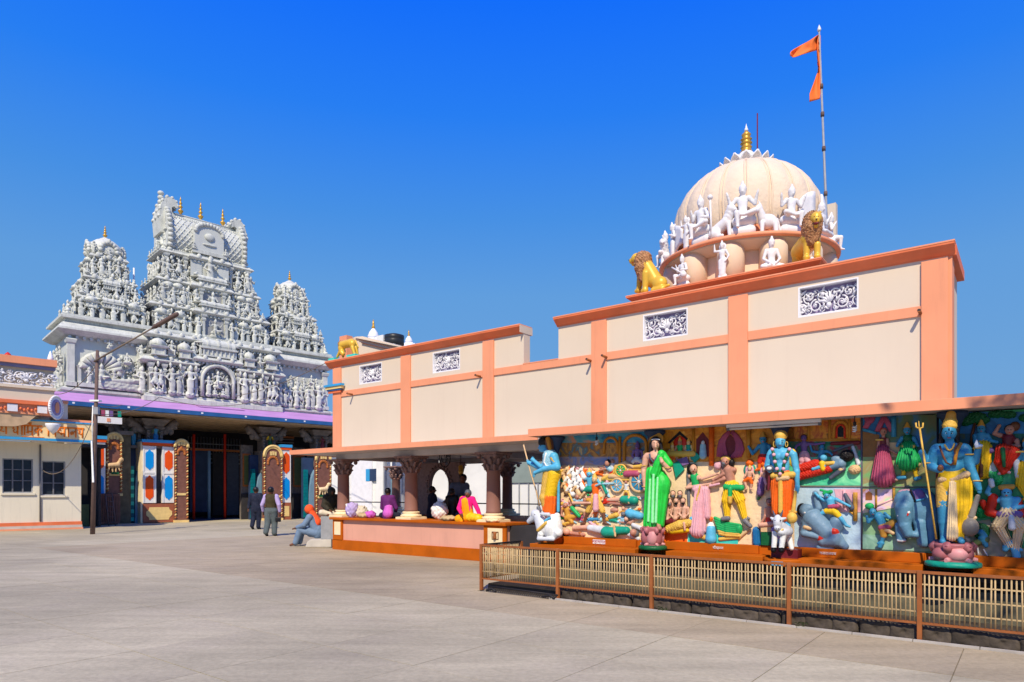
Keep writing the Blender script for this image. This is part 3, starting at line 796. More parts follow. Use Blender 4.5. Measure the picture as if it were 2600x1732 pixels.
# ------------------------------------------------------------------ dome over the hall
def dome():
 s0, s1, q0 = -6.34, -2.72, 11.9
 cs, cq = -4.58, 13.76
 q1 = q0 + (s1 - s0)
 T = thing('dome', 'ribbed cream dome with a white lotus crown and gilt finial on the hall roof', 'dome', W, (cs, cq, 4.46))
 MB().box(s0 + .15, s1 - .15, q0 + .14, q1 - .14, 4.46, 5.27).build('platform', M['peach'], T)
 def ringbox(o, z):
  return (s0 + .14 - o) , (s1 - .14 + o), (q0 + .14 - o), (q1 - .14 + o), z
 mb = MB(); pr = [(0.002, 5.23), (.03, 5.25), (.06, 5.32), (.075, 5.325), (.13, 5.37), (.14, 5.375), (.14, 5.40)]
 vs, fs = [], []
 for o, z in pr:
  a, b, c, d, zz = ringbox(o, z)
  vs += [(a, c, zz), (b, c, zz), (b, d, zz), (a, d, zz)]
 for i in range(len(pr) - 1):
  for k in range(4):
   fs.append((i * 4 + k, i * 4 + (k + 1) % 4, i * 4 + 4 + (k + 1) % 4, i * 4 + 4 + k))
 n = (len(pr) - 1) * 4
 fs.append((n, n + 1, n + 2, n + 3)); fs.append((3, 2, 1, 0))
 mb.add(vs, fs)
 mb.build('platform_cornice', M['terracotta'], T)
 a, b, c, d, _ = ringbox(.145, 0)
 MB().box(a, b, c, d, 5.401, 5.42).build('platform_top', M['coral'], T)
 # drum with rounded piers and dark bays
 z0 = 5.42
 MB().lathe([(1.34, 0), (1.34, .72)], (cs, cq, z0), 48, False).build('drum', M['domerib'], T)
 for k in range(12):
  a = 2 * math.pi * (k + .25) / 12
  c = (cs + 1.44 * math.cos(a), cq + 1.44 * math.sin(a), z0)
  MB().lathe([(.25, 0), (.25, .56), (.21, .68), (.0, .72)], c, 16).build('pier', M['domerib'], T)
 MB().lathe([(1.42, .58), (1.60, .68), (1.66, .71)], (cs, cq, z0), 48).build('eave_moulding', M['peach'], T)
 MB().lathe([(1.56, .71), (1.72, .71), (1.74, .73), (1.74, .77), (1.68, .80), (1.45, .81)], (cs, cq, z0), 64, True).build('ring', M['coral'], T)
 MB().lathe([(1.30, .81), (1.34, .84), (1.30, 1.05), (1.33, 1.12)], (cs, cq, z0), 48).build('neck', M['coral'], T)
 # ribbed shell
 prof = [(1.28, 6.50), (1.34, 6.62), (1.385, 6.80), (1.40, 6.97), (1.385, 7.18), (1.33, 7.36), (1.23, 7.55), (1.08, 7.74), (.89, 7.90), (.68, 8.02), (.45, 8.10), (.2, 8.13), (.02, 8.14)]
 nr, sub = 20, 6
 vs, fs = [], []
 n = nr * sub
 for r, z in prof:
  for k in range(n):
   ph = (k % sub) / sub
   bul = 1 + .028 * math.sin(math.pi * ph) * min(1, r / .8) + .006 * math.sin(k * 2.3 + z * 9)
   a = 2 * math.pi * k / n
   vs.append((cs + r * bul * math.cos(a), cq + r * bul * math.sin(a), z))
 for i in range(len(prof) - 1):
  for k in range(n):
   fs.append((i * n + k, i * n + (k + 1) % n, (i + 1) * n + (k + 1) % n, (i + 1) * n + k))
 MB().add(vs, fs, True).build('shell', M['dome'], T)
 for k in range(nr):
  a = 2 * math.pi * k / nr
  ribs = MB()
  for da in (-.022, .022):
   ribs.tube([(cs + (r + .006) * math.cos(a + da), cq + (r + .006) * math.sin(a + da), z) for r, z in prof[:-2]], .018, 6)
  ribs.build('rib', M['domerib'], T)
 # lotus crown
 pet = []
 def petal(R0, z, a, ln, wd, tilt):
  mb = MB()
  def fn(u, v):
   t = v; w_ = wd * math.sin(math.pi * min(.97, .12 + .83 * t)) ** .8 * (1 - t ** 3)
   x = (u - .5) * 2 * w_
   out = R0 + ln * t * math.cos(tilt) - .06 * math.sin(math.pi * t) * (1 - (2 * u - 1) ** 2) - .05 * t * t
   zz = z + ln * t * math.sin(tilt)
   return (cs + out * math.cos(a) - x * math.sin(a), cq + out * math.sin(a) + x * math.cos(a), zz)
  mb.grid(fn, 6, 6)
  o = mb.build('petal', M['white_statue'], T)
  so = o.modifiers.new('thick', 'SOLIDIFY'); so.thickness = .025
 for k in range(15):
  petal(.44, 8.05, 2 * math.pi * k / 15, .26, .10, R(52))
 for k in range(8):
  petal(.22, 8.16, 2 * math.pi * (k + .5) / 8, .22, .085, R(62))
 MB().lathe([(.30, 8.08), (.32, 8.13), (.20, 8.19), (.22, 8.28), (.20, 8.38), (.13, 8.45), (.12, 8.47)], (cs, cq, 0), 24).build('bud', M['white_statue'], T)
 MB().lathe([(.13, 8.46), (.115, 8.49), (.09, 8.50), (.10, 8.55), (.115, 8.57), (.085, 8.59), (.09, 8.63), (.12, 8.655), (.08, 8.68), (.09, 8.71), (.115, 8.735), (.07, 8.76), (.085, 8.80), (.095, 8.83), (.05, 8.88), (.03, 8.90)], (cs, cq, 0), 20).build('finial', M['gold'], T)
 MB().lathe([(.032, 8.90), (.04, 8.93), (.02, 8.98), (.002, 9.06)], (cs, cq, 0), 12).build('finial_tip', M['white_statue'], T)
 return cs, cq
DOME_S, DOME_Q = dome()
def flags():
 # main flag mast behind the dome
 Y = 15.6
 b = W.loc((2097 - CX) / F * Y, Y); t = W.loc((2080 - CX) / F * Y, Y)
 z0, z1 = 4.4, EYE + (HY - 80) / F * Y
 zz = EYE + (HY - 514) / F * Y
 # the mast goes on down to the roof along the same line
 k = (z0 - z1) / (zz - z1)
 b = tuple(t[i] + (b[i] - t[i]) * k for i in range(2))
 T = thing('flag_mast', 'tall jointed flag mast with a torn saffron pennant behind the dome', 'flag', W, (b[0], b[1], z0))
 def on(z): f = (z - z0) / (z1 - z0); return (b[0] + (t[0] - b[0]) * f, b[1] + (t[1] - b[1]) * f, z)
 MB().tube([on(z0), on(z0 + 3.3), on(z1)], [.035, .032, .02], 8).build('mast', M['greymetal'], T)
 for z in (zz + .2, zz + 1.25, zz + 2.05, zz + 2.7):
  p = on(z); MB().tube([(p[0], p[1], z - .05), (p[0], p[1], z + .05)], .042, 8).build('mast_joint', M['pole'], T)
 MB().lathe([(.03, 0), (.045, .04), (.03, .09), (.0, .16)], on(z1), 8).build('mast_tip', M['bulb'], T)
 MB().box(b[0] - .09, b[0] + .09, b[1] - .09, b[1] + .09, z0, EYE + (HY - 520) / F * Y).build('mast_base', M['peach'], T)
 # cloth, traced in the photograph and given waves and body
 def cloth(name, ptsL, ptsR, m, wav):
  n = len(ptsL)
  def fn(u, v):
   i = min(int(v * (n - 1)), n - 2); f = v * (n - 1) - i
   L = [ptsL[i][d] + (ptsL[i + 1][d] - ptsL[i][d]) * f for d in (0, 1)]
   Rr = [ptsR[i][d] + (ptsR[i + 1][d] - ptsR[i][d]) * f for d in (0, 1)]
   px = Rr[0] + (L[0] - Rr[0]) * u; py = Rr[1] + (L[1] - Rr[1]) * u
   Yd = Y + wav * math.sin(u * 5 + v * 7) * (0.3 + u)
   w_ = W.loc((1960 + px / 4.48 - CX) / F * Yd, Yd)
   return (w_[0], w_[1], EYE + (HY - (50 + py / 4.48)) / F * Yd)
  o = MB().grid(fn, 12, 18).build(name, m, T)
  s = o.modifiers.new('thick', 'SOLIDIFY'); s.thickness = .012
 cloth('pennant', [(525, 172), (420, 240), (320, 295), (215, 365), (205, 410)], [(545, 190), (540, 260), (505, 350), (300, 412), (240, 425)], M['flag'], .10)
 cloth('flag_strip', [(520, 175), (505, 330), (515, 470), (525, 590), (480, 720), (432, 840), (425, 935)], [(548, 178), (555, 330), (553, 470), (553, 590), (553, 720), (552, 840), (546, 900)], M['flag'], .05)
 cloth('dark_patch', [(520, 265), (512, 330), (520, 360)], [(540, 250), (548, 320), (545, 365)], M['flagdark'], -.04)
 cloth('dark_fold', [(519, 480), (522, 520), (530, 560)], [(535, 482), (551, 520), (546, 545)], M['flagdark'], -.05)
 # thin red rod
 Y2 = 15.2
 p = W.loc((1923 - CX) / F * Y2, Y2)
 r = thing('red_rod', 'thin red lightning rod rising behind the dome finial', 'rod', W, (p[0], p[1], 4.4))
 MB().tube([(p[0], p[1], 4.4), (p[0], p[1], EYE + (HY - 288) / F * Y2)], [.022, .014], 8).build('rod', M['maroon'], r)
 MB().lathe([(.05, 0), (.05, .05), (.02, .1)], (p[0], p[1], 4.4), 8).build('foot', M['maroon'], r)
flags()
# ------------------------------------------------------------------ far roofs between the tower and the hall
def far_roofs():
 def shrine(px, pytip, Y, r, lab):
  s, q, _ = W.loc((px - CX) / F * Y, Y)
  zt = EYE + (HY - pytip) / F * Y
  T = thing('shrine_dome', lab, 'shrine', W, (s, q, 0))
  zb = zt - r * 1.62
  MB().box(s - r * .8, s + r * .8, q - r * .8, q + r * .8, 0, zb - .2).build('shrine_body', M['white'], T)
  MB().lathe([(r * 1.25, -.2), (r * 1.25, 0), (r * 1.12, .1), (r * .95, r * .22), (r * .62, r * .45), (r * .30, r * .62), (r * .26, r * .66)], (s, q, zb), 28).build('shell', M['white'], T)
  MB().lathe([(r * .27, r * .64), (r * .30, r * .74), (r * .22, r * .95), (r * .10, r * 1.12), (r * .06, r * 1.16)], (s, q, zb), 16).build('cupola', M['white'], T)
  MB().lathe([(r * .07, r * 1.15), (r * .10, r * 1.22), (r * .05, r * 1.32), (r * .06, r * 1.4), (r * .02, r * 1.62)], (s, q, zb), 10).build('finial', M['gold'], T)
  mb = MB()
  for tier, (rr, z, n) in enumerate(((1.08, .13, 26), (.86, .28, 22), (.60, .47, 16), (.42, .57, 10))):
   for k in range(n):
    a = 2 * math.pi * k / n
    mb.ell((s + r * rr * math.cos(a), q + r * rr * math.sin(a), zb + r * z), (r * .05, r * .05, r * .045), 6, 4)
  mb.build('ornaments', M['white'], T, kind='stuff')
 shrine(948, 812, 31.0, .88, 'white shrine dome with a gilt finial behind the left end of the hall roof')
 shrine(1038, 838, 34.0, .66, 'small white shrine dome with a pale finial, right of the black water tank')
 Y = 27.0
 s, q, _ = W.loc((1001 - CX) / F * Y, Y)
 zc = EYE + (HY - 862) / F * Y
 T = thing('water_tank', 'black plastic water tank on a roof between two white shrine domes', 'water tank', W, (s, q, 0))
 MB().lathe([(.36, -.10), (.40, -.06), (.40, .10), (.385, .13), (.40, .16), (.40, .3), (.2, .36), (.12, .38)], (s, q, zc - .15), 20).build('tank', M['tank'], T)
 mb = MB()
 for sx in (-.25, .25):
  for sy in (-.25, .25):
   mb.box(s + sx - .05, s + sx + .05, q + sy - .05, q + sy + .05, 0, zc - .25)
 mb.build('stand', M['greymetal'], T)
 MB().box(s - .85, s - .45, q - .2, q + .2, 0, zc + .22).build('chimney_block', M['whitewall'], T)
 # cream gable behind the lion
 q = 14.6
 f = lambda x, y: W.at(840 + x / 8.7125, 800 + y / 8.7125, q)
 pts = [f(330, 900), f(350, 545), f(560, 480), f(700, 470), f(1600, 705), f(1660, 820), f(1640, 900)]
 T = thing('roof_gable', 'low cream stair gable with sloping mouldings behind the hall parapet', 'gable', W, (pts[0][0], q, 4.0))
 MB().prism([(p[0], p[2]) for p in pts], q, q + .9).build('gable_wall', M['peach'], T)
 for (a, b, th, m) in (((560, 500), (1610, 712), 26, 'peach'), ((640, 540), (1500, 742), 16, 'brownskin'), ((700, 620), (1330, 770), 22, 'brownskin')):
  A, B = f(*a), f(*b); h = th / 8.7125 * 20 / F * .5
  MB().prism([(A[0], A[2] - h), (B[0], B[2] - h), (B[0], B[2] + h), (A[0], A[2] + h)], q - .06, q - .001).build('moulding', M[m], T)
 a, b = W.s(862, q - .3), W.s(880, q - .3)
 MB().box(a, b, q - .3, q - .05, 4.0, W.at(870, 853, q - .3)[2]).build('block', M['coral'], T)
far_roofs()
# ------------------------------------------------------------------ figures
# joints in units of standing height; x to the viewer's right, -y towards the viewer, z up
BASE = dict(head=(0, -.005, .925), neck=(0, .005, .84), chest=(0, 0, .745), waist=(0, 0, .62), pelvis=(0, 0, .53),
   shL=(-.105, 0, .805), shR=(.105, 0, .805), elL=(-.145, .015, .64), elR=(.145, .015, .64), haL=(-.155, -.035, .49), haR=(.155, -.035, .49),
   hipL=(-.052, 0, .51), hipR=(.052, 0, .51), knL=(-.058, -.012, .28), knR=(.058, -.012, .28), anL=(-.06, .012, .045), anR=(.06, .012, .045),
   toL=(-.068, -.085, .018), toR=(.068, -.085, .018))
def joints(**kw):
 J = {k: np.array(v, float) for k, v in BASE.items()}
 for k, v in kw.items(): J[k] = np.array(v, float)
 return J
def arm(J, sd, m, fat=1.0, m2=None):
 s, e, h = J['sh' + sd], J['el' + sd], J['ha' + sd]
 d = h - e; d = d / (np.linalg.norm(d) + 1e-9)
 return [cap(s, e, .036 * fat, .028 * fat, m), cap(e, h, .028 * fat, .019 * fat, m2 or m), cap(h, h + d * .045, .020, .016, m2 or m, f=.8)]
def leg(J, sd, m, fat=1.0, foot=None):
 h, k, a, t = J['hip' + sd], J['kn' + sd], J['an' + sd], J['to' + sd]
 return [cap(h, k, .058 * fat, .042 * fat, m), cap(k, a, .042 * fat, .026 * fat, m), cap(a, t, .028, .020, foot or m)]
def torso(J, m, fat=1.0, m2=None):
 return [cap(J['chest'], J['waist'], .088 * fat, .072 * fat, m, f=.72), cap(J['shL'], J['shR'], .042 * fat, .042 * fat, m),
   cap(J['waist'], J['pelvis'], .072 * fat, .088 * fat, m2 or m, f=.75), cap(J['neck'] - np.array((0, 0, .02)), J['neck'] + (J['head'] - J['neck']) * .6, .034, .03, m)]
def headp(J, m, hair=None, crown=None, face=1):
 h = J['head']
 up = (h - J['neck']); up = up / np.linalg.norm(up)
 P_ = [ell(h, (.056, .066, .076), m)]
 if face: P_ += [cap(h + np.array((0, -.062, .012)), h + np.array((0, -.074, -.014)), .007, .012, m)]
 if hair: P_ += [ell(h + np.array((0, .016, .016)), (.063, .066, .072), hair)]
 if crown: P_ += [cap(h + up * .05, h + up * .17, .055, .022, crown), cap(h + up * .045, h + up * .06, .068, .066, crown)]
 return P_
def scaled(prims, H, at=(0, 0, 0), rz=0.0):
 c, s = math.cos(rz), math.sin(rz)
 def tr(p): return np.array((p[0] * c - p[1] * s, p[0] * s + p[1] * c, p[2])) * H + np.array(at)
 out = []
 for p in prims:
  q = dict(p); q['a'] = tr(p['a'])
  if p['t'] == 'c':
   q['b'] = tr(p['b']); q['r0'] = p['r0'] * H; q['r1'] = p['r1'] * H
   if p['pl']: q['pl'] = (p['pl'][0] * H, p['pl'][1] * H)
  else:
   r = p['r'] * H
   if abs(s) > .7: r = np.array((r[1], r[0], r[2]))
   q['r'] = r
  if p['rg']: q['rg'] = (p['rg'][0] * H, p['rg'][1] / H)
  out.append(q)
 return out
V3 = lambda *a: np.array(a, float)
def pose_prims(kind, m):
 """white temple figures: whole figure in one colour, several poses, height 1 (seated ones lower)"""
 if kind == 'stand':
  J = joints(haR=(.10, -.09, .72), elR=(.16, .01, .66), pelvis=(.015, 0, .53))
 elif kind == 'bless':
  J = joints(haR=(.19, -.10, .80), elR=(.19, 0, .66), haL=(-.07, -.09, .55), elL=(-.17, .02, .64))
 elif kind == 'raise':
  J = joints(haL=(-.22, -.02, .98), elL=(-.22, 0, .82), haR=(.12, -.06, .50), elR=(.19, 0, .63), pelvis=(.03, 0, .53))
 elif kind == 'dance':
  J = joints(haL=(-.25, -.05, .86), elL=(-.23, 0, .72), haR=(.24, -.05, .66), elR=(.22, 0, .74), pelvis=(.03, 0, .52), knR=(.17, -.06, .36), anR=(.06, -.05, .20), toR=(.05, -.1, .15), knL=(-.09, -.03, .27))
 elif kind in ('cross', 'crossup'):
  J = joints(knL=(-.21, -.10, .44), anL=(.05, -.13, .43), toL=(.12, -.14, .43), knR=(.21, -.10, .44), anR=(-.05, -.14, .45), toR=(-.11, -.15, .45))
  if kind == 'crossup': J.update(haL=V3(-.24, -.07, .83), elL=V3(-.19, 0, .68), haR=V3(.24, -.07, .83), elR=V3(.19, 0, .68))
  else: J.update(haL=V3(-.06, -.15, .50), haR=V3(.06, -.15, .50), elL=V3(-.17, -.02, .62), elR=V3(.17, -.02, .62))
 elif kind in ('throne', 'throneup'):
  J = joints(knL=(-.09, -.20, .50), anL=(-.07, -.19, .26), toL=(-.08, -.27, .24), knR=(.20, -.14, .52), anR=(.03, -.16, .47), toR=(-.04, -.18, .47))
  if kind == 'throneup': J.update(haL=V3(-.25, -.07, .88), elL=V3(-.20, 0, .70), haR=V3(.25, -.07, .86), elR=V3(.20, 0, .69))
  else: J.update(haR=V3(.13, -.16, .62), elR=V3(.18, -.02, .64), haL=V3(-.16, -.08, .80), elL=V3(-.18, 0, .66))
 J = {k: np.array(v, float) for k, v in J.items()}
 P_ = torso(J, m, 1.0) + headp(J, m, None, m) + arm(J, 'L', m, 1.15) + arm(J, 'R', m, 1.15) + leg(J, 'L', m, 1.1) + leg(J, 'R', m, 1.1)
 if kind in ('stand', 'bless', 'raise'):
  P_ += [cap(J['pelvis'], (0, 0, .12), .10, .095, m, f=.7, pl=(.006, .05)), cap((0, .03, .03), (0, .03, .04), .15, .14, m, f=.6)]
  P_ += [ell(J['head'] + V3(0, .06, .02), (.115, .02, .125), m)]
 if kind == 'dance':
  P_ += [cap(J['pelvis'], V3(0, -.02, .40), .10, .10, m, f=.75), cap((0, .04, .03), (0, .04, .04), .15, .14, m, f=.6)]
 if kind in ('cross', 'crossup'):
  P_ += [cap((-.14, 0, .36), (.14, 0, .36), .06, .06, m, f=1.5), cap((-.12, 0, .44), (.12, 0, .44), .07, .07, m, f=1.5)]
 if kind in ('throne', 'throneup'):
  P_ += [cap((-.10, .02, .42), (.14, .02, .42), .09, .09, m, f=1.2), cap((-.12, .03, .25), (.12, .03, .25), .10, .10, m, f=.9)]
 return P_
TFIG = {}
def tower_fig(kind):
 if kind not in TFIG:
  dz = -.32 if kind.startswith('cross') else (-.17 if kind.startswith('throne') else 0)
  TFIG[kind] = blob(scaled(pose_prims(kind, 'towerfig'), 1.0, (0, 0, dz)), .026, .012, 'statue_' + kind)
 return TFIG[kind]
# ------------------------------------------------------------------ the gate tower
GT, GP = 14.1, 39.0
TOWER = thing('gate_tower', 'whitewashed temple gate tower in tiers crowded with carved figures, horned barrel roof on top', 'gate tower', G, (GT, GP, 6.0))
KINDS = ['stand', 'bless', 'raise', 'dance', 'cross', 'crossup', 'throne', 'throneup']
STAND = ['stand', 'bless', 'raise', 'dance']
def tower():
 T = TOWER
 o = org_of(T)
 rnd = random.Random(5)
 tm, tp = M['tower'], M['towerplain']
 X = lambda x: GT + x
 def fig(x, y, z, H, kind=None, rz=0.0, mir=None):
  k = kind or rnd.choice(STAND)
  sx = (-1 if rnd.random() < .5 else 1) if mir is None else mir
  link_mesh('statue', tower_fig(k), T, (x, GP + y - o[1], z - o[2]), rz=rz, sc=(H * sx * rnd.uniform(1.05, 1.25), H * 1.1, H))
 # little domed shrine, cornice bracket, pilaster: shared meshes
 mb = MB().use(tm)
 mb.sqlathe([(.40, 0), (.40, .06), (.33, .07), (.33, .40), (.44, .42), (.48, .50), (.36, .54), (.30, .56)], (0, 0, 0))
 mb.lathe([(.33, .56), (.40, .66), (.36, .80), (.24, .92), (.08, .99), (.05, 1.02), (.07, 1.06), (.0, 1.14)], (0, 0, 0), 12)
 for a in range(4):
  ca, sa = math.cos(a * math.pi / 2), math.sin(a * math.pi / 2)
  mb.ell((.36 * ca, .36 * sa, .66), (.16 if abs(sa) > .5 else .06, .16 if abs(ca) > .5 else .06, .16), 10, 6)
  for t in (-.25, .25):
   mb.box(.33 * ca + t * sa - .035, .33 * ca + t * sa + .035, .33 * sa + t * ca - .035, .33 * sa + t * ca + .035, .07, .40)
 kuta = mb.mesh('little_shrine')
 mb = MB().use(tm)     # barrel shrine
 mb.box(-.8, .8, -.3, .3, 0, .08).box(-.7, .7, -.24, .24, .08, .42).box(-.85, .85, -.36, .36, .42, .52)
 arc = [(-.30, .52)] + [(-.33 * math.cos(t), .62 + .34 * math.sin(t)) for t in np.linspace(0, math.pi, 11)] + [(.30, .52)]
 mb.prism(arc, -.78, .78, 'x')
 for x in (-.5, 0, .5):
  mb.prism([(y * 1.1, .52 + (z - .52) * 1.08) for y, z in arc], x - .05, x + .05, 'x')
 for sx in (-1, 1):
  mb.lathe([(.30, -.05), (.34, 0), (.22, .06)], (sx * .8, 0, .72), 12)
  mb.tube([(sx * .82, 0, .9), (sx * .86, 0, 1.05), (sx * .78, 0, 1.16), (sx * .68, 0, 1.12)], [.12, .10, .06, .03], 8)
 for k in range(8):
  mb.box(-.7 + k * .2 - .03, -.7 + k * .2 + .03, -.30, -.241, .08, .42)
 sala = mb.mesh('barrel_shrine')
 mb = MB().use(tm)
 mb.sqlathe([(.10, 0), (.10, .06), (.07, .08), (.07, .70), (.09, .72), (.12, .80), (.08, .84), (.14, .92), (.16, 1.0)], (0, 0, 0))
 pil = mb.mesh('pilaster')
 mb = MB().use(tm)
 mb.tube([(0, .06, .26), (0, -.06, .30), (0, -.14, .20), (0, -.10, .08), (0, -.02, .04)], [.05, .055, .05, .05, .03], 7)
 mb.ell((0, -.10, .20), (.085, .06, .085), 8, 5)
 brk = mb.mesh('bracket')
 def inst(name, me, x, y, z, sc, rz=0.0):
  link_mesh(name, me, T, (x, GP + y - o[1], z - o[2]), rz=rz, sc=sc)
 def box(name, x0, x1, y0, y1, z0, z1, m=tm):
  return MB().box(X(x0), X(x1), GP + y0, GP + y1, z0, z1).build(name, m, T)
 def moulding(name, x0, x1, y0, y1, prof, m=tm):
  """stepped ring: prof is (overhang, z)"""
  mb = MB(); vs, fs = [], []
  for d, z in prof:
   vs += [(X(x0 - d), GP + y0 - d, z), (X(x1 + d), GP + y0 - d, z), (X(x1 + d), GP + y1 + d, z), (X(x0 - d), GP + y1 + d, z)]
  n = len(prof)
  for i in range(n - 1):
   for k in range(4): fs.append((i * 4 + k, i * 4 + (k + 1) % 4, i * 4 + 4 + (k + 1) % 4, i * 4 + 4 + k))
  fs += [(3, 2, 1, 0), (n * 4 - 4, n * 4 - 3, n * 4 - 2, n * 4 - 1)]
  mb.add(vs, fs)
  return mb.build(name, m, T)
 def kapota(x0, x1, y0, y1, z, h, ov=.3, bumps=True):
  c = moulding('cornice', x0, x1, y0, y1, [(.0, z), (ov * .35, z + .02 * h), (ov, z + .30 * h), (ov * .98, z + .42 * h), (ov * .62, z + .70 * h), (ov * .30, z + .84 * h), (ov * .34, z + .86 * h), (ov * .34, z + h), (0, z + h)])
  if bumps:
   mb = MB()
   n = max(3, int((x1 - x0) / .62))
   for i in range(n):
    x = X(x0) + (x1 - x0) * (i + .5) / n
    mb.ell((x, GP + y0 - ov * .82, z + .62 * h), (.13, .07, .15), 8, 5)
    mb.ell((x, GP + y0 - ov * .86, z + .80 * h), (.05, .05, .08), 6, 4)
   nd = int((x1 - x0) / .2)
   for i in range(nd):
    x = X(x0) + (x1 - x0) * (i + .5) / nd
    mb.box(x - .05, x + .05, GP + y0 - .11, GP + y0 + .02, z - .10, z - .01)
   mb.build('cornice_ornaments', tm, T, kind='stuff')
 def clutter(x0, x1, y, z0, z1, n):
  mb = MB()
  for i in range(n):
   x, z = rnd.uniform(x0, x1), rnd.uniform(z0, z1)
   r = rnd.uniform(.035, .10)
   if i % 3 == 0: mb.tube([(X(x), GP + y - .02, z), (X(x + rnd.uniform(-.16, .16)), GP + y - .12, z + rnd.uniform(-.2, .2)), (X(x + rnd.uniform(-.2, .2)), GP + y - .06, z + rnd.uniform(-.25, .25))], [r * .7, r * .6, r * .3], 5)
   else: mb.ell((X(x), GP + y - rnd.uniform(.0, .14), z), (r, r, r * rnd.uniform(.8, 1.6)), 6, 4)
  mb.build('carving_detail', M['towerfig'], T, kind='stuff')
 # ---- base block
 box('base_wall', -6.95, 6.95, 0, 3.0, 6.0, 9.35, tp)
 moulding('base_plinth', -7.0, 7.0, 0, 3.0, [(.32, 6.0), (.32, 6.36), (.22, 6.40), (.22, 6.54), (.30, 6.58), (.30, 6.68), (.12, 6.78), (0, 6.80)])
 kapota(-6.95, 6.95, 0, 3.0, 9.30, .80, .50, bumps=False)
 moulding('base_cornice_top', -7.05, 7.05, -.12, 3.1, [(0.0, 10.10), (.26, 10.12), (.26, 10.22), (.18, 10.24), (.18, 10.34), (0, 10.36)])
 mb = MB()
 for i in range(46):
  x = X(-6.9 + 13.8 * i / 45)
  mb.box(x - .06, x + .06, GP - .20, GP - .001, 9.17, 9.30)
 mb.build('dentils', tm, T, kind='stuff')
 # corner pilasters of the base, and its left side
 for x in (-6.85, -3.75, 3.75, 6.85):
  MB().sqlathe([(.22, 6.80), (.22, 7.0), (.15, 7.03), (.15, 8.9), (.2, 8.95), (.24, 9.1), (.2, 9.16)], (X(x), GP - .05, 0)).build('pilaster', tm, T)
 for i, y in enumerate((.5, 1.2, 1.9, 2.6)):
  fig(-7.15, y, 6.85 if i != 0 else 6.85, 1.25 if i % 2 else 1.1, None, rz=-math.pi / 2)
  fig(-7.2, y, 8.0, .9, 'throne', rz=-math.pi / 2)
 # shell niche on the left bay with a seated group
 cx, cz = X(-5.55), 7.75
 mb = MB()
 for k in range(9):
  a = math.pi * (k + .5) / 9
  mb.tube([(cx + .25 * math.cos(a), GP + .0, cz + .2 * math.sin(a)), (cx + .95 * math.cos(a), GP - .28, cz + .85 * math.sin(a))], [.04, .17], 8)
 mb.build('shell_niche', tm, T)
 box('niche_floor', -6.55, -4.55, -.35, -.001, 6.80, 7.0)
 for px in (-6.5, -4.6):
  MB().sqlathe([(.09, 7.0), (.07, 7.1), (.07, 7.7), (.12, 7.85)], (X(px), GP - .15, 0)).build('niche_post', tm, T)
 fig(-5.55, -.22, 7.0, 1.15, 'throneup', mir=1); fig(-6.1, -.3, 7.0, .75, 'bless'); fig(-5.0, -.3, 7.0, .75, 'bless')
 # reclining figure on its serpent, seated gods above it
 J = joints()
 R_ = [cap((0, 0, 0), (.9, 0, .12), .15, .13, 'towerfig'), cap((.9, 0, .12), (1.35, 0, .25), .12, .1, 'towerfig'), ell((1.55, -.02, .38), (.13, .13, .15), 'towerfig'),
          cap((-.8, 0, -.02), (0, 0, 0), .09, .13, 'towerfig'), cap((-1.4, 0, -.05), (-.8, .02, -.02), .05, .09, 'towerfig'), cap((1.2, -.1, .2), (1.6, -.1, .1), .06, .05, 'towerfig'), cap((.9, -.1, .15), (.3, -.16, .05), .06, .05, 'towerfig'),
          cap((-1.6, .05, -.2), (1.7, .05, -.2), .12, .16, 'towerfig', rg=(.02, 14)), cap((-1.5, .05, -.36), (1.7, .05, -.36), .13, .15, 'towerfig', rg=(.02, 14))]
 me = blob(R_, .045, .03, 'reclining_statue')
 link_mesh('reclining_statue', me, T, (-4.35, -.3, 7.28 - o[2]), sc=(.85, 1, 1))
 for x, k, z, H in ((-4.4, 'cross', 8.15, .8), (-3.9, 'crossup', 7.5, .95), (-3.2, 'throne', 7.3, 1.0), (-4.75, 'stand', 7.6, .8), (-3.55, 'bless', 6.85, .8), (-3.05, 'stand', 6.85, .85), (-5.2, 'throne', 8.85, .5)):
  fig(x, -.25, z, H, k)
 # right bay: a crowded procession
 for i in range(11):
  fig(3.0 + i * .37, -.22 - .12 * (i % 2), 6.85, rnd.uniform(1.05, 1.35))
 for i in range(6):
  fig(4.6 + i * .42, -.12, 7.9 + .08 * rnd.random(), .72)
 fig(5.9, -.2, 8.1, .85, 'throne')
 # ---- central bay of the base
 box('central_wall', -3.5, 3.5, -.55, 0.0, 6.75, 9.75, M['towershade'])
 moulding('central_plinth', -3.55, 3.55, -.6, 0, [(.2, 6.35), (.2, 6.6), (.12, 6.65), (.12, 6.75), (0, 6.8)])
 # the great arched niche
 n = 18
 mb = MB().use(tm)
 mb.tube([(X(-.85), GP - .78, 6.85), (X(-.85), GP - .78, 7.75)] + [(X(-.85 * math.cos(t)), GP - .78, 7.75 + .85 * math.sin(t)) for t in np.linspace(0.05, math.pi - .05, n)] + [(X(.85), GP - .78, 7.75), (X(.85), GP - .78, 6.85)], .10, 8)
 mb.tube([(X(-.98 * math.cos(t)), GP - .72, 7.75 + 1.02 * math.sin(t)) for t in np.linspace(0.0, math.pi, n)], .06, 8)
 mb.build('niche_arch', None, T)
 MB().prism([(X(-.85), 6.85)] + [(X(-.85 * math.cos(t)), 7.75 + .85 * math.sin(t)) for t in np.linspace(0, math.pi, 15)] + [(X(.85), 6.85)], GP - .57, GP - .551).build('niche_back', M['greymetal'], T)
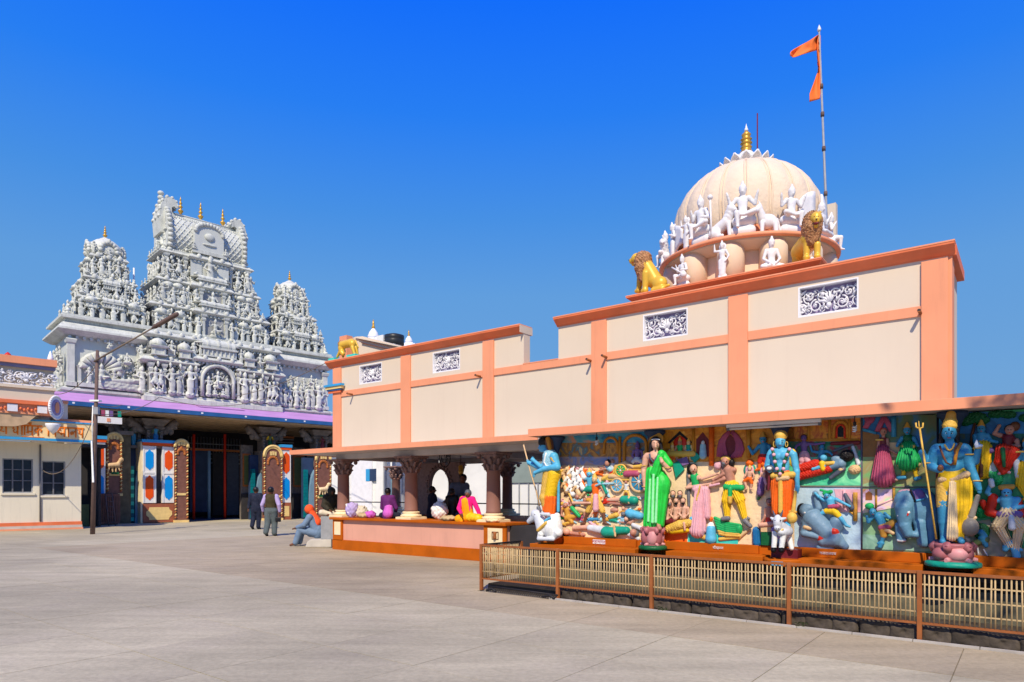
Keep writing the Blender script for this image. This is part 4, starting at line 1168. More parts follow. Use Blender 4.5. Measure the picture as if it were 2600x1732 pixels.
 fig(0, -.75, 7.35, 1.05, 'throneup', mir=1); fig(-.5, -.75, 6.95, .95, 'bless'); fig(.5, -.75, 6.95, .95, 'bless'); fig(-.2, -.85, 6.9, .6, 'cross'); fig(.25, -.85, 6.9, .6, 'cross'); fig(0, -.7, 8.5, .5, 'crossup')
 for sx in (-1, 1):
  for x in (1.15, 1.85, 2.75, 3.4):
   inst('pilaster', pil, sx * x, -.66, 6.8, (1, 1, 1.55))
  fig(sx * 1.48, -.82, 6.82, 1.5, 'bless', mir=sx)
  fig(sx * 2.05, -.78, 6.85, 1.15, 'stand', mir=sx); fig(sx * 2.4, -.85, 6.85, 1.25, 'raise', mir=sx); fig(sx * 2.95, -.8, 6.85, 1.1, 'dance', mir=sx); fig(sx * 3.2, -.8, 6.85, 1.2)
  fig(sx * 3.75, -.45, 6.85, 1.2)
  for x in (1.2, 2.0, 2.5, 3.1):
   inst('bracket', brk, sx * x, -.80, 8.12, 1.0)
 for sx in (-1, 1):
  kx = sx * 2.45
  kapota(kx - 1.15, kx + 1.15, -.6, 0, 8.35, .42, .30)
  inst('little_shrine', kuta, sx * 3.05, -.62, 8.75, .95); inst('little_shrine', kuta, sx * 1.75, -.66, 8.75, (.8, .8, .9)); 
  fig(sx * 2.4, -.75, 8.78, .95, 'throne', mir=sx); fig(sx * 1.28, -.78, 8.75, .9); fig(sx * 3.75, -.35, 8.4, .8)
 kapota(-1.1, 1.1, -.72, 0, 8.72, .36, .25)
 inst('barrel_shrine', sala, 0, -.62, 9.05, (1.15, 1, 1.0)); fig(-.95, -.8, 9.02, .7); fig(.95, -.8, 9.02, .7)
 kapota(-3.45, 3.45, -.52, .1, 9.72, .42, .28)
 clutter(-3.4, 3.4, -.56, 6.9, 9.7, 420); clutter(3.5, 6.8, -.02, 6.9, 8.3, 260); clutter(-4.6, -3.5, -.02, 6.9, 8.6, 90)
 # ---- three tiers
 tiers = [(3.08, .12, 10.1, 11.55, 1.02), (2.66, .48, 11.72, 13.05, 1.0), (2.36, .80, 13.3, 14.72, 1.02)]
 for ti, (hw, y0, z0, z1, H) in enumerate(tiers):
  y1 = 3.6 - y0
  box('tier', -hw, hw, y0, y1, z0 - .15, z1 + .05, M['towershade'])
  moulding('tier_base', -hw, hw, y0, y1, [(.26, z0 - .12), (.26, z0 - .02), (.16, z0), (.16, z0 + .08), (0, z0 + .1)])
  kapota(-hw, hw, y0, y1, z1 - .02, .32 if ti < 2 else .30, .24, bumps=ti < 2)
  # centre bay
  box('tier_bay', -.95, .95, y0 - .32, y0, z0, z1)
  kapota(-.95, .95, y0 - .32, y0, z1 - .1, .36, .22)
  zf = z0 + .1
  if ti < 2:
   MB().box(X(-.5), X(.5), GP + y0 - .335, GP + y0 - .321, zf + .1, z1 - .22).build('niche_back', M['greymetal'], T)
   fig(0, y0 - .5, zf, H * 1.15, 'throne' if ti else 'throneup', mir=1)
   for sx in (-1, 1):
    inst('pilaster', pil, sx * .62, y0 - .42, zf, (1, 1, z1 - zf - .1)); fig(sx * .92, y0 - .5, zf, H * .95, 'bless', mir=sx)
    xs = np.linspace(1.25, hw - .1, 6)
    for j, x in enumerate(xs):
     fig(sx * x, y0 - .22 - .1 * (j % 2), zf, H * rnd.uniform(.85, 1.05), None)
    inst('little_shrine', kuta, sx * (hw - .42), y0 + .02, zf + .62, (.85, .8, .72)); inst('little_shrine', kuta, sx * 1.75, y0 - .02, zf + .62, (.8, .8, .70))
    fig(sx * 2.3, y0 - .12, zf + .75, .62, 'throne')
    for x in (1.2, 1.7, 2.2, 2.7):
     inst('bracket', brk, sx * x, y0 - .12, z1 - .30, .9)
   inst('barrel_shrine', sala, 0, y0 - .22, z1 + .12, (1.0, .9, .62))
   # second, smaller row sitting on the cornice
   for x in np.linspace(-hw + .2, hw - .2, 11):
    if abs(x) > .9: fig(x, y0 - .12, z1 + .26, .55, rnd.choice(['cross', 'throne', 'crossup', 'stand']))
  else:
   box('tier_panel', -1.05, -.45, y0 - .36, y0 - .321, zf, z1 - .12, tp)
   box('tier_panel', .45, 1.05, y0 - .36, y0 - .321, zf, z1 - .12, tp)
   fig(-.05, y0 - .52, zf - .1, 1.45, 'bless', mir=1)
   for sx in (-1, 1):
    inst('pilaster', pil, sx * 1.25, y0 - .1, zf, (1, 1, z1 - zf)); inst('pilaster', pil, sx * (hw - .12), y0 - .08, zf, (1, 1, z1 - zf))
    fig(sx * 2.2, y0 - .26, zf, 1.1, 'throne' if sx < 0 else 'stand', mir=1); fig(sx * 1.62, y0 - .24, zf, 1.0, 'dance', mir=sx); fig(sx * (hw + .05), y0 - .2, zf, .95, 'bless')
  clutter(-hw, hw, y0, z0 + .1, z1 + .5, 330)
  # the left flank
  for y in np.linspace(y0 + .15, y1 - .15, 5):
   fig(-hw - .2, y, zf, H * rnd.uniform(.85, 1.05), None, rz=-math.pi / 2)
   fig(-hw - .12, y + .2, z1 + .22, .5, 'cross', rz=-math.pi / 2)
   fig(hw + .2, y, zf, H * rnd.uniform(.85, 1.05), None, rz=math.pi / 2)
 # ---- barrel roof with lattice and horned ends
 yc, z0 = 1.8, 15.0
 hl = 1.95
 prof = [(-.95, z0), (-.98, z0 + .1), (-1.12, z0 + .45), (-1.16, z0 + .85), (-1.06, z0 + 1.3), (-.80, z0 + 1.75), (-.42, z0 + 2.12), (-.36, z0 + 2.15), (-.36, z0 + 2.32), (.36, z0 + 2.32), (.36, z0 + 2.15), (.42, z0 + 2.12), (.80, z0 + 1.75), (1.06, z0 + 1.3), (1.16, z0 + .85), (1.12, z0 + .45), (.98, z0 + .1), (.95, z0)]
 MB().prism([(GP + yc + y, z) for y, z in prof], X(-hl), X(hl), 'x').build('barrel_roof', tp, T)
 box('roof_base', -hl - .15, hl + .15, yc - 1.15, yc + 1.15, z0 - .12, z0 - .001)
 def skin(t):        # point on the front skin, t 0 (foot) .. 1 (ridge)
  pts = prof[1:7]; f = t * (len(pts) - 1); i = min(int(f), len(pts) - 2); f -= i
  return (pts[i][0] + (pts[i + 1][0] - pts[i][0]) * f, pts[i][1] + (pts[i + 1][1] - pts[i][1]) * f)
 mb = MB()
 for k in range(-16, 30):
  for sg in (1, -1):
   pts = []
   for j in range(15):
    t = j / 14
    x = -hl + .28 * k + sg * t * 1.6
    if -hl <= x <= hl:
     y, z = skin(t); pts.append((X(x), GP + yc + y - .01, z))
   if len(pts) > 2: mb.tube(pts, .035, 5)
 mb.build('roof_lattice', tm, T, kind='stuff')
 mb = MB()
 for x in np.linspace(-hl + .1, hl - .1, 34):
  mb.ell((X(x), GP + yc - .50, z0 + 2.06), (.07, .07, .09), 6, 4); mb.ell((X(x), GP + yc - .98, z0 + .06), (.07, .07, .07), 6, 4)
 mb.build('roof_beading', tm, T, kind='stuff')
 for k in range(5):
  MB().tube([(X(-hl), GP + yc - .36 + .001 * k, z0 + 2.2 + .04 * k), (X(hl), GP + yc - .36 + .001 * k, z0 + 2.2 + .04 * k)], .03, 6).build('ridge_moulding', tm, T) if k in (0, 3) else None
 # front plaque
 box('plaque', -.85, .75, yc - 1.42, yc - .7, z0 + .12, z0 + 1.65, tp)
 mb = MB()
 for t in np.linspace(0, math.pi, 14):
  mb.ell((X(-.05 + .75 * math.cos(t)), GP + yc - 1.44, z0 + 1.3 + .45 * math.sin(t)), (.13, .10, .13), 8, 5)
 mb.box(X(-1.0), X(.9), GP + yc - 1.5, GP + yc - 1.40, z0 + .02, z0 + .2).ell((X(-.05), GP + yc - 1.45, z0 + 1.05), (.28, .08, .22), 10, 6).ell((X(-.05), GP + yc - 1.45, z0 + .6), (.4, .06, .06), 8, 5)
 mb.build('plaque_frame', tm, T)
 fig(-.9, yc - 1.45, z0 + .15, .6, 'cross'); fig(.85, yc - 1.45, z0 + .15, .6, 'cross')
 # horned gables at both ends
 for sx in (-1, 1):
  gab = [(-1.05, 0), (-1.2, .5), (-1.22, 1.0), (-1.08, 1.6), (-.8, 2.1), (-.45, 2.5), (0, 2.75), (.45, 2.5), (.8, 2.1), (1.08, 1.6), (1.22, 1.0), (1.2, .5), (1.05, 0)]
  e = sx * hl
  MB().prism([(GP + yc + y, z0 + z) for y, z in gab], X(e - .2 * (sx < 0) - .05), X(e + .2 * (sx > 0) + .05), 'x').build('gable', tm, T)
  mb = MB()
  for i in range(len(gab) - 1):
   for f in (0, .5):
    y = gab[i][0] + (gab[i + 1][0] - gab[i][0]) * f; z = gab[i][1] + (gab[i + 1][1] - gab[i][1]) * f
    mb.ell((X(e + sx * .1), GP + yc + y * 1.03, z0 + z * 1.02), (.15, .13, .13), 8, 5)
  mb.build('gable_scrolls', tm, T)
  # the curled crest
  mb = MB()
  out = [(.45, 1.0), (.52, 1.9), (.46, 2.6), (.32, 3.1), (.08, 3.36), (-.2, 3.36), (-.42, 3.2), (-.5, 2.98), (-.42, 2.82), (-.26, 2.9), (-.14, 2.82), (-.16, 2.55), (-.4, 2.3), (-.2, 2.0), (0, 1.0)]
  out = [(x, z - (.5 if sx > 0 else .3) * (z > 2)) for x, z in out]
  mb.prism([(X(e + sx * x), z0 + z) for x, z in out], GP + yc - .62, GP + yc + .62)
  for x, z in out[1:8]:
   for dy in (-.5, 0, .5): mb.ell((X(e + sx * x * .95), GP + yc + dy, z0 + z), (.10, .16, .11), 7, 5)
  if sx < 0:
   for i in range(6): mb.ell((X(e - .33), GP + yc - .3, z0 + 2.0 + .25 * i), (.18, .16, .14), 8, 5)
  mb.build('crest', tm, T)
  fig(e + sx * .25, yc - .2, z0 + .1, 1.3, 'throneup', rz=sx * math.pi / 2)
  fig(e + sx * .25, yc - .7, z0 + .1, .8, 'bless', rz=sx * math.pi / 2); fig(e + sx * .22, yc - .9, z0 + 1.0, .7, 'cross', rz=sx * math.pi / 2)
 # gilt finials
 fin = MB().use(M['tower']).lathe([(.22, 0), (.24, .06), (.16, .14), (.12, .16)], (0, 0, 0), 14).use(M['gold']).lathe([(.10, .16), (.06, .22), (.15, .36), (.15, .40), (.05, .48), (.05, .52), (.12, .62), (.05, .70), (.04, .74), (.09, .82), (.04, .90), (.03, .94), (.055, 1.0), (.02, 1.12), (.0, 1.26)], (0, 0, 0), 14)
 fme = fin.mesh('finial')
 for x in (-1.15, -.05, 1.22):
  inst('finial', fme, x, yc, z0 + 2.3, 1.0)
 # ---- side towers
 for sx in (-1, 1):
  c, yc2 = (-4.95 if sx < 0 else 5.4), 1.75
  tiers = [(1.42, 10.3, 11.35, .95), (1.10, 11.5, 12.5, .82), (.76, 12.75, 13.75, .85)]
  for ti, (hw, z0_, z1_, H) in enumerate(tiers):
   box('side_tier', c - hw, c + hw, yc2 - hw, yc2 + hw, z0_ - .1, z1_ + .05, M['towershade'])
   kapota(c - hw, c + hw, yc2 - hw, yc2 + hw, z1_ - .05, .26, .16)
   moulding('tier_base', c - hw, c + hw, yc2 - hw, yc2 + hw, [(.2, z0_ - .1), (.2, z0_), (0, z0_ + .05)])
   clutter(c - hw, c + hw, yc2 - hw, z0_, z1_ + .35, 150)
   for j, x in enumerate(np.linspace(-hw, hw, 7 - ti)):
    fig(c + x, yc2 - hw - .16 - .1 * (j % 2), z0_, H * rnd.uniform(.88, 1.08), None)
    if ti < 2 and j % 2 == 0: fig(c + x * .95, yc2 - hw - .08, z1_ + .2, .5, rnd.choice(['cross', 'throne', 'crossup']))
   for y in np.linspace(-hw + .2, hw - .2, 5 - ti):
    fig(c - hw - .18, yc2 + y, z0_, H * rnd.uniform(.88, 1.08), None, rz=-math.pi / 2)
    fig(c + hw + .18, yc2 + y, z0_, H * rnd.uniform(.88, 1.08), None, rz=math.pi / 2)
   if ti == 0:
    for x in (-.95, .95): inst('little_shrine', kuta, c + x, yc2 - hw - .05, z0_ + .6, (.75, .7, .62))
    inst('barrel_shrine', sala, c, yc2 - hw - .1, z0_ + .7, (.62, .7, .55))
   if ti == 1:
    inst('barrel_shrine', sala, c, yc2 - hw - .1, z0_ + .55, (.5, .6, .5))
   for y in (-.6, .6): inst('little_shrine', kuta, c - hw - .05, yc2 + y * hw, z0_ + .5, (.6, .6, .55))
  MB().lathe([(.74, 13.95), (.84, 14.05), (.87, 14.25), (.82, 14.5), (.68, 14.72), (.46, 14.9), (.28, 14.98), (.24, 15.03), (.16, 15.06)], (X(c), GP + yc2, 0), 16).build('side_dome', tm, T)
  for k in range(4):
   a = k * math.pi / 2 - math.pi / 2
   ca, sa = math.cos(a), math.sin(a)
   mb = MB()
   for t in np.linspace(0, math.pi, 8):
    d = .38 * math.cos(t)
    mb.ell((X(c) + .82 * ca - d * sa, GP + yc2 + .82 * sa + d * ca, 14.2 + .42 * math.sin(t)), .12, 7, 5)
   mb.ell((X(c) + .84 * ca, GP + yc2 + .84 * sa, 14.68), (.10, .10, .16), 7, 5)
   mb.build('dome_gable', tm, T)
   fig(c + .86 * ca, yc2 + .86 * sa, 13.92, .55, 'crossup', rz=a + math.pi / 2)
   # corner beasts
   b = a + math.pi / 4
   fig(c + .95 * math.cos(b), yc2 + .95 * math.sin(b), 13.95, .62, 'raise', rz=b + math.pi / 2)
  inst('finial', fme, c, yc2, 15.02, (.75, .75, .62))
  # figures standing on the ends of the base cornice
  for y in (.1, 1.0, 2.0): fig(sx * 6.95, y, 10.35, .8, rnd.choice(['cross', 'bless', 'throne']), rz=-sx * math.pi / 2 * (-1 if sx > 0 else 1) if sx < 0 else math.pi / 2)
 for x in (-3.35, 3.75):
  MB().tube([(X(x), GP + 2.6, 10.2), (X(x), GP + 2.6, 14.1 if x < 0 else 13.2)], .045, 6).build('rod', M['white'], T)
tower()
def entrance():
 # lilac sheet roof with a blue edge over the gate
 p0, p1 = 36.0, 38.72
 t0, t1 = G.s(136, p0), 23.0
 z0, z1 = 5.74, 6.42
 T = thing('entrance_canopy', 'lilac corrugated entrance canopy with blue edge under the white tower', 'canopy', G, (GT, p0, z0))
 f = lambda p: z0 + (z1 - z0) * (p - p0) / (p1 - p0)
 MB().prism([(p0, z0), (p1, z1), (p1, z1 - .06), (p0, z0 - .06)], t0, t1, 'x').build('roof_sheet', M['purple'], T)
 n = 11
 for i in range(n):
  p = p0 + (p1 - p0) * (i + .5) / n
  MB().prism([(p - .07, f(p - .07) + .001), (p - .03, f(p) + .045), (p + .03, f(p) + .05), (p + .07, f(p + .07) + .001)], t0, t1, 'x').build('sheet_rib', M['purple'], T)
 a = G.s(505, 37.4); b = G.s(620, 37.4)
 MB().prism([(37.3, f(37.3) + .06), (38.0, f(38.0) + .06), (38.0, f(38.0) + .09), (37.3, f(37.3) + .09)], a, b, 'x').build('roof_patch', M['purple'], T)
 MB().box(t0, t1, p0 - .06, p0 - .001, z0 - .22, z0 - .015).build('fascia', M['bluetrim'], T)
 mb = MB()
 for i in range(9):
  x = t0 + (t1 - t0) * (i + .4 + .2 * (i % 3)) / 9
  mb.box(x - .05, x + .05, p0 - .075, p0 - .0605, z0 - .14, z0 - .06)
 mb.build('fascia_bolts', M['white'], T, kind='stuff')
 # plank ceiling
 for i in range(14):
  p = p0 + .05 + i * .6
  MB().box(t0 + .02, t1, p, p + .56, z0 - .30 - .012 * (i % 2), z0 - .23).build('ceiling_plank', M['slat'], T)
 # porch building behind: dark inner hall
 H_ = thing('gate_hall', 'dark gate passage with navy doors behind the painted gate pillars', 'gate hall', G, (GT, 44.0, 0))
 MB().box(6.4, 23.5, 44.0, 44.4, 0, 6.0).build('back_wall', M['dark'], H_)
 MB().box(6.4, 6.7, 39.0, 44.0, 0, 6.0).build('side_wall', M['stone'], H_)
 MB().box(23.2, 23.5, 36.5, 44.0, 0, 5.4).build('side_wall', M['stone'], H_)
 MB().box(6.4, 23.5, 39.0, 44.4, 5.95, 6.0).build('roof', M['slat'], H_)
 # doors and hangings at the back of the passage, seen between the pillars
 def panel(px0, px1, py0, py1, p, name, m, d=.06):
  a = G.at(px0, py0, p); b = G.at(px1, py1, p)
  c = G.at((px0 + px1) / 2, py0, p)[2]; e = G.at((px0 + px1) / 2, py1, p)[2]
  return MB().box(a[0], b[0], p, p + d, max(e, 0.0), c).build(name, m, H_)
 panel(482, 531, 1143, 1300, 41.2, 'door', M['navy']); panel(540, 575, 1150, 1308, 41.4, 'door', M['dark']); panel(576, 606, 1150, 1308, 41.5, 'door', M['slate'])
 panel(482, 620, 1141, 1146, 41.0, 'lintel', M['woodlight'])
 for px, m in ((492, 'red'), (571, 'red')):
  a = G.at(px, 1285, 39.6)
  MB().tube([(a[0], 39.6, 0), (a[0], 39.6, G.at(px, 1103, 39.6)[2])], .075, 8).build('post', M[m], H_)
 a = G.at(531, 1285, 40.0)
 MB().tube([(a[0], 40.0, 0), (a[0], 40.0, G.at(531, 1145, 40.0)[2])], .09, 8).build('post', M['paleblue'], H_)
 mb = MB()
 for z in (3.35, 3.6, 3.9, 4.2, 4.5):
  mb.tube([(G.s(478, 42.0), 42.0, z), (G.s(612, 42.0), 42.0, z)], .03, 5)
 for k in range(18):
  x = G.s(478, 42.0) + k * .18
  mb.tube([(x, 42.0, 3.35), (x, 42.0, 4.9)], .012, 4)
 mb.build('lattice', M['greymetal'], H_)
 # lit mauve hanging far inside, inner floor
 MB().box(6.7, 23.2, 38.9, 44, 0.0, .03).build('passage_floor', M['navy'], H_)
 # carved stone columns carrying the canopy
 def stone_column(px, p, fm, lab):
  s = G.s(px, p)
  C = thing('stone_column', lab, 'column', G, (s, p, 0), group='carved stone columns under the canopy')
  MB().sqlathe([(.48, 0), (.48, .5), (.40, .55), (.40, 2.6), (.46, 2.7), (.46, 3.9), (.52, 3.95)], (s, p, 0)).build('shaft', M['stone'], C)
  c = MB()
  c.sqlathe([(.34, 3.95), (.34, 4.75), (.42, 4.8), (.50, 4.9), (.42, 4.97), (.62, 5.2), (.66, 5.3)], (s, p, 0))
  for sx in (-1, 1):
   c.tube([(s + sx * .3, p - .1, 4.6), (s + sx * .6, p - .1, 4.75), (s + sx * .95, p - .1, 5.1), (s + sx * 1.15, p - .1, 5.3)], [.14, .2, .2, .18], 8)
   c.ell((s + sx * .85, p - .15, 4.75), (.16, .16, .2), 8, 6); c.ell((s + sx * 1.05, p - .15, 4.98), (.14, .14, .14), 8, 6)
   c.box(s + sx * .30 - .07, s + sx * .30 + .07, p - .5, p - .34, 3.95, 4.75)
   for k in range(5): c.ell((s + sx * .30, p - .5, 4.05 + .16 * k), (.09, .06, .06), 8, 5)
  c.build('capital', M['stone'], C)
  J = joints(haL=(-.14, -.10, .68), haR=(.14, -.10, .68), elL=(-.18, 0, .66), elR=(.18, 0, .66))
  pr = torso(J, fm[0]) + headp(J, 'brownskin', 'hair') + arm(J, 'L', fm[1], 1.2) + arm(J, 'R', fm[1], 1.2) + leg(J, 'L', fm[2], 1.2) + leg(J, 'R', fm[2], 1.2) + [cap(J['pelvis'], (0, 0, .1), .10, .10, fm[2], f=.7)]
  me = blob(scaled(pr, 1.02, (s, p - .62, 3.93)), .028, .012, 'statue', org_of(C))
  link_mesh('statue', me, C)
  MB().box(s - .25, s + .25, p - .8, p - .45, 3.8, 3.93).build('ledge', M['stone'], C)
 stone_column(330, 38.4, ('darkgreen', 'olive', 'deepblue'), 'carved stone column with a blue-skirted statue, behind the blue arch')
 stone_column(386, 37.9, ('deepblue', 'olive', 'wall_blue'), 'carved stone column with a blue statue above the door leaves')
 stone_column(674, 38.0, ('olive', 'yellow', 'darkgreen'), 'carved stone column with a green statue above the arched board')
 stone_column(806, 37.6, ('maroon', 'brownskin', 'maroon'), 'carved stone column with a red statue beside the hall corner')
 # hall corner lattice bay
 a = G.s(690, 40.5); b = G.s(745, 40.5)
 L = thing('lattice_window', 'dark lattice window bay with an orange head behind the gate boards', 'window', G, ((a + b) / 2, 40.5, 0))
 MB().box(a, b, 40.5, 40.7, 0, 5.2).build('panel', M['dark'], L)
 MB().box(a, b, 40.4, 40.499, 5.0, 5.12).build('head', M['woodlight'], L)
 mb = MB()
 for z in np.linspace(4.1, 4.9, 5): mb.box(a, b, 40.44, 40.49, z, z + .04)
 mb.build('slats', M['greymetal'], L)
entrance()
# ------------------------------------------------------------------ painted gate pillars and arched boards
def cartouche(mb, x0, x1, z0, z1, y, m, d=.02):
 w, c = x1 - x0, (x0 + x1) / 2
 k = min(w * .32, .16)
 pts = [(x0, z0 + k * 1.6), (x0 + w * .1, z0 + k * 1.35), (x0 + w * .1, z0 + k), (x0 + w * .28, z0 + k * .85), (c - w * .12, z0 + k * .3), (c, z0)]
 pts = pts + [(2 * c - x, z) for x, z in pts[-2::-1]]
 top = [(x, z0 + z1 - z) for x, z in pts[::-1]]
 mb.use(m).prism(pts + top, y - d, y)
def gates():
 def wide_pillar():
  p = 37.0
  s0, s1 = G.s(363, p), G.s(445, p)
  T = thing('gate_pillar', 'white gate pillar with two tall panels of blue and orange cartouches and a brown foot', 'gate pillar', G, ((s0 + s1) / 2, p, 0), group='painted gate pillars')
  w = s1 - s0
  zt = 4.22
  MB().box(s0 - .09, s0 + .03, p + .06, p + .9, 0, zt - .12).build('side_post', M['cream'], T)
  MB().box(s0 + .031, s1, p + .20, p + .9, .0, zt - .30).build('core', M['dark'], T)
  MB().use(M['panelbrown']).box(s0, s1, p + .02, p + .199, .03, .98).build('foot', None, T)
  mb = MB(); cx = (s0 + s1) / 2
  hw, z0, z1 = w * .40, .16, .80
  mb.use(M['cream2']).prism([(cx - hw, .40), (cx - hw * .8, .28), (cx - hw * .75, z0), (cx + hw * .75, z0), (cx + hw * .8, .28), (cx + hw, .40), (cx + hw, .58), (cx + hw * .8, .68), (cx + hw * .75, z1), (cx - hw * .75, z1), (cx - hw * .8, .68), (cx - hw, .58)], p, p + .019)
  mb.build('foot_plate', None, T)
  lw = w * .405
  for i, x in enumerate((s0, s1 - lw)):
   lf = MB().use(M['panelwhite']).box(x, x + lw, p + .03, p + .199, 1.02, zt - .32).build('leaf', None, T)
   ci = ('panelblue', 'panelred') if i == 0 else ('panelred', 'panelblue')
   for (a, b), c in zip(((2.68, 3.72), (1.16, 2.42)), ci):
    mb = MB(); cartouche(mb, x + lw * .2, x + lw * .8, a, b, p + .029, M[c]); mb.build('cartouche', None, lf)
   mb = MB().use(M['panelwhite'])
   mb.box(x, x + .07, p + .005, p + .029, 1.02, zt - .32).box(x + lw - .07, x + lw, p + .005, p + .029, 1.02, zt - .32).box(x + .0701, x + lw - .0701, p + .005, p + .029, 2.50, 2.58).build('leaf_frame', None, lf)
  MB().box(s0 - .02, s1 + .02, p - .02, p + .9, zt - .299, zt - .15).build('orange_band', M['panelred'], T)
  MB().box(s0 - .06, s1 + .05, p - .06, p + .95, zt - .149, zt).build('cap', M['cyan'], T)
 wide_pillar()
 def slim_pillar(px0, px1, p, zt, lab, swap=False):
  s0, s1 = G.s(px0, p), G.s(px1, p)
  T = thing('gate_pillar', lab, 'gate pillar', G, ((s0 + s1) / 2, p, 0), group='painted gate pillars')
  w = s1 - s0
  MB().box(s0, s1, p + .03, p + .8, .98, zt - .3).build('leaf', M['panelwhite'], T)
  MB().box(s0, s1, p + .02, p + .8, 0, .979).build('foot', M['panelbrown'], T)
  MB().box(s0 + w * .25, s1 - w * .2, p, p + .019, .2, .78).build('foot_plate', M['cream2'], T)
  for (a, b), c in zip(((2.62, zt - .42), (1.14, 2.42)), ('panelred', 'panelblue')):
   mb = MB(); cartouche(mb, s0 + w * .12, s1 - w * .14, a, b, p + .029, M[c]); mb.build('cartouche', None, T)
  MB().box(s0 - .02, s1 + .03, p - .02, p + .82, zt - .299, zt - .16).build('orange_band', M['panelred'], T)
  MB().box(s0 - .05, s1 + .06, p - .05, p + .86, zt - .159, zt).build('cap', M['cyan'], T)
 slim_pillar(716, 739, 36.4, 4.28, 'slim white gate pillar with orange and blue cartouches right of the tall arched board')
 slim_pillar(240, 268, 36.6, 4.25, 'slim white gate pillar with orange and blue cartouches behind the utility pole')
 def arched_board(px0, px1, p, zt, z0, lab, animal=None, foot='wood'):
  s0, s1 = G.s(px0, p), G.s(px1, p)
  c, w = (s0 + s1) / 2, s1 - s0
  T = thing('arched_board', lab, 'gate board', G, (c, p, 0), group='arched carved gate boards')
  spring = zt - w * .62
  def arch(k, zz=0):
   return [(c - w / 2 * k * math.cos(t), spring + w * .60 * k * math.sin(t) ** .85 + zz) for t in np.linspace(0, math.pi, 15)]
  MB().prism([(s0, z0)] + arch(1) + [(s1, z0)], p, p + .16).build('board', M['wood'], T)
  a = arch(.86)
  MB().tube([(x, p - .03, z) for x, z in arch(.97)], .075, 6).build('gold_arch', M['cream2'], T)
  MB().tube([(x, p - .02, z) for x, z in arch(.80)], .04, 6).build('inner_arch', M['cream2'], T)
  n = 26
  mb = MB()
  for i in range(n):
   z = z0 + .1 + (spring - z0 - .1) * i / n
   for x in (s0 + .05, s1 - .05):
    mb.use(M['cream2'] if i % 2 else M['woodlight']).tube([(x - .035, p - .02, z), (x + .035, p - .03, z + .08)], .036, 6)
  mb.build('rope_border', None, T, kind='stuff')
  mb = MB().use(M['woodlight'])
  for t in np.linspace(-.15, math.pi + .15, 11):
   mb.ell((c - w * .26 * math.cos(t), p - .01, spring - .30 + w * .30 * math.sin(t)), (.075, .05, .085), 8, 5)
  mb.ell((c, p - .01, spring - .05 + w * .05), (.08, .05, .07), 8, 5)
  mb.build('carved_arch', None, T)
  for k in (-1, 0, 1):
   MB().boxc((c + k * .13, p - .03, spring + .12 - .02 * abs(k)), .10, .05, .22).build('crest_piece', M['cream2'], T)
  MB().box(s0 + .12, s1 - .12, p - .035, p - .001, z0 + (spring - z0) * .34, z0 + (spring - z0) * .34 + .12).build('rail', M['cream2'], T)
  MB().box(s0 - .02, s1 + .02, p - .06, p + .2, z0 - .12, z0 - .001).build('base', M['cream2'], T)
  if animal:
   zc = z0 + (spring - z0) * .36 + .12
   pr = [cap((c - .22, p - .1, zc + .33), (c + .12, p - .1, zc + .36), .11, .12, animal), cap((c + .15, p - .1, zc + .42), (c + .24, p - .12, zc + .58), .09, .08, animal), ell((c + .27, p - .14, zc + .62), (.11, .09, .10), animal),
                  cap((c - .22, p - .1, zc + .3), (c - .30, p - .1, zc + .02), .06, .035, animal), cap((c - .12, p - .08, zc + .3), (c - .08, p - .08, zc + .02), .06, .035, animal), cap((c + .12, p - .1, zc + .32), (c + .22, p - .12, zc + .08), .05, .035, animal), cap((c + .05, p - .1, zc + .32), (c + .05, p - .1, zc + .02), .05, .035, animal), cap((c - .32, p - .1, zc + .4), (c - .42, p - .1, zc + .6), .03, .02, animal)]
   solid('lion_relief', T, pr, .025, .03)
   MB().box(s0 + .2, s1 - .16, p - .10, p - .002, zc - .1, zc + .01).build('green_ledge', M['darkgreen'], T)
 arched_board(270, 310, 36.9, 4.45, 1.5, 'arched carved gate board with an ochre lion, left of the olive pier', 'tan')
 arched_board(443, 478, 36.9, 4.30, .12, 'plain arched brown gate board beside the blue and orange door leaves')
 arched_board(669, 717, 36.3, 4.20, .12, 'tall arched brown gate board behind the man in the brown vest')
 arched_board(801, 841, 35.2, 3.98, .12, 'arched carved gate board with a pale lion, seen under the pavilion eaves', 'cream3')
 # blue arches between the pillars
 def blue_arch(px0, px1, p, zt, lab):
  s0, s1 = G.s(px0, p), G.s(px1, p)
  T = thing('blue_arch', lab, 'arch', G, ((s0 + s1) / 2, p, 0), group='blue half arches')
  w = s1 - s0
  MB().box(s0, s1, p + .3, p + .5, 0, zt + .7).build('back', M['navy'], T)
  pts = [(s0 + w * .35, 0), (s1, 0), (s1, zt), (s0 + w * .85, zt - .15), (s0 + w * .62, zt - .5), (s0 + w * .45, zt - 1.0), (s0 + w * .38, zt - 1.5)]
  MB().prism(pts, p, p + .29).build('arch_leaf', M['paleblue'], T)
  mb = MB()
  for i in range(14):
   z = .1 + i * .2
   mb.use(M['teal'] if i % 2 else (M['turquoise'] if px0 < 400 else M['teal'])).box(s0 + .02, s0 + w * .30, p + .05, p + .28, z, z + .19)
  mb.build('striped_post', None, T)
 blue_arch(332, 362, 37.6, 3.3, 'pale blue half arch with striped teal post left of the door leaves')
 blue_arch(640, 670, 37.6, 3.0, 'pale blue half arch behind the navy suited man')
 blue_arch(775, 802, 36.4, 2.9, 'pale blue half arch beside the seated person in the orange scarf')
 # olive stone pier, dark panels, grille and ladder stand at the left
 s0, s1 = G.s(304, 37.3), G.s(332, 37.3)
 T = thing('olive_pier', 'weathered olive stone pier between the lion board and the blue arch', 'pier', G, ((s0 + s1) / 2, 37.3, 0))
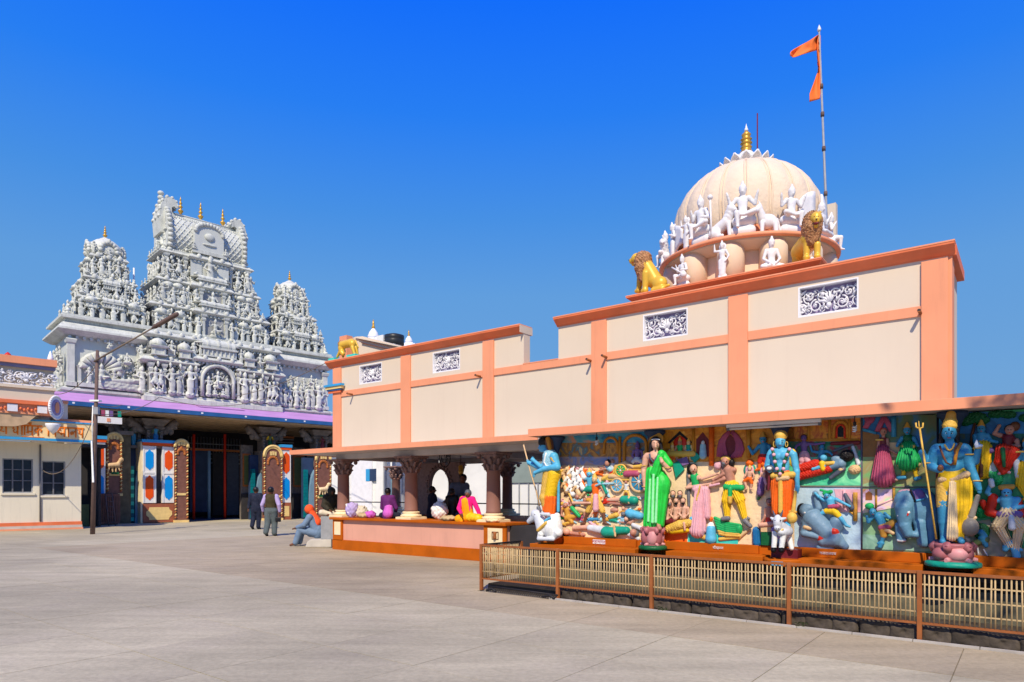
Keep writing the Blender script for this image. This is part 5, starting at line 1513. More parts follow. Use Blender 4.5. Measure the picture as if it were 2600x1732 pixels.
 MB().box(s0, s1, 37.3, 38.2, 0, 4.4).build('shaft', mat('olive_stone', (0.13, 0.105, 0.06), 0.8, var=.35, scale=3, bump=.4), T)
 MB().box(s0 - .1, s1 + .1, 37.2, 38.3, 4.401, 4.6).build('cap', M['stone'], T)
 for px0, px1, lab in ((612, 642, 'brown gate side panel with a green inset left of the blue arch'), (740, 774, 'brown gate side panel with a green inset right of the slim white pillar')):
  a, b = G.s(px0, 38.6), G.s(px1, 38.6)
  T = thing('side_panel', lab, 'gate panel', G, ((a + b) / 2, 38.6, 0), group='side panels of the gate')
  MB().box(a, b, 38.6, 38.8, 0, 4.3).build('panel', M['stone'], T)
  MB().box(a + .15, b - .2, 38.55, 38.599, 2.0, 3.7).build('inset', M['olive'], T)
  fr = MB(); y = 38.53
  fr.box(a + .08, a + .149, y, 38.599, 1.9, 3.8).box(b - .199, b - .13, y, 38.599, 1.9, 3.8).box(a + .15, b - .2, y, 38.599, 1.9, 1.999).box(a + .15, b - .2, y, 38.599, 3.701, 3.8).build('frame', M['woodlight'], T)
  MB().box(a, b, 38.5, 38.599, 0, 1.5).build('foot', M['dark'], T)
 p = 36.2
 a, b = G.s(258, p), G.s(305, p)
 T = thing('folding_gate', 'dark brown folding gate leaf with thin vertical bars beside the utility pole', 'gate', G, ((a + b) / 2, p, 0))
 MB().box(a, b, p + .05, p + .12, 1.38, 1.48).build('rail', M['wood'], T); MB().box(a, b, p + .05, p + .12, .05, .15).build('rail', M['wood'], T)
 for i in range(11):
  x = a + (b - a) * i / 10
  MB().box(x - .025, x + .025, p + .06, p + .11, .151, 1.379).build('bar', M['wood'], T)
 MB().box(a, b, p + .4, p + .5, 0, 1.5).build('backing', M['dark'], T)
 x = G.s(283, 35.6)
 T = thing('ladder', 'short brown metal ladder leaning at the folding gate', 'ladder', G, (x, 35.6, 0))
 for sx in (-.14, .14):
  MB().tube([(x + sx, 35.5, 0), (x + sx, 36.1, 1.5)], .03, 6).build('rail', M['pole'], T)
 for i in range(6):
  f = .1 + i * .16
  MB().tube([(x - .14, 35.5 + .6 * f, 1.5 * f), (x + .14, 35.5 + .6 * f, 1.5 * f)], .022, 6).build('rung', M['pole'], T)
gates()
# ------------------------------------------------------------------ school on the left
STROKES = {   # strokes of the sign's letters on a unit body: headline at y = 1
 'aa': (.42, [[(.28, 1), (.28, 0)]]),
 'dha': (.80, [[(.12, .92), (.22, .78), (.12, .62), (.3, .55), (.16, .38), (.26, .2), (.5, .22), (.62, .42)], [(.62, .86), (.62, 0)]]),
 'ma': (.80, [[(.14, 1), (.14, .45), (.04, .25), (.16, .22), (.24, .38), (.62, .38)], [(.62, 1), (.62, 0)]]),
 'ka': (1.0, [[(.46, 1), (.46, 0)], [(.46, .62), (.28, .72), (.1, .55), (.2, .33), (.46, .52)], [(.46, .62), (.66, .72), (.84, .6), (.78, .36)]]),
 'va': (.78, [[(.6, 1), (.6, 0)], [(.6, .66), (.34, .74), (.12, .52), (.26, .32), (.6, .44)]]),
 'dya': (1.05, [[(.3, 1), (.3, .78)], [(.46, .72), (.14, .74), (.08, .5), (.34, .42), (.46, .3), (.6, .2)], [(.46, .44), (.62, .36), (.86, .42)], [(.86, 1), (.86, 0)]]),
 'la': (.92, [[(.74, 1), (.74, 0)], [(.74, .5), (.56, .66), (.42, .42), (.40, .3), (.28, .66), (.12, .5), (.22, .24)]]),
 'ya': (.78, [[(.1, .86), (.26, .74), (.2, .46), (.4, .36), (.6, .5)], [(.6, 1), (.6, 0)]]),
 'i': (.36, [[(.16, 1), (.16, 0)], [(.16, 1), (.1, 1.22), (.4, 1.34), (.75, 1.18), (.9, 1.0)]]),
 'reph': (0.0, [[(-.35, 1.02), (-.45, 1.25), (-.2, 1.28)]]),
 'sp': (.45, []),
}
def school():
 p = 33.2
 sR, sL = G.s(206, p), -7.0
 T = thing('school_building', 'cream school building with lettered sign board and carved white frieze at the left edge', 'school', G, (sR, p, 0))
 # wall with two window openings
 wn_ = [(G.s(6, p), G.s(84, p), 1.52, 2.9), (G.s(106, p), G.s(166, p), 1.42, 2.84)]
 e = sL
 mb = MB()
 for a, b, c, d in wn_:
  mb.box(e, a, p, p + .25, .32, 3.6).box(a, b, p, p + .25, .32, c).box(a, b, p, p + .25, d, 3.6); e = b
 mb.box(e, sR, p, p + .25, .32, 3.6)
 mb.build('wall', M['school'], T)
 MB().box(sR - .25, sR, p + .251, p + 2, 0, 4.4).build('side_wall', M['school'], T)
 MB().box(sL, sR + .02, p - .05, p + .2, .18, .319).build('orange_plinth', M['terracotta'], T)
 MB().box(sL, sR + .03, p - .08, p + .2, .07, .179).build('plinth', M['step'], T)
 MB().box(sL, sR + .05, p - .12, p + .2, 0.0, .069).build('foot_band', M['coral'], T)
 for i, (a, b, c, d) in enumerate(wn_):
  g = MB().box(a, b, p + .12, p + .14, c, d).build('window', M['glass'], T)
  fr = MB(); t = .045
  fr.box(a, a + t, p + .05, p + .119, c, d).box(b - t, b, p + .05, p + .119, c, d).box(a + t, b - t, p + .05, p + .119, c, c + t).box(a + t, b - t, p + .05, p + .119, d - t, d)
  fr.build('frame', M['greymetal'], g)
  nx = 3 if i == 0 else 2
  for k in range(1, nx):
   x = a + (b - a) * k / nx
   MB().box(x - .025, x + .025, p + .06, p + .118, c + t, d - t).build('mullion', M['grey'], g)
  for k in (.36, .68):
   z = c + (d - c) * k
   MB().box(a + t, b - t, p + .07, p + .117, z - .018, z + .018).build('glazing_bar', M['grey'], g)
  MB().box(a - .06, b + .06, p - .06, p - .001, c - .08, c - .005).build('sill', M['school'], g)
 MB().tube([(G.s(102, p), p - .03, .35), (G.s(102, p), p - .03, 3.5)], .035, 6).build('downpipe', M['grey'], T)
 # sign board, boxed out over the wall
 ps = 32.15
 sS = G.s(236, ps)
 z0, z1 = 3.60, 4.42
 MB().box(sL, sS, ps + .03, p - .001, z0 + .02, z1).build('sign_box', M['school'], T)
 sb = MB().box(sL, sS + .01, ps, ps + .029, z0 + .1, z1 - .06).build('sign_board', M['signcream'], T)
 MB().box(sL, sS + .02, ps - .03, ps + .028, z0, z0 + .099).box(sL, sS + .02, ps - .03, ps + .028, z1 - .059, z1).box(sS + .011, sS + .06, ps - .03, p, z0, z1).build('sign_border', M['cyan'], sb)
 seq = ['ya', 'aa', 'i', 'ma', 'reph', 'ka', 'sp', 'i', 'va', 'dya', 'aa', 'la', 'ya']
 seq = ['dha'] + seq[1:]
 hgt = .38
 total = sum(STROKES[c][0] for c in seq)
 x1 = G.s(213, ps); x0 = G.s(30, ps)
 kx = (x1 - x0) / total
 mb = MB().use(M['signtext'])
 x = x0; zb = z0 + .19
 run = [x0]
 for c in seq:
  w_, st = STROKES[c]
  for j, sk in enumerate(st):
   mb.tube([(x + px * kx, ps - .006 - .001 * j, zb + py * hgt) for px, py in sk], .027, 6)
  if c == 'sp':
   mb.box(run[0], x - .02, ps - .028, ps - .003, zb + hgt - .03, zb + hgt + .03); run = [x + w_ * kx]
  x += w_ * kx
 mb.box(run[0], x, ps - .028, ps - .003, zb + hgt - .03, zb + hgt + .03)
 # the cut word before it
 for sk in ([(-1.6, 1), (-1.6, 0)], [(-1.2, .9), (-1.0, .6), (-1.2, .3), (-.8, .25)], [(-.6, 1), (-.6, 0)], [(-2.4, 1), (-2.4, .2), (-2.0, .2)], [(-3.2, 1), (-3.2, 0)], [(-2.9, .8), (-2.7, .5)]):
  mb.tube([(x0 + px * kx, ps - .006, zb + py * hgt) for px, py in sk], .027, 6)
 mb.box(x0 - 4 * kx, x0 - .3 * kx, ps - .028, ps - .003, zb + hgt - .03, zb + hgt + .03)
 mb.box(G.s(55, ps), G.s(112, ps), ps - .02, ps - .003, z0 + .115, z0 + .135)
 mb.build('lettering', None, sb)
 # white parapet pieces over the sign's right end
 MB().box(G.s(146, 32.6), G.s(172, 32.6), 32.6, 32.9, 4.421, 5.2).build('parapet_panel', M['school'], T)
 MB().box(G.s(146, 32.55), G.s(240, 32.55), 32.5, 32.9, 4.43, 4.55).box(G.s(146, 32.55), G.s(173, 32.55), 32.5, 32.95, 5.201, 5.30).build('parapet_rail', M['coral'], T)
 # projecting porch head in front: ledges, dentils, frieze
 q = 31.9
 e = G.s(141, q)
 B_ = thing('porch_head', 'peach porch head with white scroll frieze, coral coping and dentils at the left edge', 'porch', G, (e, q, 4.4))
 A = lambda px, py: G.at(px, py, q)
 zt = 6.79
 MB().box(sL, e + .03, q - .16, q + .9, zt - .27, zt).build('coping', M['coral'], B_)
 MB().box(sL, e - .01, q - .06, q + .8, zt - .40, zt - .271).build('blue_band', mat('grey_violet', (.22, .22, .36), .6), B_)
 MB().box(sL, e - .05, q + .10, q + .8, 5.69, zt - .401).build('frieze_wall', M['peach'], B_)
 fr = scroll_mesh('frieze', 21, M['carving'], w=1.0, h=.5, dep=.10, n=5, tr=.02)
 o = org_of(B_)
 for k in range(4):
  link_mesh('frieze', fr, B_, (e - .95 - k * 1.75 - o[0], q + .10 - o[1], 5.71 - o[2]), sc=(1.72, 1.3, 1.22))
 MB().box(sL, e, q - .12, q + .9, 5.58, 5.689).build('ledge', M['peach'], B_)
 MB().box(sL, e - .04, q - .03, q + .9, 5.11, 5.579).build('band', M['peach'], B_)
 MB().box(sL, e - .02, q - .14, q + .9, 4.97, 5.109).build('red_ledge', M['terracotta'], B_)
 MB().box(sL, e - .04, q - .02, q + .9, 4.59, 4.969).build('red_frieze', M['coral'], B_)
 for k in range(8):
  x = e - .45 - k * .95
  MB().box(x - .16, x + .16, q - .10, q - .021, 4.66, 4.94).build('dentil_block', M['carving'], B_)
 mb = MB()
 for k in range(60):
  x = e - .3 - k * .12
  mb.ell((x, q - .05, 4.74 + .05 * (k % 2)), (.05, .05, .07), 6, 4)
 mb.build('bead_row', M['terracotta'], B_, kind='stuff')
 # curved dark eave below
 MB().prism([(sL, 4.589), (e - .5, 4.589), (e - .65, 4.53), (e - .8, 4.38), (e - .95, 4.20), (e - 1.3, 4.09), (e - 2.4, 4.04), (sL, 4.01)], q + .02, q + 1.0).build('eave', M['slat'], B_)
 # round medallion at the end, turned half towards the yard
 c = Vector((e - .02, q - .28, 4.9)); ph = R(40)
 hx = Vector((math.sin(ph), math.cos(ph), 0)); nn = Vector((math.cos(ph), -math.sin(ph), 0))
 def disc(r, rz, d0, d1, n=28):
  vs = [tuple(c + hx * r * math.cos(2 * math.pi * k / n) + Vector((0, 0, rz * math.sin(2 * math.pi * k / n))) + nn * d) for d in (d0, d1) for k in range(n)]
  return vs, [tuple(range(n - 1, -1, -1)), tuple(range(n, 2 * n))] + [(k, (k + 1) % n, n + (k + 1) % n, n + k) for k in range(n)]
 md = MB().add(*disc(.40, .42, -.08, .0)).build('medallion', M['white'], B_)
 mb = MB()
 for k in range(30):
  a = 2 * math.pi * k / 30
  p = c + hx * .42 * math.cos(a) + Vector((0, 0, .44 * math.sin(a))) + nn * .0
  mb.ell(tuple(p), (.05, .05, .045), 6, 4)
 mb.build('medallion_teeth', M['carving'], md, kind='stuff')
 MB().add(*disc(.30, .32, .001, .02)).build('medallion_field', M['grille'], md)
 MB().add(*disc(.13, .22, .021, .05)).build('medallion_boss', M['coral'], md)
 MB().lathe([(.02, -.34), (.16, -.2), (.26, 0), (.26, .06)], (c[0] - .1, c[1] + .1, 4.2), 14).build('pendant', M['white'], B_)
 MB().lathe([(.12, 0), (.10, .15), (.02, .42)], (e - .12, q + .3, zt), 10).build('pinnacle', M['white'], B_)
 MB().lathe([(.14, 0), (.10, .1), (.02, .18)], (G.s(23, q), q + .3, zt), 10).build('red_knob', M['red'], B_)
 # dark shop bay between the school and the gate
 a, b = sR + .05, G.s(236, 34.2)
 D = thing('dark_doorway', 'dark open doorway between the school and the gate, low olive wall inside', 'doorway', G, ((a + b) / 2, 34.6, 0))
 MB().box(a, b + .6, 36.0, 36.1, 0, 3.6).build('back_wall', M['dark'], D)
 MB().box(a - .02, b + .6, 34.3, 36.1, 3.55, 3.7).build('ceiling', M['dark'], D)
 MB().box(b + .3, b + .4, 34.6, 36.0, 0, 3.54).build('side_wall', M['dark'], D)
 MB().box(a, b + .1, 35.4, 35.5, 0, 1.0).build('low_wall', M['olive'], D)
 # busy shop boards under the canopy edge
 p = 35.2
 a, b = G.s(247, p), G.s(310, p)
 S = thing('shop_boards', 'white and purple shop boards hung under the canopy beside the utility pole', 'sign', G, ((a + b) / 2, p, 4.2))
 za = G.at(270, 1075, p)[2]
 MB().box(a, b, p, p + .05, za, za + .30).build('white_board', M['panelwhite'], S)
 k = MB(); 
 for i, m in enumerate(('black', 'rose', 'white2', 'purple2', 'black', 'teal2')):
  x = a + (b - a) * i / 6
  MB().box(x, x + (b - a) / 6 - .03, p + .02, p + .06, za + .34, za + .6).build('small_board', M[m], S)
 MB().box((a + b) / 2 - .12, (a + b) / 2 + .02, p - .02, p - .001, za + .08, za + .24).build('red_mark', M['coral'], S)
 mb = MB()
 for x in (a + .1, b - .1): mb.tube([(x, p + .1, za), (x, p + .1, 5.5)], .02, 5)
 mb.build('hangers', M['iron'], S)
school()
def utility_pole():
 Y = 24.6
 X0 = (235 - CX) / F * Y
 b = Vector((X0, Y, 0))
 top = Vector(((247.5 - CX) / F * Y, Y, EYE + (HY - 890) / F * Y))
 T = thing('utility_pole', 'thin leaning brown utility pole with a long raised lamp arm', 'utility pole', N, tuple(b))
 MB().tube([b, b + (top - b) * .5, top], [.085, .07, .055], 10).build('pole', M['pole'], T)
 def at(px, py, Yd=Y): return Vector(((px - CX) / F * Yd, Yd, EYE + (HY - py) / F * Yd))
 a0, a1 = at(239, 918, Y - .05), at(452, 796, Y - 1.2)
 MB().tube([a0, a0 + (a1 - a0) * .72], [.035, .028], 8).build('lamp_arm', M['wire'], T)
 d = (a1 - a0)
 MB().tube([a0 + d * .70, a0 + d * .74, a0 + d * .98, a1], [.03, .08, .085, .05], 8).build('lamp_head', M['pole'], T)
 MB().box(at(231, 0)[0], at(255, 0)[0], Y - .1, Y + .1, at(0, 1020)[2], at(0, 1016)[2]).build('cross_arm', M['whitewall'], T)
 c = at(250, 1045)
 MB().box(c.x - .08, c.x + .10, Y - .2, Y - .08, c.z - .12, c.z + .14).build('meter_box', M['greymetal'], T)
 MB().tube([at(236, 1030), at(234, 1085), at(236, 1130)], .022, 6).build('conduit', M['white2'], T)
 w0 = at(236, 1120); w1 = at(242, 1225)
 MB().prism([(w0.x, w0.z), (w0.x + .05, w0.z), (w1.x + .03, w1.z), (w1.x - .04, w1.z)], Y - .13, Y - .10).build('white_strip', M['white2'], T)
 def wire(p0, p1, sag, lab, r=.014):
  pts = []
  for i in range(15):
   f = i / 14
   v = p0 + (p1 - p0) * f; v.z -= sag * 4 * f * (1 - f); pts.append(v)
  return one('cable', MB().tube(pts, r, 5), M['wire'], lab, 'cable', N, tuple(p0), group='cables from the utility pole')
 wire(at(244, 1052), at(405, 1008, 29.5), .25, 'loose cable rising from the utility pole towards the lilac canopy')
 wire(at(405, 1008, 29.5), at(690, 1006, 33), .45, 'slack cable hanging along the lilac canopy edge')
 wire(at(244, 1024), at(310, 1028, 26), .1, 'short straight cable at the pole cross arm')
 wire(at(240, 1052), at(107, 1193, 27.3), .9, 'slack cable looping from the pole to the school window')
 wire(at(246, 925), at(140, 1001, 27), .3, 'thin cable from the pole top down to the porch head')
 wire(at(600, 1005, 34), at(845, 912, 24), .2, 'pale cable running up from the canopy to the hall corner')
utility_pole()
# ------------------------------------------------------------------ relief gallery: ledge, canopy, painted relief panels, statues
K1, K2, K3, K4, K5, K8 = (1320, 1040, 3.92), (1660, 1040, 3.921), (2000, 1020, 3.5625), (2280, 1000, 3.2656), (1580, 300, 3.267), (840, 800, 8.7125)
QP = 9.00                     # face of the relief boards
def kpx(K, x, y): return K[0] + x / K[2], K[1] + y / K[2]
def mpp(K, x, q): return W.Y(K[0] + x / K[2], q) / F / K[2]
def kat(K, x, y, q, d=0.0):
 m = mpp(K, x, q)
 px, py = kpx(K, x, y)
 return W.at(px, py, q - d * m)
def prims_of(K, q, L):
 out = []
 for p in L:
  o = p[-1] if isinstance(p[-1], dict) else {}
  m = mpp(K, p[1], q)
  if p[0] == 'c':
   _, x0, y0, x1, y1, r0, r1, mt = p[:8]
   d0 = o.get('d0', o.get('d', .7 * r0)); d1 = o.get('d1', o.get('d', .7 * r1))
   pl = o.get('pl'); rg = o.get('rg')
   out.append(cap(kat(K, x0, y0, q, d0), kat(K, x1, y1, q, d1), r0 * m, r1 * m, mt, f=o.get('f', 1.0), pl=(pl[0] * m, pl[1] * m) if pl else None, rg=(rg[0] * m, 2 * math.pi / (rg[1] * m)) if rg else None))
  else:
   _, x, y, rx, rz, mt = p[:6]
   d = o.get('d', .6 * min(rx, rz)); ry = o.get('ry', min(rx, rz)); rg = o.get('rg')
   out.append(ell(kat(K, x, y, q, d), (rx * m, ry * m, rz * m), mt, rot=o.get('rot'), rg=(rg[0] * m, 2 * math.pi / (rg[1] * m)) if rg else None))
 return out
def rel(T, name, K, q, L, hp=4.2, kp=4.0, label=None):
 m = mpp(K, L[0][1], q)
 return solid(name, T, prims_of(K, q, L), hp * m, kp * m, label)
def patch(T, name, K, q, pts, th, m):
 P_ = [kat(K, x, y, q) for x, y in pts]
 return MB().prism([(p[0], p[2]) for p in P_], q - th, q - .0005).build(name, m, T)
def line(T, name, K, q, pts, r, m, d=None, n=6):
 mm = mpp(K, pts[0][0], q)
 return MB().tube([kat(K, x, y, q, r * .7 if d is None else d) for x, y in pts], r * mm, n).build(name, m, T)
def arcp(cx, cy, rx, ry, a0=180, a1=360, n=16):
 return [(cx + rx * math.cos(R(a)), cy + ry * math.sin(R(a))) for a in np.linspace(a0, a1, n)]
def b2(hd, hr, sL, sR, pv, aL=None, aR=None, lL=None, lR=None, skin='skin', top=None, low='yellow', shin=None, hair='hair', crown=None, fat=1.0, d=0.0, pl=None, foot=None, beard=None):
 """a relief figure from traced joints: head, shoulders, hip, arms (elbow, hand), legs (knee, ankle)"""
 top = top or skin; shin = shin or skin
 mx = ((sL[0] + sR[0]) / 2, (sL[1] + sR[1]) / 2)
 wst = (mx[0] + (pv[0] - mx[0]) * .72, mx[1] + (pv[1] - mx[1]) * .72)
 f = fat * hr
 D = lambda x: dict(d=d + x * hr)
 L = [('c', mx[0], mx[1], wst[0], wst[1], 1.12 * f, .9 * f, top, D(.45)), ('c', sL[0], sL[1], sR[0], sR[1], .55 * f, .55 * f, top, D(.45)),
         ('c', wst[0], wst[1], pv[0], pv[1], .92 * f, 1.08 * f, low, D(.45)), ('c', hd[0], hd[1], mx[0], mx[1], .42 * hr, .5 * hr, skin, D(.8)),
         ('e', hd[0], hd[1], .80 * hr, 1.0 * hr, skin, dict(d=d + 1.15 * hr, ry=.85 * hr))]
 if hair: L.append(('e', hd[0], hd[1] - .25 * hr, .95 * hr, .98 * hr, hair, dict(d=d + .8 * hr, ry=.8 * hr)))
 if hr >= 26:
  L += [('e', hd[0] + sx * .30 * hr, hd[1] - .02 * hr, .15 * hr, .10 * hr, 'black', dict(d=d + 1.93 * hr, ry=.12 * hr)) for sx in (-1, 1)]
  L += [('e', hd[0], hd[1] + .52 * hr, .20 * hr, .08 * hr, 'red', dict(d=d + 1.82 * hr, ry=.14 * hr)), ('c', hd[0], hd[1] + .05 * hr, hd[0], hd[1] + .25 * hr, .10 * hr, .15 * hr, skin, dict(d=d + 1.98 * hr))]
 if crown: L += [('c', hd[0], hd[1] - .7 * hr, hd[0], hd[1] - 1.8 * hr, .78 * hr, .3 * hr, crown, D(1.0))]
 if beard: L.append(('e', hd[0], hd[1] + .75 * hr, .5 * hr, .6 * hr, beard, dict(d=d + 1.7 * hr, ry=.4 * hr)))
 for s, a in ((sL, aL), (sR, aR)):
  if a:
   (ex, ey), (hx, hy) = a
   L += [('c', s[0], s[1], ex, ey, .52 * f, .42 * f, top if top != skin and False else skin, D(.6)), ('c', ex, ey, hx, hy, .42 * f, .30 * f, skin, D(.9)), ('e', hx, hy, .36 * f, .36 * f, skin, D(1.0))]
 for i, a in enumerate((lL, lR)):
  if a:
   (kx, ky), (ax, ay) = a
   sx = -1 if i == 0 else 1
   o = D(.6); o2 = D(.55)
   if pl: o['pl'] = pl; o2['pl'] = pl
   L += [('c', pv[0] + sx * .4 * f, pv[1], kx, ky, (1.15 if shin == low else 1.0) * f, (1.05 if shin == low else .75) * f, low, o), ('c', kx, ky, ax, ay, (.95 if shin == low else .68) * f, (.6 if shin == low else .40) * f, shin, o2), ('c', ax, ay, ax + sx * .9 * hr, ay + .35 * hr, .42 * f, .3 * f, foot or shin, D(.6))]
 return L
def mural(name, cols, scale=2.2, dist=1.5):
 if name in MATS: return MATS[name]
 m = mat(name, (1, 1, 1), .5)
 nt = m.node_tree; n = nt.nodes; l = nt.links
 b = n['Principled BSDF']
 tc = n.new('ShaderNodeTexCoord'); no = n.new('ShaderNodeTexNoise'); no.inputs['Scale'].default_value = scale; no.inputs['Detail'].default_value = 4; no.inputs['Distortion'].default_value = dist
 rp = n.new('ShaderNodeValToRGB')
 e = rp.color_ramp.elements
 cols = [tuple(min(255, int(x * 1.15 + 8)) for x in c) for c in cols]
 pos = np.linspace(.30, .70, len(cols))
 e[0].position, e[0].color = pos[0], (*srgb(*cols[0]), 1); e[1].position, e[1].color = pos[-1], (*srgb(*cols[-1]), 1)
 for p_, c in zip(pos[1:-1], cols[1:-1]):
  k = e.new(p_); k.color = (*srgb(*c), 1)
 l.new(tc.outputs['Object'], no.inputs['Vector']); l.new(no.outputs[0], rp.inputs[0]); l.new(rp.outputs[0], b.inputs['Base Color'])
 return m
GS0, GS1 = W.s(1405, QP), W.s(2760, QP)
def gallery():
 T = thing('relief_gallery', 'orange ledged gallery with a coral edged canopy over the painted reliefs', 'gallery', W, (GS0, QP, 0))
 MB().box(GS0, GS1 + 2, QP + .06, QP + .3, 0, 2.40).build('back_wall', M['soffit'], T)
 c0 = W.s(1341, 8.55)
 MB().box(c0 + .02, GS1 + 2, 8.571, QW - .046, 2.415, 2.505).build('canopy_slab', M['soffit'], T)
 MB().box(c0, GS1 + 2, 8.545, 8.570, 2.40, 2.52).box(c0, c0 + .0199, 8.571, 11.3, 2.40, 2.52).build('canopy_fascia', M['coral'], T, bevel=.004)
 # ledge in two steps, in lengths broken by the statue bases
 cuts = [(1345, 1612), (1690, 1936), (2026, 2342), (2470, 2760)]
 up = [(1404, 1618), (1690, 1928), (2028, 2348), (2466, 2760)]
 for a, b in cuts:
  s0, s1 = W.s(a, 8.6), W.s(b, 8.6)
  MB().box(s0, s1, 8.60, 8.95, .632, .706).build('lower_step', M['orange'], T, bevel=.006)
 for a, b in up:
  s0, s1 = W.s(a, 8.95), W.s(b, 8.95)
  MB().box(s0, s1, 8.90, QP + .059, .7065, .818).build('upper_step', M['orange'], T, bevel=.006)
 MB().box(W.s(1345, 8.7), GS1 + 2, 8.72, QP + .059, .55, .631).build('ledge_slab', M['dark'], T)  # near black: shade under the lower step put into its colour
 MB().box(W.s(1600, 8.93), GS1 + 2, 8.96, QP + .055, .632, .815).build('ledge_core', M['orange'], T)
 MB().box(W.s(1330, 9.0), GS1 + 2, 8.85, QP + .05, 0, .43).build('mossy_base', M['mossy'], T)
 MB().box(W.s(1330, 9.0), GS1 + 2, 8.92, QP + .05, .431, .549).build('ledge_shade', M['dark'], T)  # dark strip painted in for the shade beneath the ledge
 # short plates with names
 for (K, x0, y0, x1, y1, txt, m, tm) in ((K1, 728, 1300, 850, 1345, '\u092e\u0939\u093e\u092d\u093e\u0930\u0924', 'white2', 'rose'), (K2, 560, 1362, 725, 1400, '\u091a\u0940\u0930\u0939\u0930\u0923', None, 'white2'), (K3, 262, 1368, 470, 1405, '\u0917\u091c\u0930\u093e\u091c\u0935\u0927', None, 'palegrey')):
  q = 8.90
  a, b = kat(K, x0, y0, q), kat(K, x1, y1, q)
  zc = (kat(K, (x0 + x1) / 2, y0, q)[2] + kat(K, (x0 + x1) / 2, y1, q)[2]) / 2
  hh = abs(a[2] - kat(K, x0, y1, q)[2])
  zc = .762
  pl = None
  if m:
   pl = MB().box(a[0], b[0], q - .008, q - .0005, zc - hh * .45, zc + hh * .45).build('name_plate', M[m], T)
  letters(txt, hh * .95, tm, pl or T, ((a[0] + b[0]) / 2, q - .011, zc))
 # pillars of the gallery behind the statues
 for px in (1410, 1662, 1980, 2418):
  s = W.s(px, 8.92)
  MB().lathe([(.06, .82), (.055, .9), (.05, 2.14), (.06, 2.2), (.11, 2.33), (.15, 2.37), (.15, 2.412)], (s, 8.93, 0), 18).build('pillar', M['navy'], T)
 # fluorescent batten and bare bulbs under the canopy
 a, b = W.s(1846, 8.8), W.s(2085, 8.8)
 B_ = thing('tube_light', 'white fluorescent batten under the gallery canopy above the orange-dhoti statue', 'light', W, (a, 8.9, 2.38))
 MB().box(a, b, 8.77, 8.83, 2.372, 2.413).build('batten', M['white'], B_)
 MB().tube([(a + .03, 8.8, 2.352), (b - .03, 8.8, 2.352)], .014, 8).build('tube', M['bulb'], B_)
 MB().box(a, a + .03, 8.78, 8.82, 2.335, 2.371).box(b - .03, b, 8.78, 8.82, 2.335, 2.371).build('tube_holders', M['grey'], B_)
 for px, lab in ((1515, 'bare spiral bulb hanging above the chariot relief'), (2170, 'bare spiral bulb hanging at the joint of two reliefs')):
  s = W.s(px, 8.75)
  b_ = thing('hanging_bulb', lab, 'bulb', W, (s, 8.75, 2.4), group='bare bulbs under the canopy')
  MB().tube([(s, 8.75, 2.414), (s, 8.75, 2.345)], .006, 6).lathe([(.012, 2.30), (.018, 2.31), (.018, 2.345), (.01, 2.35)], (s, 8.75, 0), 10).build('holder', M['iron'], b_)
  MB().tube([(s + .02 * math.cos(t), 8.75 + .02 * math.sin(t), 2.30 - .004 * t) for t in np.linspace(0, 18, 60)], .007, 6).build('bulb', M['bulb'], b_)
gallery()
def board(K, x0, x1, lab, base):
 s0, s1 = kat(K, x0, 0, QP)[0], kat(K, x1, 0, QP)[0]
 T = thing('wall_relief', lab, 'relief', W, ((s0 + s1) / 2, QP, .82), group='painted relief panels')
 MB().box(s0, s1, QP, QP + .058, .8185, 2.40).build('board', M[base] if isinstance(base, str) else base, T)
 return T
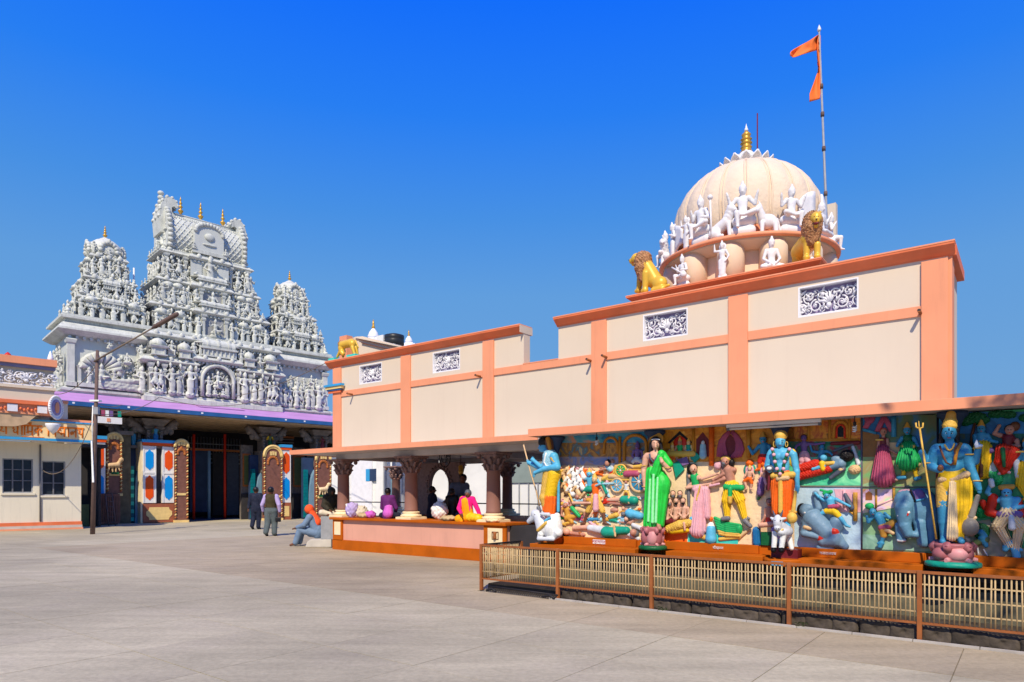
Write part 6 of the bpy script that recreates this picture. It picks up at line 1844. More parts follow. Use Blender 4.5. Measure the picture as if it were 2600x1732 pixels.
def panel1():
 K = K1
 T = board(K, 395, 1330, 'relief of a battlefield with chariot, white horses and fallen soldiers, leftmost panel', 'sand')
 q = QP
 patch(T, 'painted_sky', K, q, [(396, 200), (1328, 200), (1328, 330), (396, 330)], .004, mural('mural_sky', [(20, 60, 95), (30, 110, 150), (70, 130, 140), (190, 110, 60)], 3))
 patch(T, 'painted_palace', K, q, [(396, 330), (1328, 330), (1328, 470), (396, 470)], .004, mural('mural_palace', [(90, 70, 40), (165, 115, 50), (120, 80, 40), (60, 100, 110), (180, 140, 80)], 5))
 patch(T, 'painted_field', K, q, [(396, 470), (1328, 470), (1328, 556), (396, 556)], .004, mural('mural_field', [(110, 95, 120), (150, 125, 110), (95, 110, 150), (120, 100, 80)], 5))
 patch(T, 'ground_relief', K, q, [(396, 556), (820, 565), (1328, 610), (1328, 1300), (396, 1300)], .012, M['sand'])
 line(T, 'gold_arch', K, q, [(835, 440), (840, 380)] + arcp(905, 350, 65, 70) + [(975, 440)], 14, M['wall_gold'])
 line(T, 'gold_arch', K, q, [(1035, 560), (1040, 420)] + arcp(1150, 350, 110, 95) + [(1262, 420), (1268, 560)], 17, M['wall_gold'])
 line(T, 'gold_arch', K, q, [(995, 540), (995, 270)], 15, M['wall_gold'])
 # chariot
 def wheel(cx, cy, r, hub, rim):
  m = mpp(K, cx, q); c = kat(K, cx, cy, q, 30)
  w = MB().tube([(c[0] + (r * m) * math.cos(a), c[1], c[2] + (r * m) * math.sin(a)) for a in np.linspace(0, 2 * math.pi, 25)], r * .16 * m, 8).build('wheel', M[rim], T)
  MB().tube([(c[0], c[1] + .02, c[2]), (c[0], c[1] - .01, c[2])], r * .86 * m, 20).build('disc', M[hub], w)
  for k in range(8):
   a = 2 * math.pi * k / 8
   MB().tube([(c[0], c[1] - .016, c[2]), (c[0] + r * .8 * m * math.cos(a), c[1] - .013, c[2] + r * .8 * m * math.sin(a))], r * .05 * m, 5).build('spoke', M[rim], w)
  MB().ell((c[0], c[1] - .015, c[2]), (r * .2 * m, .012, r * .2 * m), 10, 6).build('hub', M['palegrey'], w)
 rel(T, 'chariot_body', K, q, [('c', 830, 690, 930, 640, 22, 16, 'gold2'), ('c', 930, 640, 960, 560, 16, 18, 'gold2'), ('c', 960, 560, 1050, 530, 18, 20, 'tan'), ('c', 1050, 530, 1130, 570, 20, 18, 'tan'), ('c', 1130, 570, 1250, 560, 18, 22, 'gold2'), ('c', 1060, 640, 1170, 640, 34, 34, 'rose'), ('c', 860, 695, 1230, 700, 15, 15, 'gold2'), ('c', 1210, 560, 1240, 420, 20, 14, 'gold2'), ('c', 900, 665, 1060, 670, 24, 20, 'tan'), ('c', 1090, 600, 1230, 600, 12, 12, 'ochre')])
 wheel(1005, 607, 58, 'emerald', 'gold2'); wheel(967, 755, 66, 'blue', 'tan'); wheel(1188, 720, 98, 'deepblue', 'tan')
 line(T, 'chariot_pole', K, q, [(730, 770), (800, 740), (940, 735)], 12, M['skyblue'], d=40)
 # horses: a bunch of white heads and necks
 H_ = []
 for i, (x, y, a) in enumerate(((470, 590, -.5), (520, 600, -.3), (570, 640, -.2), (430, 640, -.7), (480, 680, -.6), (540, 700, -.4), (440, 740, -.8), (500, 770, -.5), (610, 600, -.2), (560, 770, -.3), (600, 710, -.2))):
  ex, ey = x - 44 * math.cos(a), y + 48 + 20 * math.sin(a)
  c = 'white2' if i % 3 else 'tan'
  H_ += [('c', x + 30, y + 70, x, y, 30, 22, c, dict(d=26)), ('c', x, y, ex, ey, 21, 12, c, dict(d0=40, d1=44)), ('c', x + 14, y - 20, x + 22, y - 40, 9, 3, c, dict(d=34)), ('c', x + 20, y - 10, x + 46, y + 60, 11, 9, 'brown' if i % 2 else 'orange2', dict(d=30)), ('e', x - 8, y + 14, 5, 5, 'black', dict(d=60, ry=5))]
 rel(T, 'horse_team', K, q, H_, 3.6, 4)
 # fighters
 rel(T, 'archer', K, q, b2((692, 645), 32, (640, 690), (760, 690), (700, 790), ((590, 720), (520, 690)), ((800, 740), (860, 740)), ((640, 800), (600, 800)), None, 'blue', low='teal2', crown='gold2'))
 rel(T, 'warrior', K, q, b2((745, 700), 34, (690, 760), (815, 760), (755, 880), ((640, 830), (600, 880)), ((850, 830), (820, 900)), ((680, 1010), (640, 1130)), ((825, 1010), (850, 1130)), 'tan', top='orange2', low='gold2', shin='brownskin', crown='gold2', pl=(3, 16)) + [('c', 755, 860, 755, 990, 24, 30, 'pink', dict(d=60)), ('c', 820, 730, 860, 830, 16, 14, 'teal2', dict(d=36))], 4, 4)
 rel(T, 'bowman', K, q, b2((575, 870), 30, (520, 900), (640, 910), (580, 990), ((500, 960), (560, 940)), ((650, 950), (690, 935)), ((540, 1010), (470, 980)), ((640, 1010), (650, 1070)), 'skin2', top='skyblue', low='tan', hair='brown') + [('c', 490, 840, 530, 930, 10, 10, 'gold2', dict(d=50)), ('c', 530, 930, 700, 930, 16, 12, 'skin', dict(d=55))])
 rel(T, 'seated_charioteer', K, q, b2((455, 955), 30, (420, 990), (520, 990), (480, 1080), ((410, 1050), (470, 1080)), ((550, 1040), (600, 1020)), ((560, 1060), (640, 1020)), ((520, 1120), (430, 1140)), 'skin2', top='ochre', low='ochre', hair='skyblue', shin='gold2') + [('c', 520, 980, 590, 1060, 22, 18, 'emerald', dict(d=46))])
 rel(T, 'fallen_soldier', K, q, [('c', 880, 900, 1030, 895, 18, 26, 'skin'), ('c', 880, 930, 1020, 940, 14, 18, 'skin2'), ('c', 1030, 895, 1140, 905, 38, 42, 'teal2'), ('e', 1060, 845, 22, 26, 'brown'), ('c', 1085, 870, 1085, 930, 10, 10, 'tan', dict(d=56)), ('c', 1140, 890, 1190, 870, 14, 12, 'skin'), ('c', 905, 900, 880, 870, 14, 12, 'hair'), ('c', 880, 955, 1180, 950, 9, 9, 'grey')])
 rel(T, 'fallen_soldier', K, q, [('e', 465, 1215, 38, 36, 'skin', dict(d=40)), ('e', 455, 1235, 34, 30, 'hair', dict(d=24)), ('c', 540, 1180, 700, 1170, 22, 26, 'skin'), ('c', 510, 1230, 640, 1245, 20, 16, 'skin2'), ('c', 600, 1230, 620, 1260, 18, 16, 'rust'), ('c', 700, 1180, 870, 1210, 34, 44, 'palegrey'), ('c', 860, 1220, 930, 1225, 56, 52, 'teal2'), ('c', 960, 1205, 1060, 1205, 44, 40, 'teal2'), ('c', 935, 1150, 950, 1260, 10, 10, 'tan', dict(d=70)), ('c', 1060, 1230, 1180, 1285, 24, 20, 'palegrey'), ('e', 1130, 1225, 36, 36, 'skin2', dict(d=46)), ('e', 1150, 1235, 38, 38, 'grey', dict(d=26))])
 rel(T, 'fallen_soldier', K, q, [('e', 1110, 1045, 40, 42, 'blue', dict(d=34)), ('c', 1090, 1030, 1200, 1060, 44, 36, 'blue'), ('c', 1100, 1120, 1200, 1060, 18, 20, 'skin'), ('e', 1060, 1090, 24, 24, 'skin', dict(d=36)), ('e', 1030, 1040, 26, 24, 'grey', dict(d=30)), ('c', 1000, 1120, 1100, 1130, 14, 18, 'skin2'), ('e', 1060, 1000, 20, 22, 'skin2', dict(d=40)), ('c', 1130, 1150, 1220, 1190, 22, 24, 'palegrey')])
 rel(T, 'fallen_soldier', K, q, [('e', 940, 1000, 46, 24, 'skin2'), ('c', 900, 1070, 960, 1050, 24, 26, 'gold2'), ('c', 690, 1095, 780, 1090, 18, 16, 'deepblue', dict(rg=(5, 20))), ('c', 830, 1135, 890, 1140, 12, 12, 'brown'), ('c', 700, 1120, 770, 1170, 16, 14, 'pink'), ('c', 640, 1060, 620, 1190, 13, 12, 'grey')])
 rel(T, 'onlooker', K, q, [('e', 868, 535, 24, 30, 'skin2', dict(d=50)), ('e', 878, 520, 24, 26, 'hair', dict(d=42)), ('c', 872, 575, 905, 600, 26, 24, 'skyblue'), ('c', 850, 590, 790, 605, 12, 9, 'skin2', dict(d=40)), ('c', 860, 600, 780, 570, 11, 8, 'skin2')])
 rel(T, 'blue_deity_relief', K, q, b2((1170, 370), 28, (1135, 415), (1215, 415), (1170, 500), ((1120, 460), (1150, 500)), ((1225, 460), (1190, 500)), ((1130, 520), (1180, 530)), ((1215, 520), (1160, 530)), 'purple2', low='palegrey', crown='purple2'))
 rnd = random.Random(8)
 sk, cl = ['skin', 'skin2', 'tan', 'pink', 'skyblue'], ['palegrey', 'orange2', 'emerald', 'gold2', 'skyblue', 'red', 'white2', 'rose', 'teal2', 'ochre']
 for i in range(20):
  x, y = 430 + (i % 5) * 150 + rnd.uniform(-40, 40), 620 + (i // 5) * 150 + rnd.uniform(-30, 30)
  h, sg, up = rnd.uniform(17, 22), rnd.choice((-1, 1)), rnd.random() < .45
  c, c2, k = rnd.choice(cl), rnd.choice(cl), rnd.choice(sk)
  V = lambda a, b: (x + sg * (a if up else b) * h, y + (b if up else a * .6) * h)
  rel(T, 'soldier_relief', K, q, b2(V(0, -4), h, V(-1.8, -2.4), V(1.8, -2.2), V(.2, 1.4), (V(-2.8, -.4), V(-4.2, -1.6)), (V(2.6, -.6), V(3.8, .6)), (V(-1.2, 4), V(-1.8, 6.6)), (V(1.6, 3.8), V(2.4, 6.4)), k, top=c, low=c2, hair=rnd.choice(['hair', 'brown', 'gold2']), d=-4), 3.6, 3.5)
 # loose bits: arrows, shields, bundles across the field
 rnd = random.Random(3)
 for i in range(26):
  x, y = rnd.uniform(420, 1280), rnd.uniform(600, 1200)
  a = rnd.uniform(-.5, .5)
  line(T, 'arrow', K, q, [(x, y), (x + 60 * math.cos(a), y + 60 * math.sin(a))], 4.5, M[rnd.choice(['brown', 'gold2', 'red', 'grey', 'white2'])], d=16)
 for i in range(14):
  x, y = rnd.uniform(420, 1260), rnd.uniform(620, 1230)
  rel(T, 'fallen_piece', K, q, [('e', x, y, rnd.uniform(14, 30), rnd.uniform(10, 22), rnd.choice(['tan', 'skin', 'palegrey', 'skyblue', 'orange2', 'emerald', 'brown']), dict(d=12)), ('c', x, y, x + rnd.uniform(-60, 60), y + rnd.uniform(-20, 20), 12, 9, rnd.choice(['skin', 'tan', 'skin2']))])
panel1()
def panel2():
 K = K2
 T = board(K, -60, 1400, 'relief of a man pulling the cloth of a pink-robed woman in a golden hall', 'sand')
 q = QP
 patch(T, 'gold_hall', K, q, [(-58, 170), (1398, 170), (1398, 520), (-58, 520)], .006, mural('mural_gold', [(120, 70, 15), (195, 130, 35), (165, 95, 20), (205, 150, 60)], 4))
 patch(T, 'red_floor', K, q, [(60, 1090), (340, 1090), (330, 1330), (60, 1330)], .014, M['orange2'])
 patch(T, 'water', K, q, [(350, 1240), (840, 1240), (840, 1345), (340, 1330)], .016, M['turquoise'])
 line(T, 'gold_column', K, q, [(575, 560), (575, 180)], 26, M['orange2'])
 line(T, 'gold_column', K, q, [(395, 480), (395, 190)], 16, M['wall_gold']); line(T, 'gold_column', K, q, [(945, 480), (945, 180)], 22, M['wall_gold'])
 patch(T, 'niche', K, q, [(425, 470), (425, 300), (490, 225), (550, 300), (550, 470)], .010, M['maroon'])
 patch(T, 'dark_gable', K, q, [(140, 330), (260, 215), (390, 330), (370, 340), (262, 250), (160, 340)], .012, M['black'])
 rel(T, 'niche_figure', K, q, [('e', 490, 330, 18, 22, 'palegrey', dict(d=30)), ('c', 490, 360, 490, 460, 28, 36, 'skyblue')])
 rel(T, 'throne', K, q, [('e', 265, 340, 76, 76, 'red', dict(d=0, ry=20)), ('c', 150, 440, 390, 440, 30, 30, 'gold2')])
 rel(T, 'king', K, q, b2((260, 330), 26, (225, 370), (300, 370), (262, 440), ((215, 410), (240, 440)), ((310, 410), (290, 440)), ((220, 460), (235, 500)), ((300, 460), (290, 500)), 'skin2', top='emerald', low='yellow', crown='gold2'))
 rel(T, 'courtier', K, q, b2((345, 330), 22, (320, 365), (375, 365), (348, 420), ((310, 400), (330, 420)), ((385, 400), (370, 425)), ((330, 450), (335, 500)), ((360, 450), (362, 500)), 'tan', top='teal2', low='deepblue', crown='gold2'))
 rel(T, 'courtier', K, q, b2((185, 370), 22, (160, 405), (215, 405), (188, 460), ((150, 440), (170, 460)), ((225, 440), (210, 460)), ((175, 490), (165, 520)), ((200, 490), (205, 520)), 'tan', top='gold2', low='orange2', crown='gold2'))
 # curtains
 for sx, pts in ((-1, [(755, 215), (700, 260), (660, 320), (645, 400), (640, 470)]), (1, [(780, 215), (830, 260), (870, 320), (890, 400), (860, 470)])):
  for k in range(5):
   line(T, 'curtain_fold', K, q, [(x - sx * k * (y - 200) * .09, y + k * 4) for x, y in pts], 17 - k, M['rose'], d=10)
 patch(T, 'doorway', K, q, [(690, 480), (690, 330), (765, 250), (850, 330), (850, 480)], .008, M['maroon'])
 # green cushions
 for pts in ([(355, 450), (420, 425), (480, 470), (415, 530)], [(200, 540), (260, 510), (310, 600), (230, 680)], [(240, 500), (340, 470), (360, 540), (300, 560)]):
  patch(T, 'cloth_piece', K, q, pts, .04, M['teal2'] if pts[0][0] != 240 else M['purple2'])
 # blue god behind
 rel(T, 'blue_deity_relief', K, q, b2((1088, 300), 38, (1050, 365), (1150, 365), (1090, 480), ((985, 440), (945, 370)), ((1170, 420), (1150, 490)), ((1060, 520), (1050, 590)), ((1120, 520), (1115, 590)), 'deepblue', low='red', shin='orange2', crown='ochre'))
 # woman in pink
 rel(T, 'woman_relief', K, q, b2((395, 592), 44, (360, 665), (450, 670), (420, 790), ((480, 690), (640, 640)), ((330, 780), (590, 735)), None, None, 'skin', top='emerald', low='pink', fat=.85) +
  [('e', 365, 590, 36, 52, 'hair', dict(d=26)), ('c', 345, 640, 350, 960, 22, 14, 'grey', dict(d=10)), ('c', 462, 790, 440, 1200, 46, 80, 'pink', dict(d=26, pl=(5, 26))), ('c', 520, 800, 540, 1060, 40, 30, 'pink', dict(d=30, pl=(4, 20))), ('c', 460, 760, 425, 900, 8, 8, 'gold2', dict(d=80)), ('c', 400, 1225, 510, 1275, 30, 22, 'gold2', dict(pl=(4, 14))), ('c', 560, 760, 650, 740, 12, 12, 'pink', dict(d=50)), ('c', 640, 560, 690, 520, 40, 16, 'pink', dict(d=8))], 4, 5)
 # man in yellow
 rel(T, 'man_relief', K, q, b2((712, 515), 46, (690, 600), (800, 600), (775, 760), ((700, 690), (590, 735)), ((700, 640), (590, 700)), ((725, 900), (735, 1060)), ((860, 900), (905, 1070)), 'skin2', low='yellow', shin='yellow', hair='hair', fat=1.0, pl=(4, 24), foot='grey') +
  [('e', 715, 490, 50, 30, 'gold2', dict(d=46, ry=30)), ('c', 700, 540, 690, 560, 26, 12, 'grey', dict(d=70)), ('c', 720, 770, 870, 780, 32, 32, 'emerald', dict(d=60)), ('c', 760, 790, 760, 860, 22, 20, 'emerald', dict(d=80)), ('c', 760, 870, 760, 920, 26, 20, 'gold2', dict(d=74)), ('e', 775, 530, 30, 40, 'hair', dict(d=30)), ('c', 690, 1090, 740, 1085, 24, 24, 'grey', dict(d=50)), ('c', 910, 1110, 960, 1160, 26, 22, 'grey', dict(d=50))], 4, 5)
 # heap of unwound cloth
 L = []
 for k in range(7):
  L += [('c', 610 + k * 8, 1080 + k * 26, 720, 1130 + k * 20, 17, 16, 'emerald' if k < 5 else 'gold2', dict(d=26)), ('c', 720, 1130 + k * 20, 850 + 6 * math.sin(k), 1150 + k * 18, 16, 15, 'emerald' if k < 5 else 'gold2', dict(d=32)), ]
 L += [('e', 850, 1190, 34, 56, 'emerald', dict(d=20)), ('c', 660, 1290, 850, 1270, 18, 20, 'gold2'), ('c', 850, 1270, 940, 1200, 18, 14, 'tan')]
 rel(T, 'cloth_heap', K, q, L, 3.4, 2.5)
 rel(T, 'pot', K, q, [('c', 570, 1290, 570, 1190, 56, 44, 'blue'), ('c', 570, 1160, 570, 1150, 36, 30, 'white2'), ('c', 570, 1100, 570, 1085, 16, 20, 'orange2')])
 # five brothers seated
 for i, (hx, hy, bx, by) in enumerate(((190, 840, 150, 1000), (260, 840, 235, 1000), (158, 920, 130, 1060), (222, 912, 215, 1050), (292, 912, 300, 1040))):
  rel(T, 'brother_relief', K, q, b2((hx, hy), 30, (bx - 34 + 6, by - 60), (bx + 34 + 6, by - 60), (bx, by + 30), ((bx - 46, by), (bx - 10, by + 34)), ((bx + 44, by), (bx + 10, by + 34)), None, None, 'skin', low='skin', beard='grey' if i < 3 else 'hair', fat=.85, d=i * 6), 3.8, 4)
 rel(T, 'folded_legs', K, q, [('c', 90, 1120, 200, 1110, 34, 32, 'maroon'), ('c', 150, 1190, 260, 1150, 40, 48, 'gold2', dict(rg=(4, 30), d=60)), ('c', 260, 1150, 360, 1130, 48, 40, 'gold2', dict(rg=(4, 30), d=60)), ('c', 180, 1210, 330, 1200, 32, 26, 'yellow', dict(d=56)), ('e', 375, 1085, 20, 20, 'blue', dict(d=60)), ('c', 300, 1130, 310, 1200, 12, 10, 'skin', dict(d=100))])
 # two small enthroned figures on the wall
 for x, y in ((955, 600), (1100, 610)):
  rel(T, 'enthroned_relief', K, q, [('e', x, y, 62, 66, 'teal2', dict(d=0, ry=26)), ('e', x, y, 44, 50, 'pink', dict(d=10, ry=26)), ('c', x, y - 70, x, y - 80, 40, 30, 'orange2', dict(d=10))] +
   b2((x, y - 8), 22, (x - 30, y + 28), (x + 30, y + 28), (x - 4, y + 90), ((x - 44, y + 60), (x - 60, y + 80)), ((x + 44, y + 60), (x + 30, y + 90)), ((x - 50, y + 110), (x - 30, y + 190)), ((x + 20, y + 130), (x + 10, y + 190)), 'skin', low='orange2' if x < 1000 else 'pink', crown='gold2', hair='hair', d=14), 3.6, 4)
 rel(T, 'dark_drape', K, q, [('c', 1140, 600, 1130, 780, 30, 22, 'maroon', dict(rg=(3, 16))), ('c', 1080, 700, 1060, 830, 32, 34, 'purple2', dict(rg=(5, 22))), ('c', 1050, 870, 1040, 890, 18, 14, 'darkgreen')])
 rel(T, 'reader_relief', K, q, b2((1148, 925), 34, (1120, 990), (1190, 990), (1150, 1110), ((1110, 1060), (1060, 1150)), ((1190, 1060), (1170, 1140)), None, None, 'skin2', top='skin2', low='red', hair='brown') + [('c', 1060, 1150, 1180, 1140, 24, 24, 'skin', dict(d=50)), ('c', 1020, 1200, 1030, 1330, 34, 38, 'wall_blue', dict(pl=(3, 14)))])
 patch(T, 'green_chest', K, q, [(1085, 1180), (1180, 1180), (1180, 1350), (1085, 1345)], .07, M['darkgreen']); patch(T, 'chest_lid', K, q, [(1083, 1165), (1182, 1165), (1182, 1215), (1083, 1215)], .075, M['tan'])
panel2()
def frame_bar(K, pts, T, m='slate', r=7):
 line(T, 'frame_bar', K, QP, pts, r, M[m], d=4)
def panel3():
 K = K3
 q = QP
 T = board(K, -60, 664, 'relief pair of a blue boy wrestling demons on green and pale blue ground', 'haze')
 patch(T, 'painted_palace', K, q, [(-58, 130), (662, 130), (662, 360), (-58, 360)], .006, mural('mural_gold2', [(110, 65, 20), (185, 120, 35), (150, 60, 30), (190, 140, 60)], 5))
 patch(T, 'painted_garden', K, q, [(-58, 360), (662, 360), (662, 500), (-58, 500)], .006, mural('mural_garden', [(20, 80, 60), (30, 110, 80), (120, 30, 40), (30, 90, 70)], 4))
 patch(T, 'green_ground', K, q, [(-58, 500), (662, 500), (662, 758), (-58, 758)], .008, mural('mural_green', [(90, 190, 140), (40, 150, 110), (130, 205, 150)], 3))
 patch(T, 'pink_house', K, q, [(420, 790), (662, 790), (662, 1000), (470, 1000)], .006, M['pink'])
 line(T, 'window_arch', K, q, [(415, 330), (420, 250)] + arcp(480, 240, 60, 60) + [(542, 330)], 14, M['wall_gold']); line(T, 'window_arch', K, q, [(440, 330), (445, 260)] + arcp(480, 250, 36, 40) + [(518, 330)], 9, M['red'])
 patch(T, 'dark_window', K, q, [(455, 320), (455, 240), (480, 220), (505, 240), (505, 320)], .010, M['black'])
 line(T, 'wall_rail', K, q, [(-50, 345), (655, 345)], 9, M['wall_gold'])
 for x in (190, 380, 560): line(T, 'wall_post', K, q, [(x, 345), (x, 160)], 12, M['wall_gold'])
 rel(T, 'demon_relief', K, q, b2((145, 330), 28, (110, 385), (185, 385), (150, 480), ((80, 400), (60, 440)), ((250, 385), (330, 375)), ((130, 530), (120, 580)), ((180, 530), (190, 570)), 'purple2', low='pink', shin='pink'))
 rel(T, 'blue_boy_relief', K, q, b2((310, 415), 26, (270, 460), (350, 450), (300, 500), ((220, 450), (205, 400)), ((380, 460), (400, 480)), None, None, 'deepblue', low='deepblue', hair='hair'))
 rel(T, 'lying_demon', K, q, [('c', 110, 610, 250, 570, 40, 46, 'red', dict(rg=(5, 26), d=30)), ('c', 90, 680, 370, 610, 34, 34, 'red', dict(rg=(5, 26), d=36)), ('c', 250, 580, 330, 590, 34, 28, 'red', dict(d=20)), ('e', 325, 510, 30, 32, 'blue', dict(d=50)), ('c', 310, 560, 320, 610, 26, 22, 'yellow', dict(d=60)), ('c', 230, 610, 330, 580, 16, 14, 'blue', dict(d=62)), ('c', 350, 560, 410, 555, 20, 18, 'gold2', dict(d=56)), ('c', 400, 590, 480, 560, 28, 46, 'greyblue', dict(d=36)), ('e', 440, 520, 46, 34, 'greyblue', dict(d=30)), ('c', 500, 610, 390, 690, 26, 18, 'slate', dict(d=36)), ('e', 535, 490, 58, 52, 'black', dict(d=34, rg=(5, 24))), ('c', 480, 615, 500, 610, 20, 18, 'tan', dict(d=44))], 3.6, 4)
 rel(T, 'mace_relief', K, q, [('c', 590, 410, 640, 560, 14, 18, 'palegrey'), ('e', 605, 615, 50, 42, 'tan', dict(rg=(5, 26)))])
 rel(T, 'axe_relief', K, q, [('c', 420, 445, 590, 380, 12, 16, 'slate'), ('c', 400, 380, 640, 370, 16, 18, 'maroon')])
 frame_bar(K, [(-58, 764), (662, 768)], T, 'stonegrey')
 # lower scene
 rel(T, 'grey_giant', K, q, [('e', 165, 985, 56, 62, 'greyblue', dict(d=52)), ('e', 130, 980, 44, 62, 'hair', dict(d=36)), ('e', 185, 965, 44, 36, 'greyblue', dict(d=66)), ('e', 215, 1090, 90, 70, 'greyblue', dict(d=40)), ('c', 230, 1060, 360, 1190, 92, 78, 'greyblue', dict(d=36)), ('c', 180, 1100, 150, 1190, 44, 36, 'greyblue', dict(d=60)), ('c', 150, 1190, 270, 1220, 36, 28, 'greyblue', dict(d=70)), ('e', 440, 1110, 60, 90, 'greyblue', dict(d=20)), ('c', 310, 1230, 420, 1180, 44, 40, 'red', dict(d=56)), ('c', 330, 1260, 430, 1250, 56, 70, 'greyblue', dict(d=44)), ('c', 430, 1240, 520, 1310, 64, 32, 'greyblue', dict(d=44)), ('c', 290, 1320, 400, 1325, 30, 26, 'greyblue', dict(d=40)), ('c', 250, 830, 280, 960, 26, 30, 'greyblue', dict(d=24)), ('e', 155, 1000, 12, 10, 'white2', dict(d=100, ry=8)), ('c', 160, 1135, 200, 1145, 20, 20, 'tan', dict(d=90))], 4, 6)
 rel(T, 'blue_boy_relief', K, q, b2((355, 845), 34, (330, 890), (440, 885), (400, 985), ((280, 860), (250, 830)), ((490, 910), (560, 945)), ((350, 990), (250, 1040)), ((460, 1030), (530, 1120)), 'blue', low='yellow', hair='hair', d=30) + [('c', 330, 830, 390, 815, 16, 18, 'emerald', dict(d=80)), ('c', 380, 950, 450, 945, 20, 20, 'rose', dict(d=70)), ('c', 520, 840, 580, 960, 16, 26, 'slate', dict(d=20)), ('c', 300, 800, 340, 810, 12, 10, 'emerald', dict(d=70))], 3.8, 4)
 line(T, 'pink_column', K, q, [(612, 1080), (612, 820)], 20, M['ochre']); line(T, 'pink_column', K, q, [(515, 950), (512, 800)], 14, M['pink']); line(T, 'ledge_relief', K, q, [(560, 990), (600, 1020)], 12, M['ochre'])
 frame_bar(K, [(668, 130), (672, 1340)], T, 'slate', 9)
panel3()
def panel4():
 K = K3
 q = QP
 T = board(K, 678, 1352, 'relief pair of a lady before a green king, and a blue boy pulling an elephant', 'palegreen')
 patch(T, 'painted_room', K, q, [(680, 120), (1350, 120), (1350, 500), (680, 500)], .006, mural('mural_room', [(20, 60, 100), (30, 90, 140), (70, 90, 60), (90, 85, 55)], 2.5))
 patch(T, 'olive_wall', K, q, [(680, 270), (830, 300), (830, 500), (680, 500)], .009, M['mural_brown']); patch(T, 'tan_wall', K, q, [(890, 370), (1040, 370), (1040, 500), (890, 500)], .009, M['tan'])
 line(T, 'blue_shelf', K, q, [(680, 250), (800, 285)], 14, M['deepblue'])
 patch(T, 'green_floor', K, q, [(680, 500), (1350, 500), (1350, 765), (680, 765)], .008, mural('mural_green2', [(120, 190, 140), (95, 140, 85), (130, 115, 75), (110, 190, 145)], 2.5))
 for pts in ([(700, 140), (720, 190), (690, 240)], [(860, 140), (830, 200), (800, 270)], [(860, 140), (900, 200), (930, 270)], [(760, 140), (740, 180), (700, 200)]):
  for k in range(3):
   line(T, 'curtain_fold', K, q, [(x + k * 12, y) for x, y in pts], 14, M['rose'], d=12)
 line(T, 'blue_pillar', K, q, [(960, 320), (960, 140)], 22, M['deepblue'])
 rel(T, 'lady_relief', K, q, b2((866, 275), 32, (830, 350), (900, 345), (865, 440), ((815, 430), (800, 560)), ((910, 430), (985, 470)), None, None, 'skin2', top='maroon', low='rose', hair='red', fat=.9) + [('c', 865, 440, 870, 680, 52, 98, 'rose', dict(d=26, pl=(6, 26))), ('c', 790, 705, 960, 700, 18, 16, 'gold2', dict(d=36)), ('c', 800, 345, 860, 345, 8, 8, 'gold2', dict(d=60)), ('c', 950, 695, 985, 708, 14, 12, 'skin', dict(d=40))], 3.8, 4)
 rel(T, 'king_relief', K, q, b2((1080, 260), 36, (1035, 330), (1140, 330), (1090, 410), ((1000, 380), (990, 400)), ((1165, 380), (1180, 400)), ((1060, 560), (1045, 670)), ((1140, 560), (1160, 670)), 'deepblue', top='darkgreen', low='emerald', shin='yellow', crown='ochre') + [('c', 1090, 420, 1090, 530, 66, 100, 'emerald', dict(d=30, pl=(6, 24))), ('c', 1005, 570, 1190, 570, 16, 16, 'tan', dict(d=50)), ('c', 1040, 405, 1140, 405, 14, 14, 'gold2', dict(d=70)), ('c', 1000, 690, 1060, 685, 18, 16, 'deepblue', dict(d=36)), ('c', 1160, 700, 1195, 690, 18, 16, 'deepblue', dict(d=36))], 3.8, 4)
 frame_bar(K, [(680, 772), (1350, 772)], T, 'stonegrey')
 patch(T, 'village', K, q, [(680, 790), (960, 790), (960, 960), (680, 1010)], .008, mural('mural_village', [(150, 190, 150), (205, 175, 150), (190, 160, 190), (160, 110, 70)], 4))
 patch(T, 'red_door', K, q, [(705, 890), (705, 830), (735, 808), (765, 830), (765, 890)], .012, M['rust'])
 line(T, 'village_post', K, q, [(800, 960), (800, 790)], 10, M['ochre']); line(T, 'village_post', K, q, [(960, 890), (960, 780)], 12, M['ochre']); line(T, 'village_rail', K, q, [(810, 945), (950, 880)], 8, M['pink'])
 rel(T, 'boy_relief', K, q, b2((770, 1000), 36, (770, 1040), (880, 1035), (870, 1140), ((730, 1090), (715, 1040)), ((920, 1050), (880, 1010)), ((870, 1210), (850, 1270)), ((960, 1090), (1020, 1130)), 'deepblue', low='ochre', hair='hair', foot='deepblue', d=24) + [('e', 740, 945, 38, 30, 'emerald', dict(d=50)), ('c', 845, 1140, 910, 1130, 24, 24, 'rose', dict(d=60)), ('c', 890, 1160, 950, 1190, 20, 16, 'tan', dict(d=60)), ('c', 850, 1280, 835, 1310, 24, 20, 'deepblue', dict(d=40))], 3.8, 4)
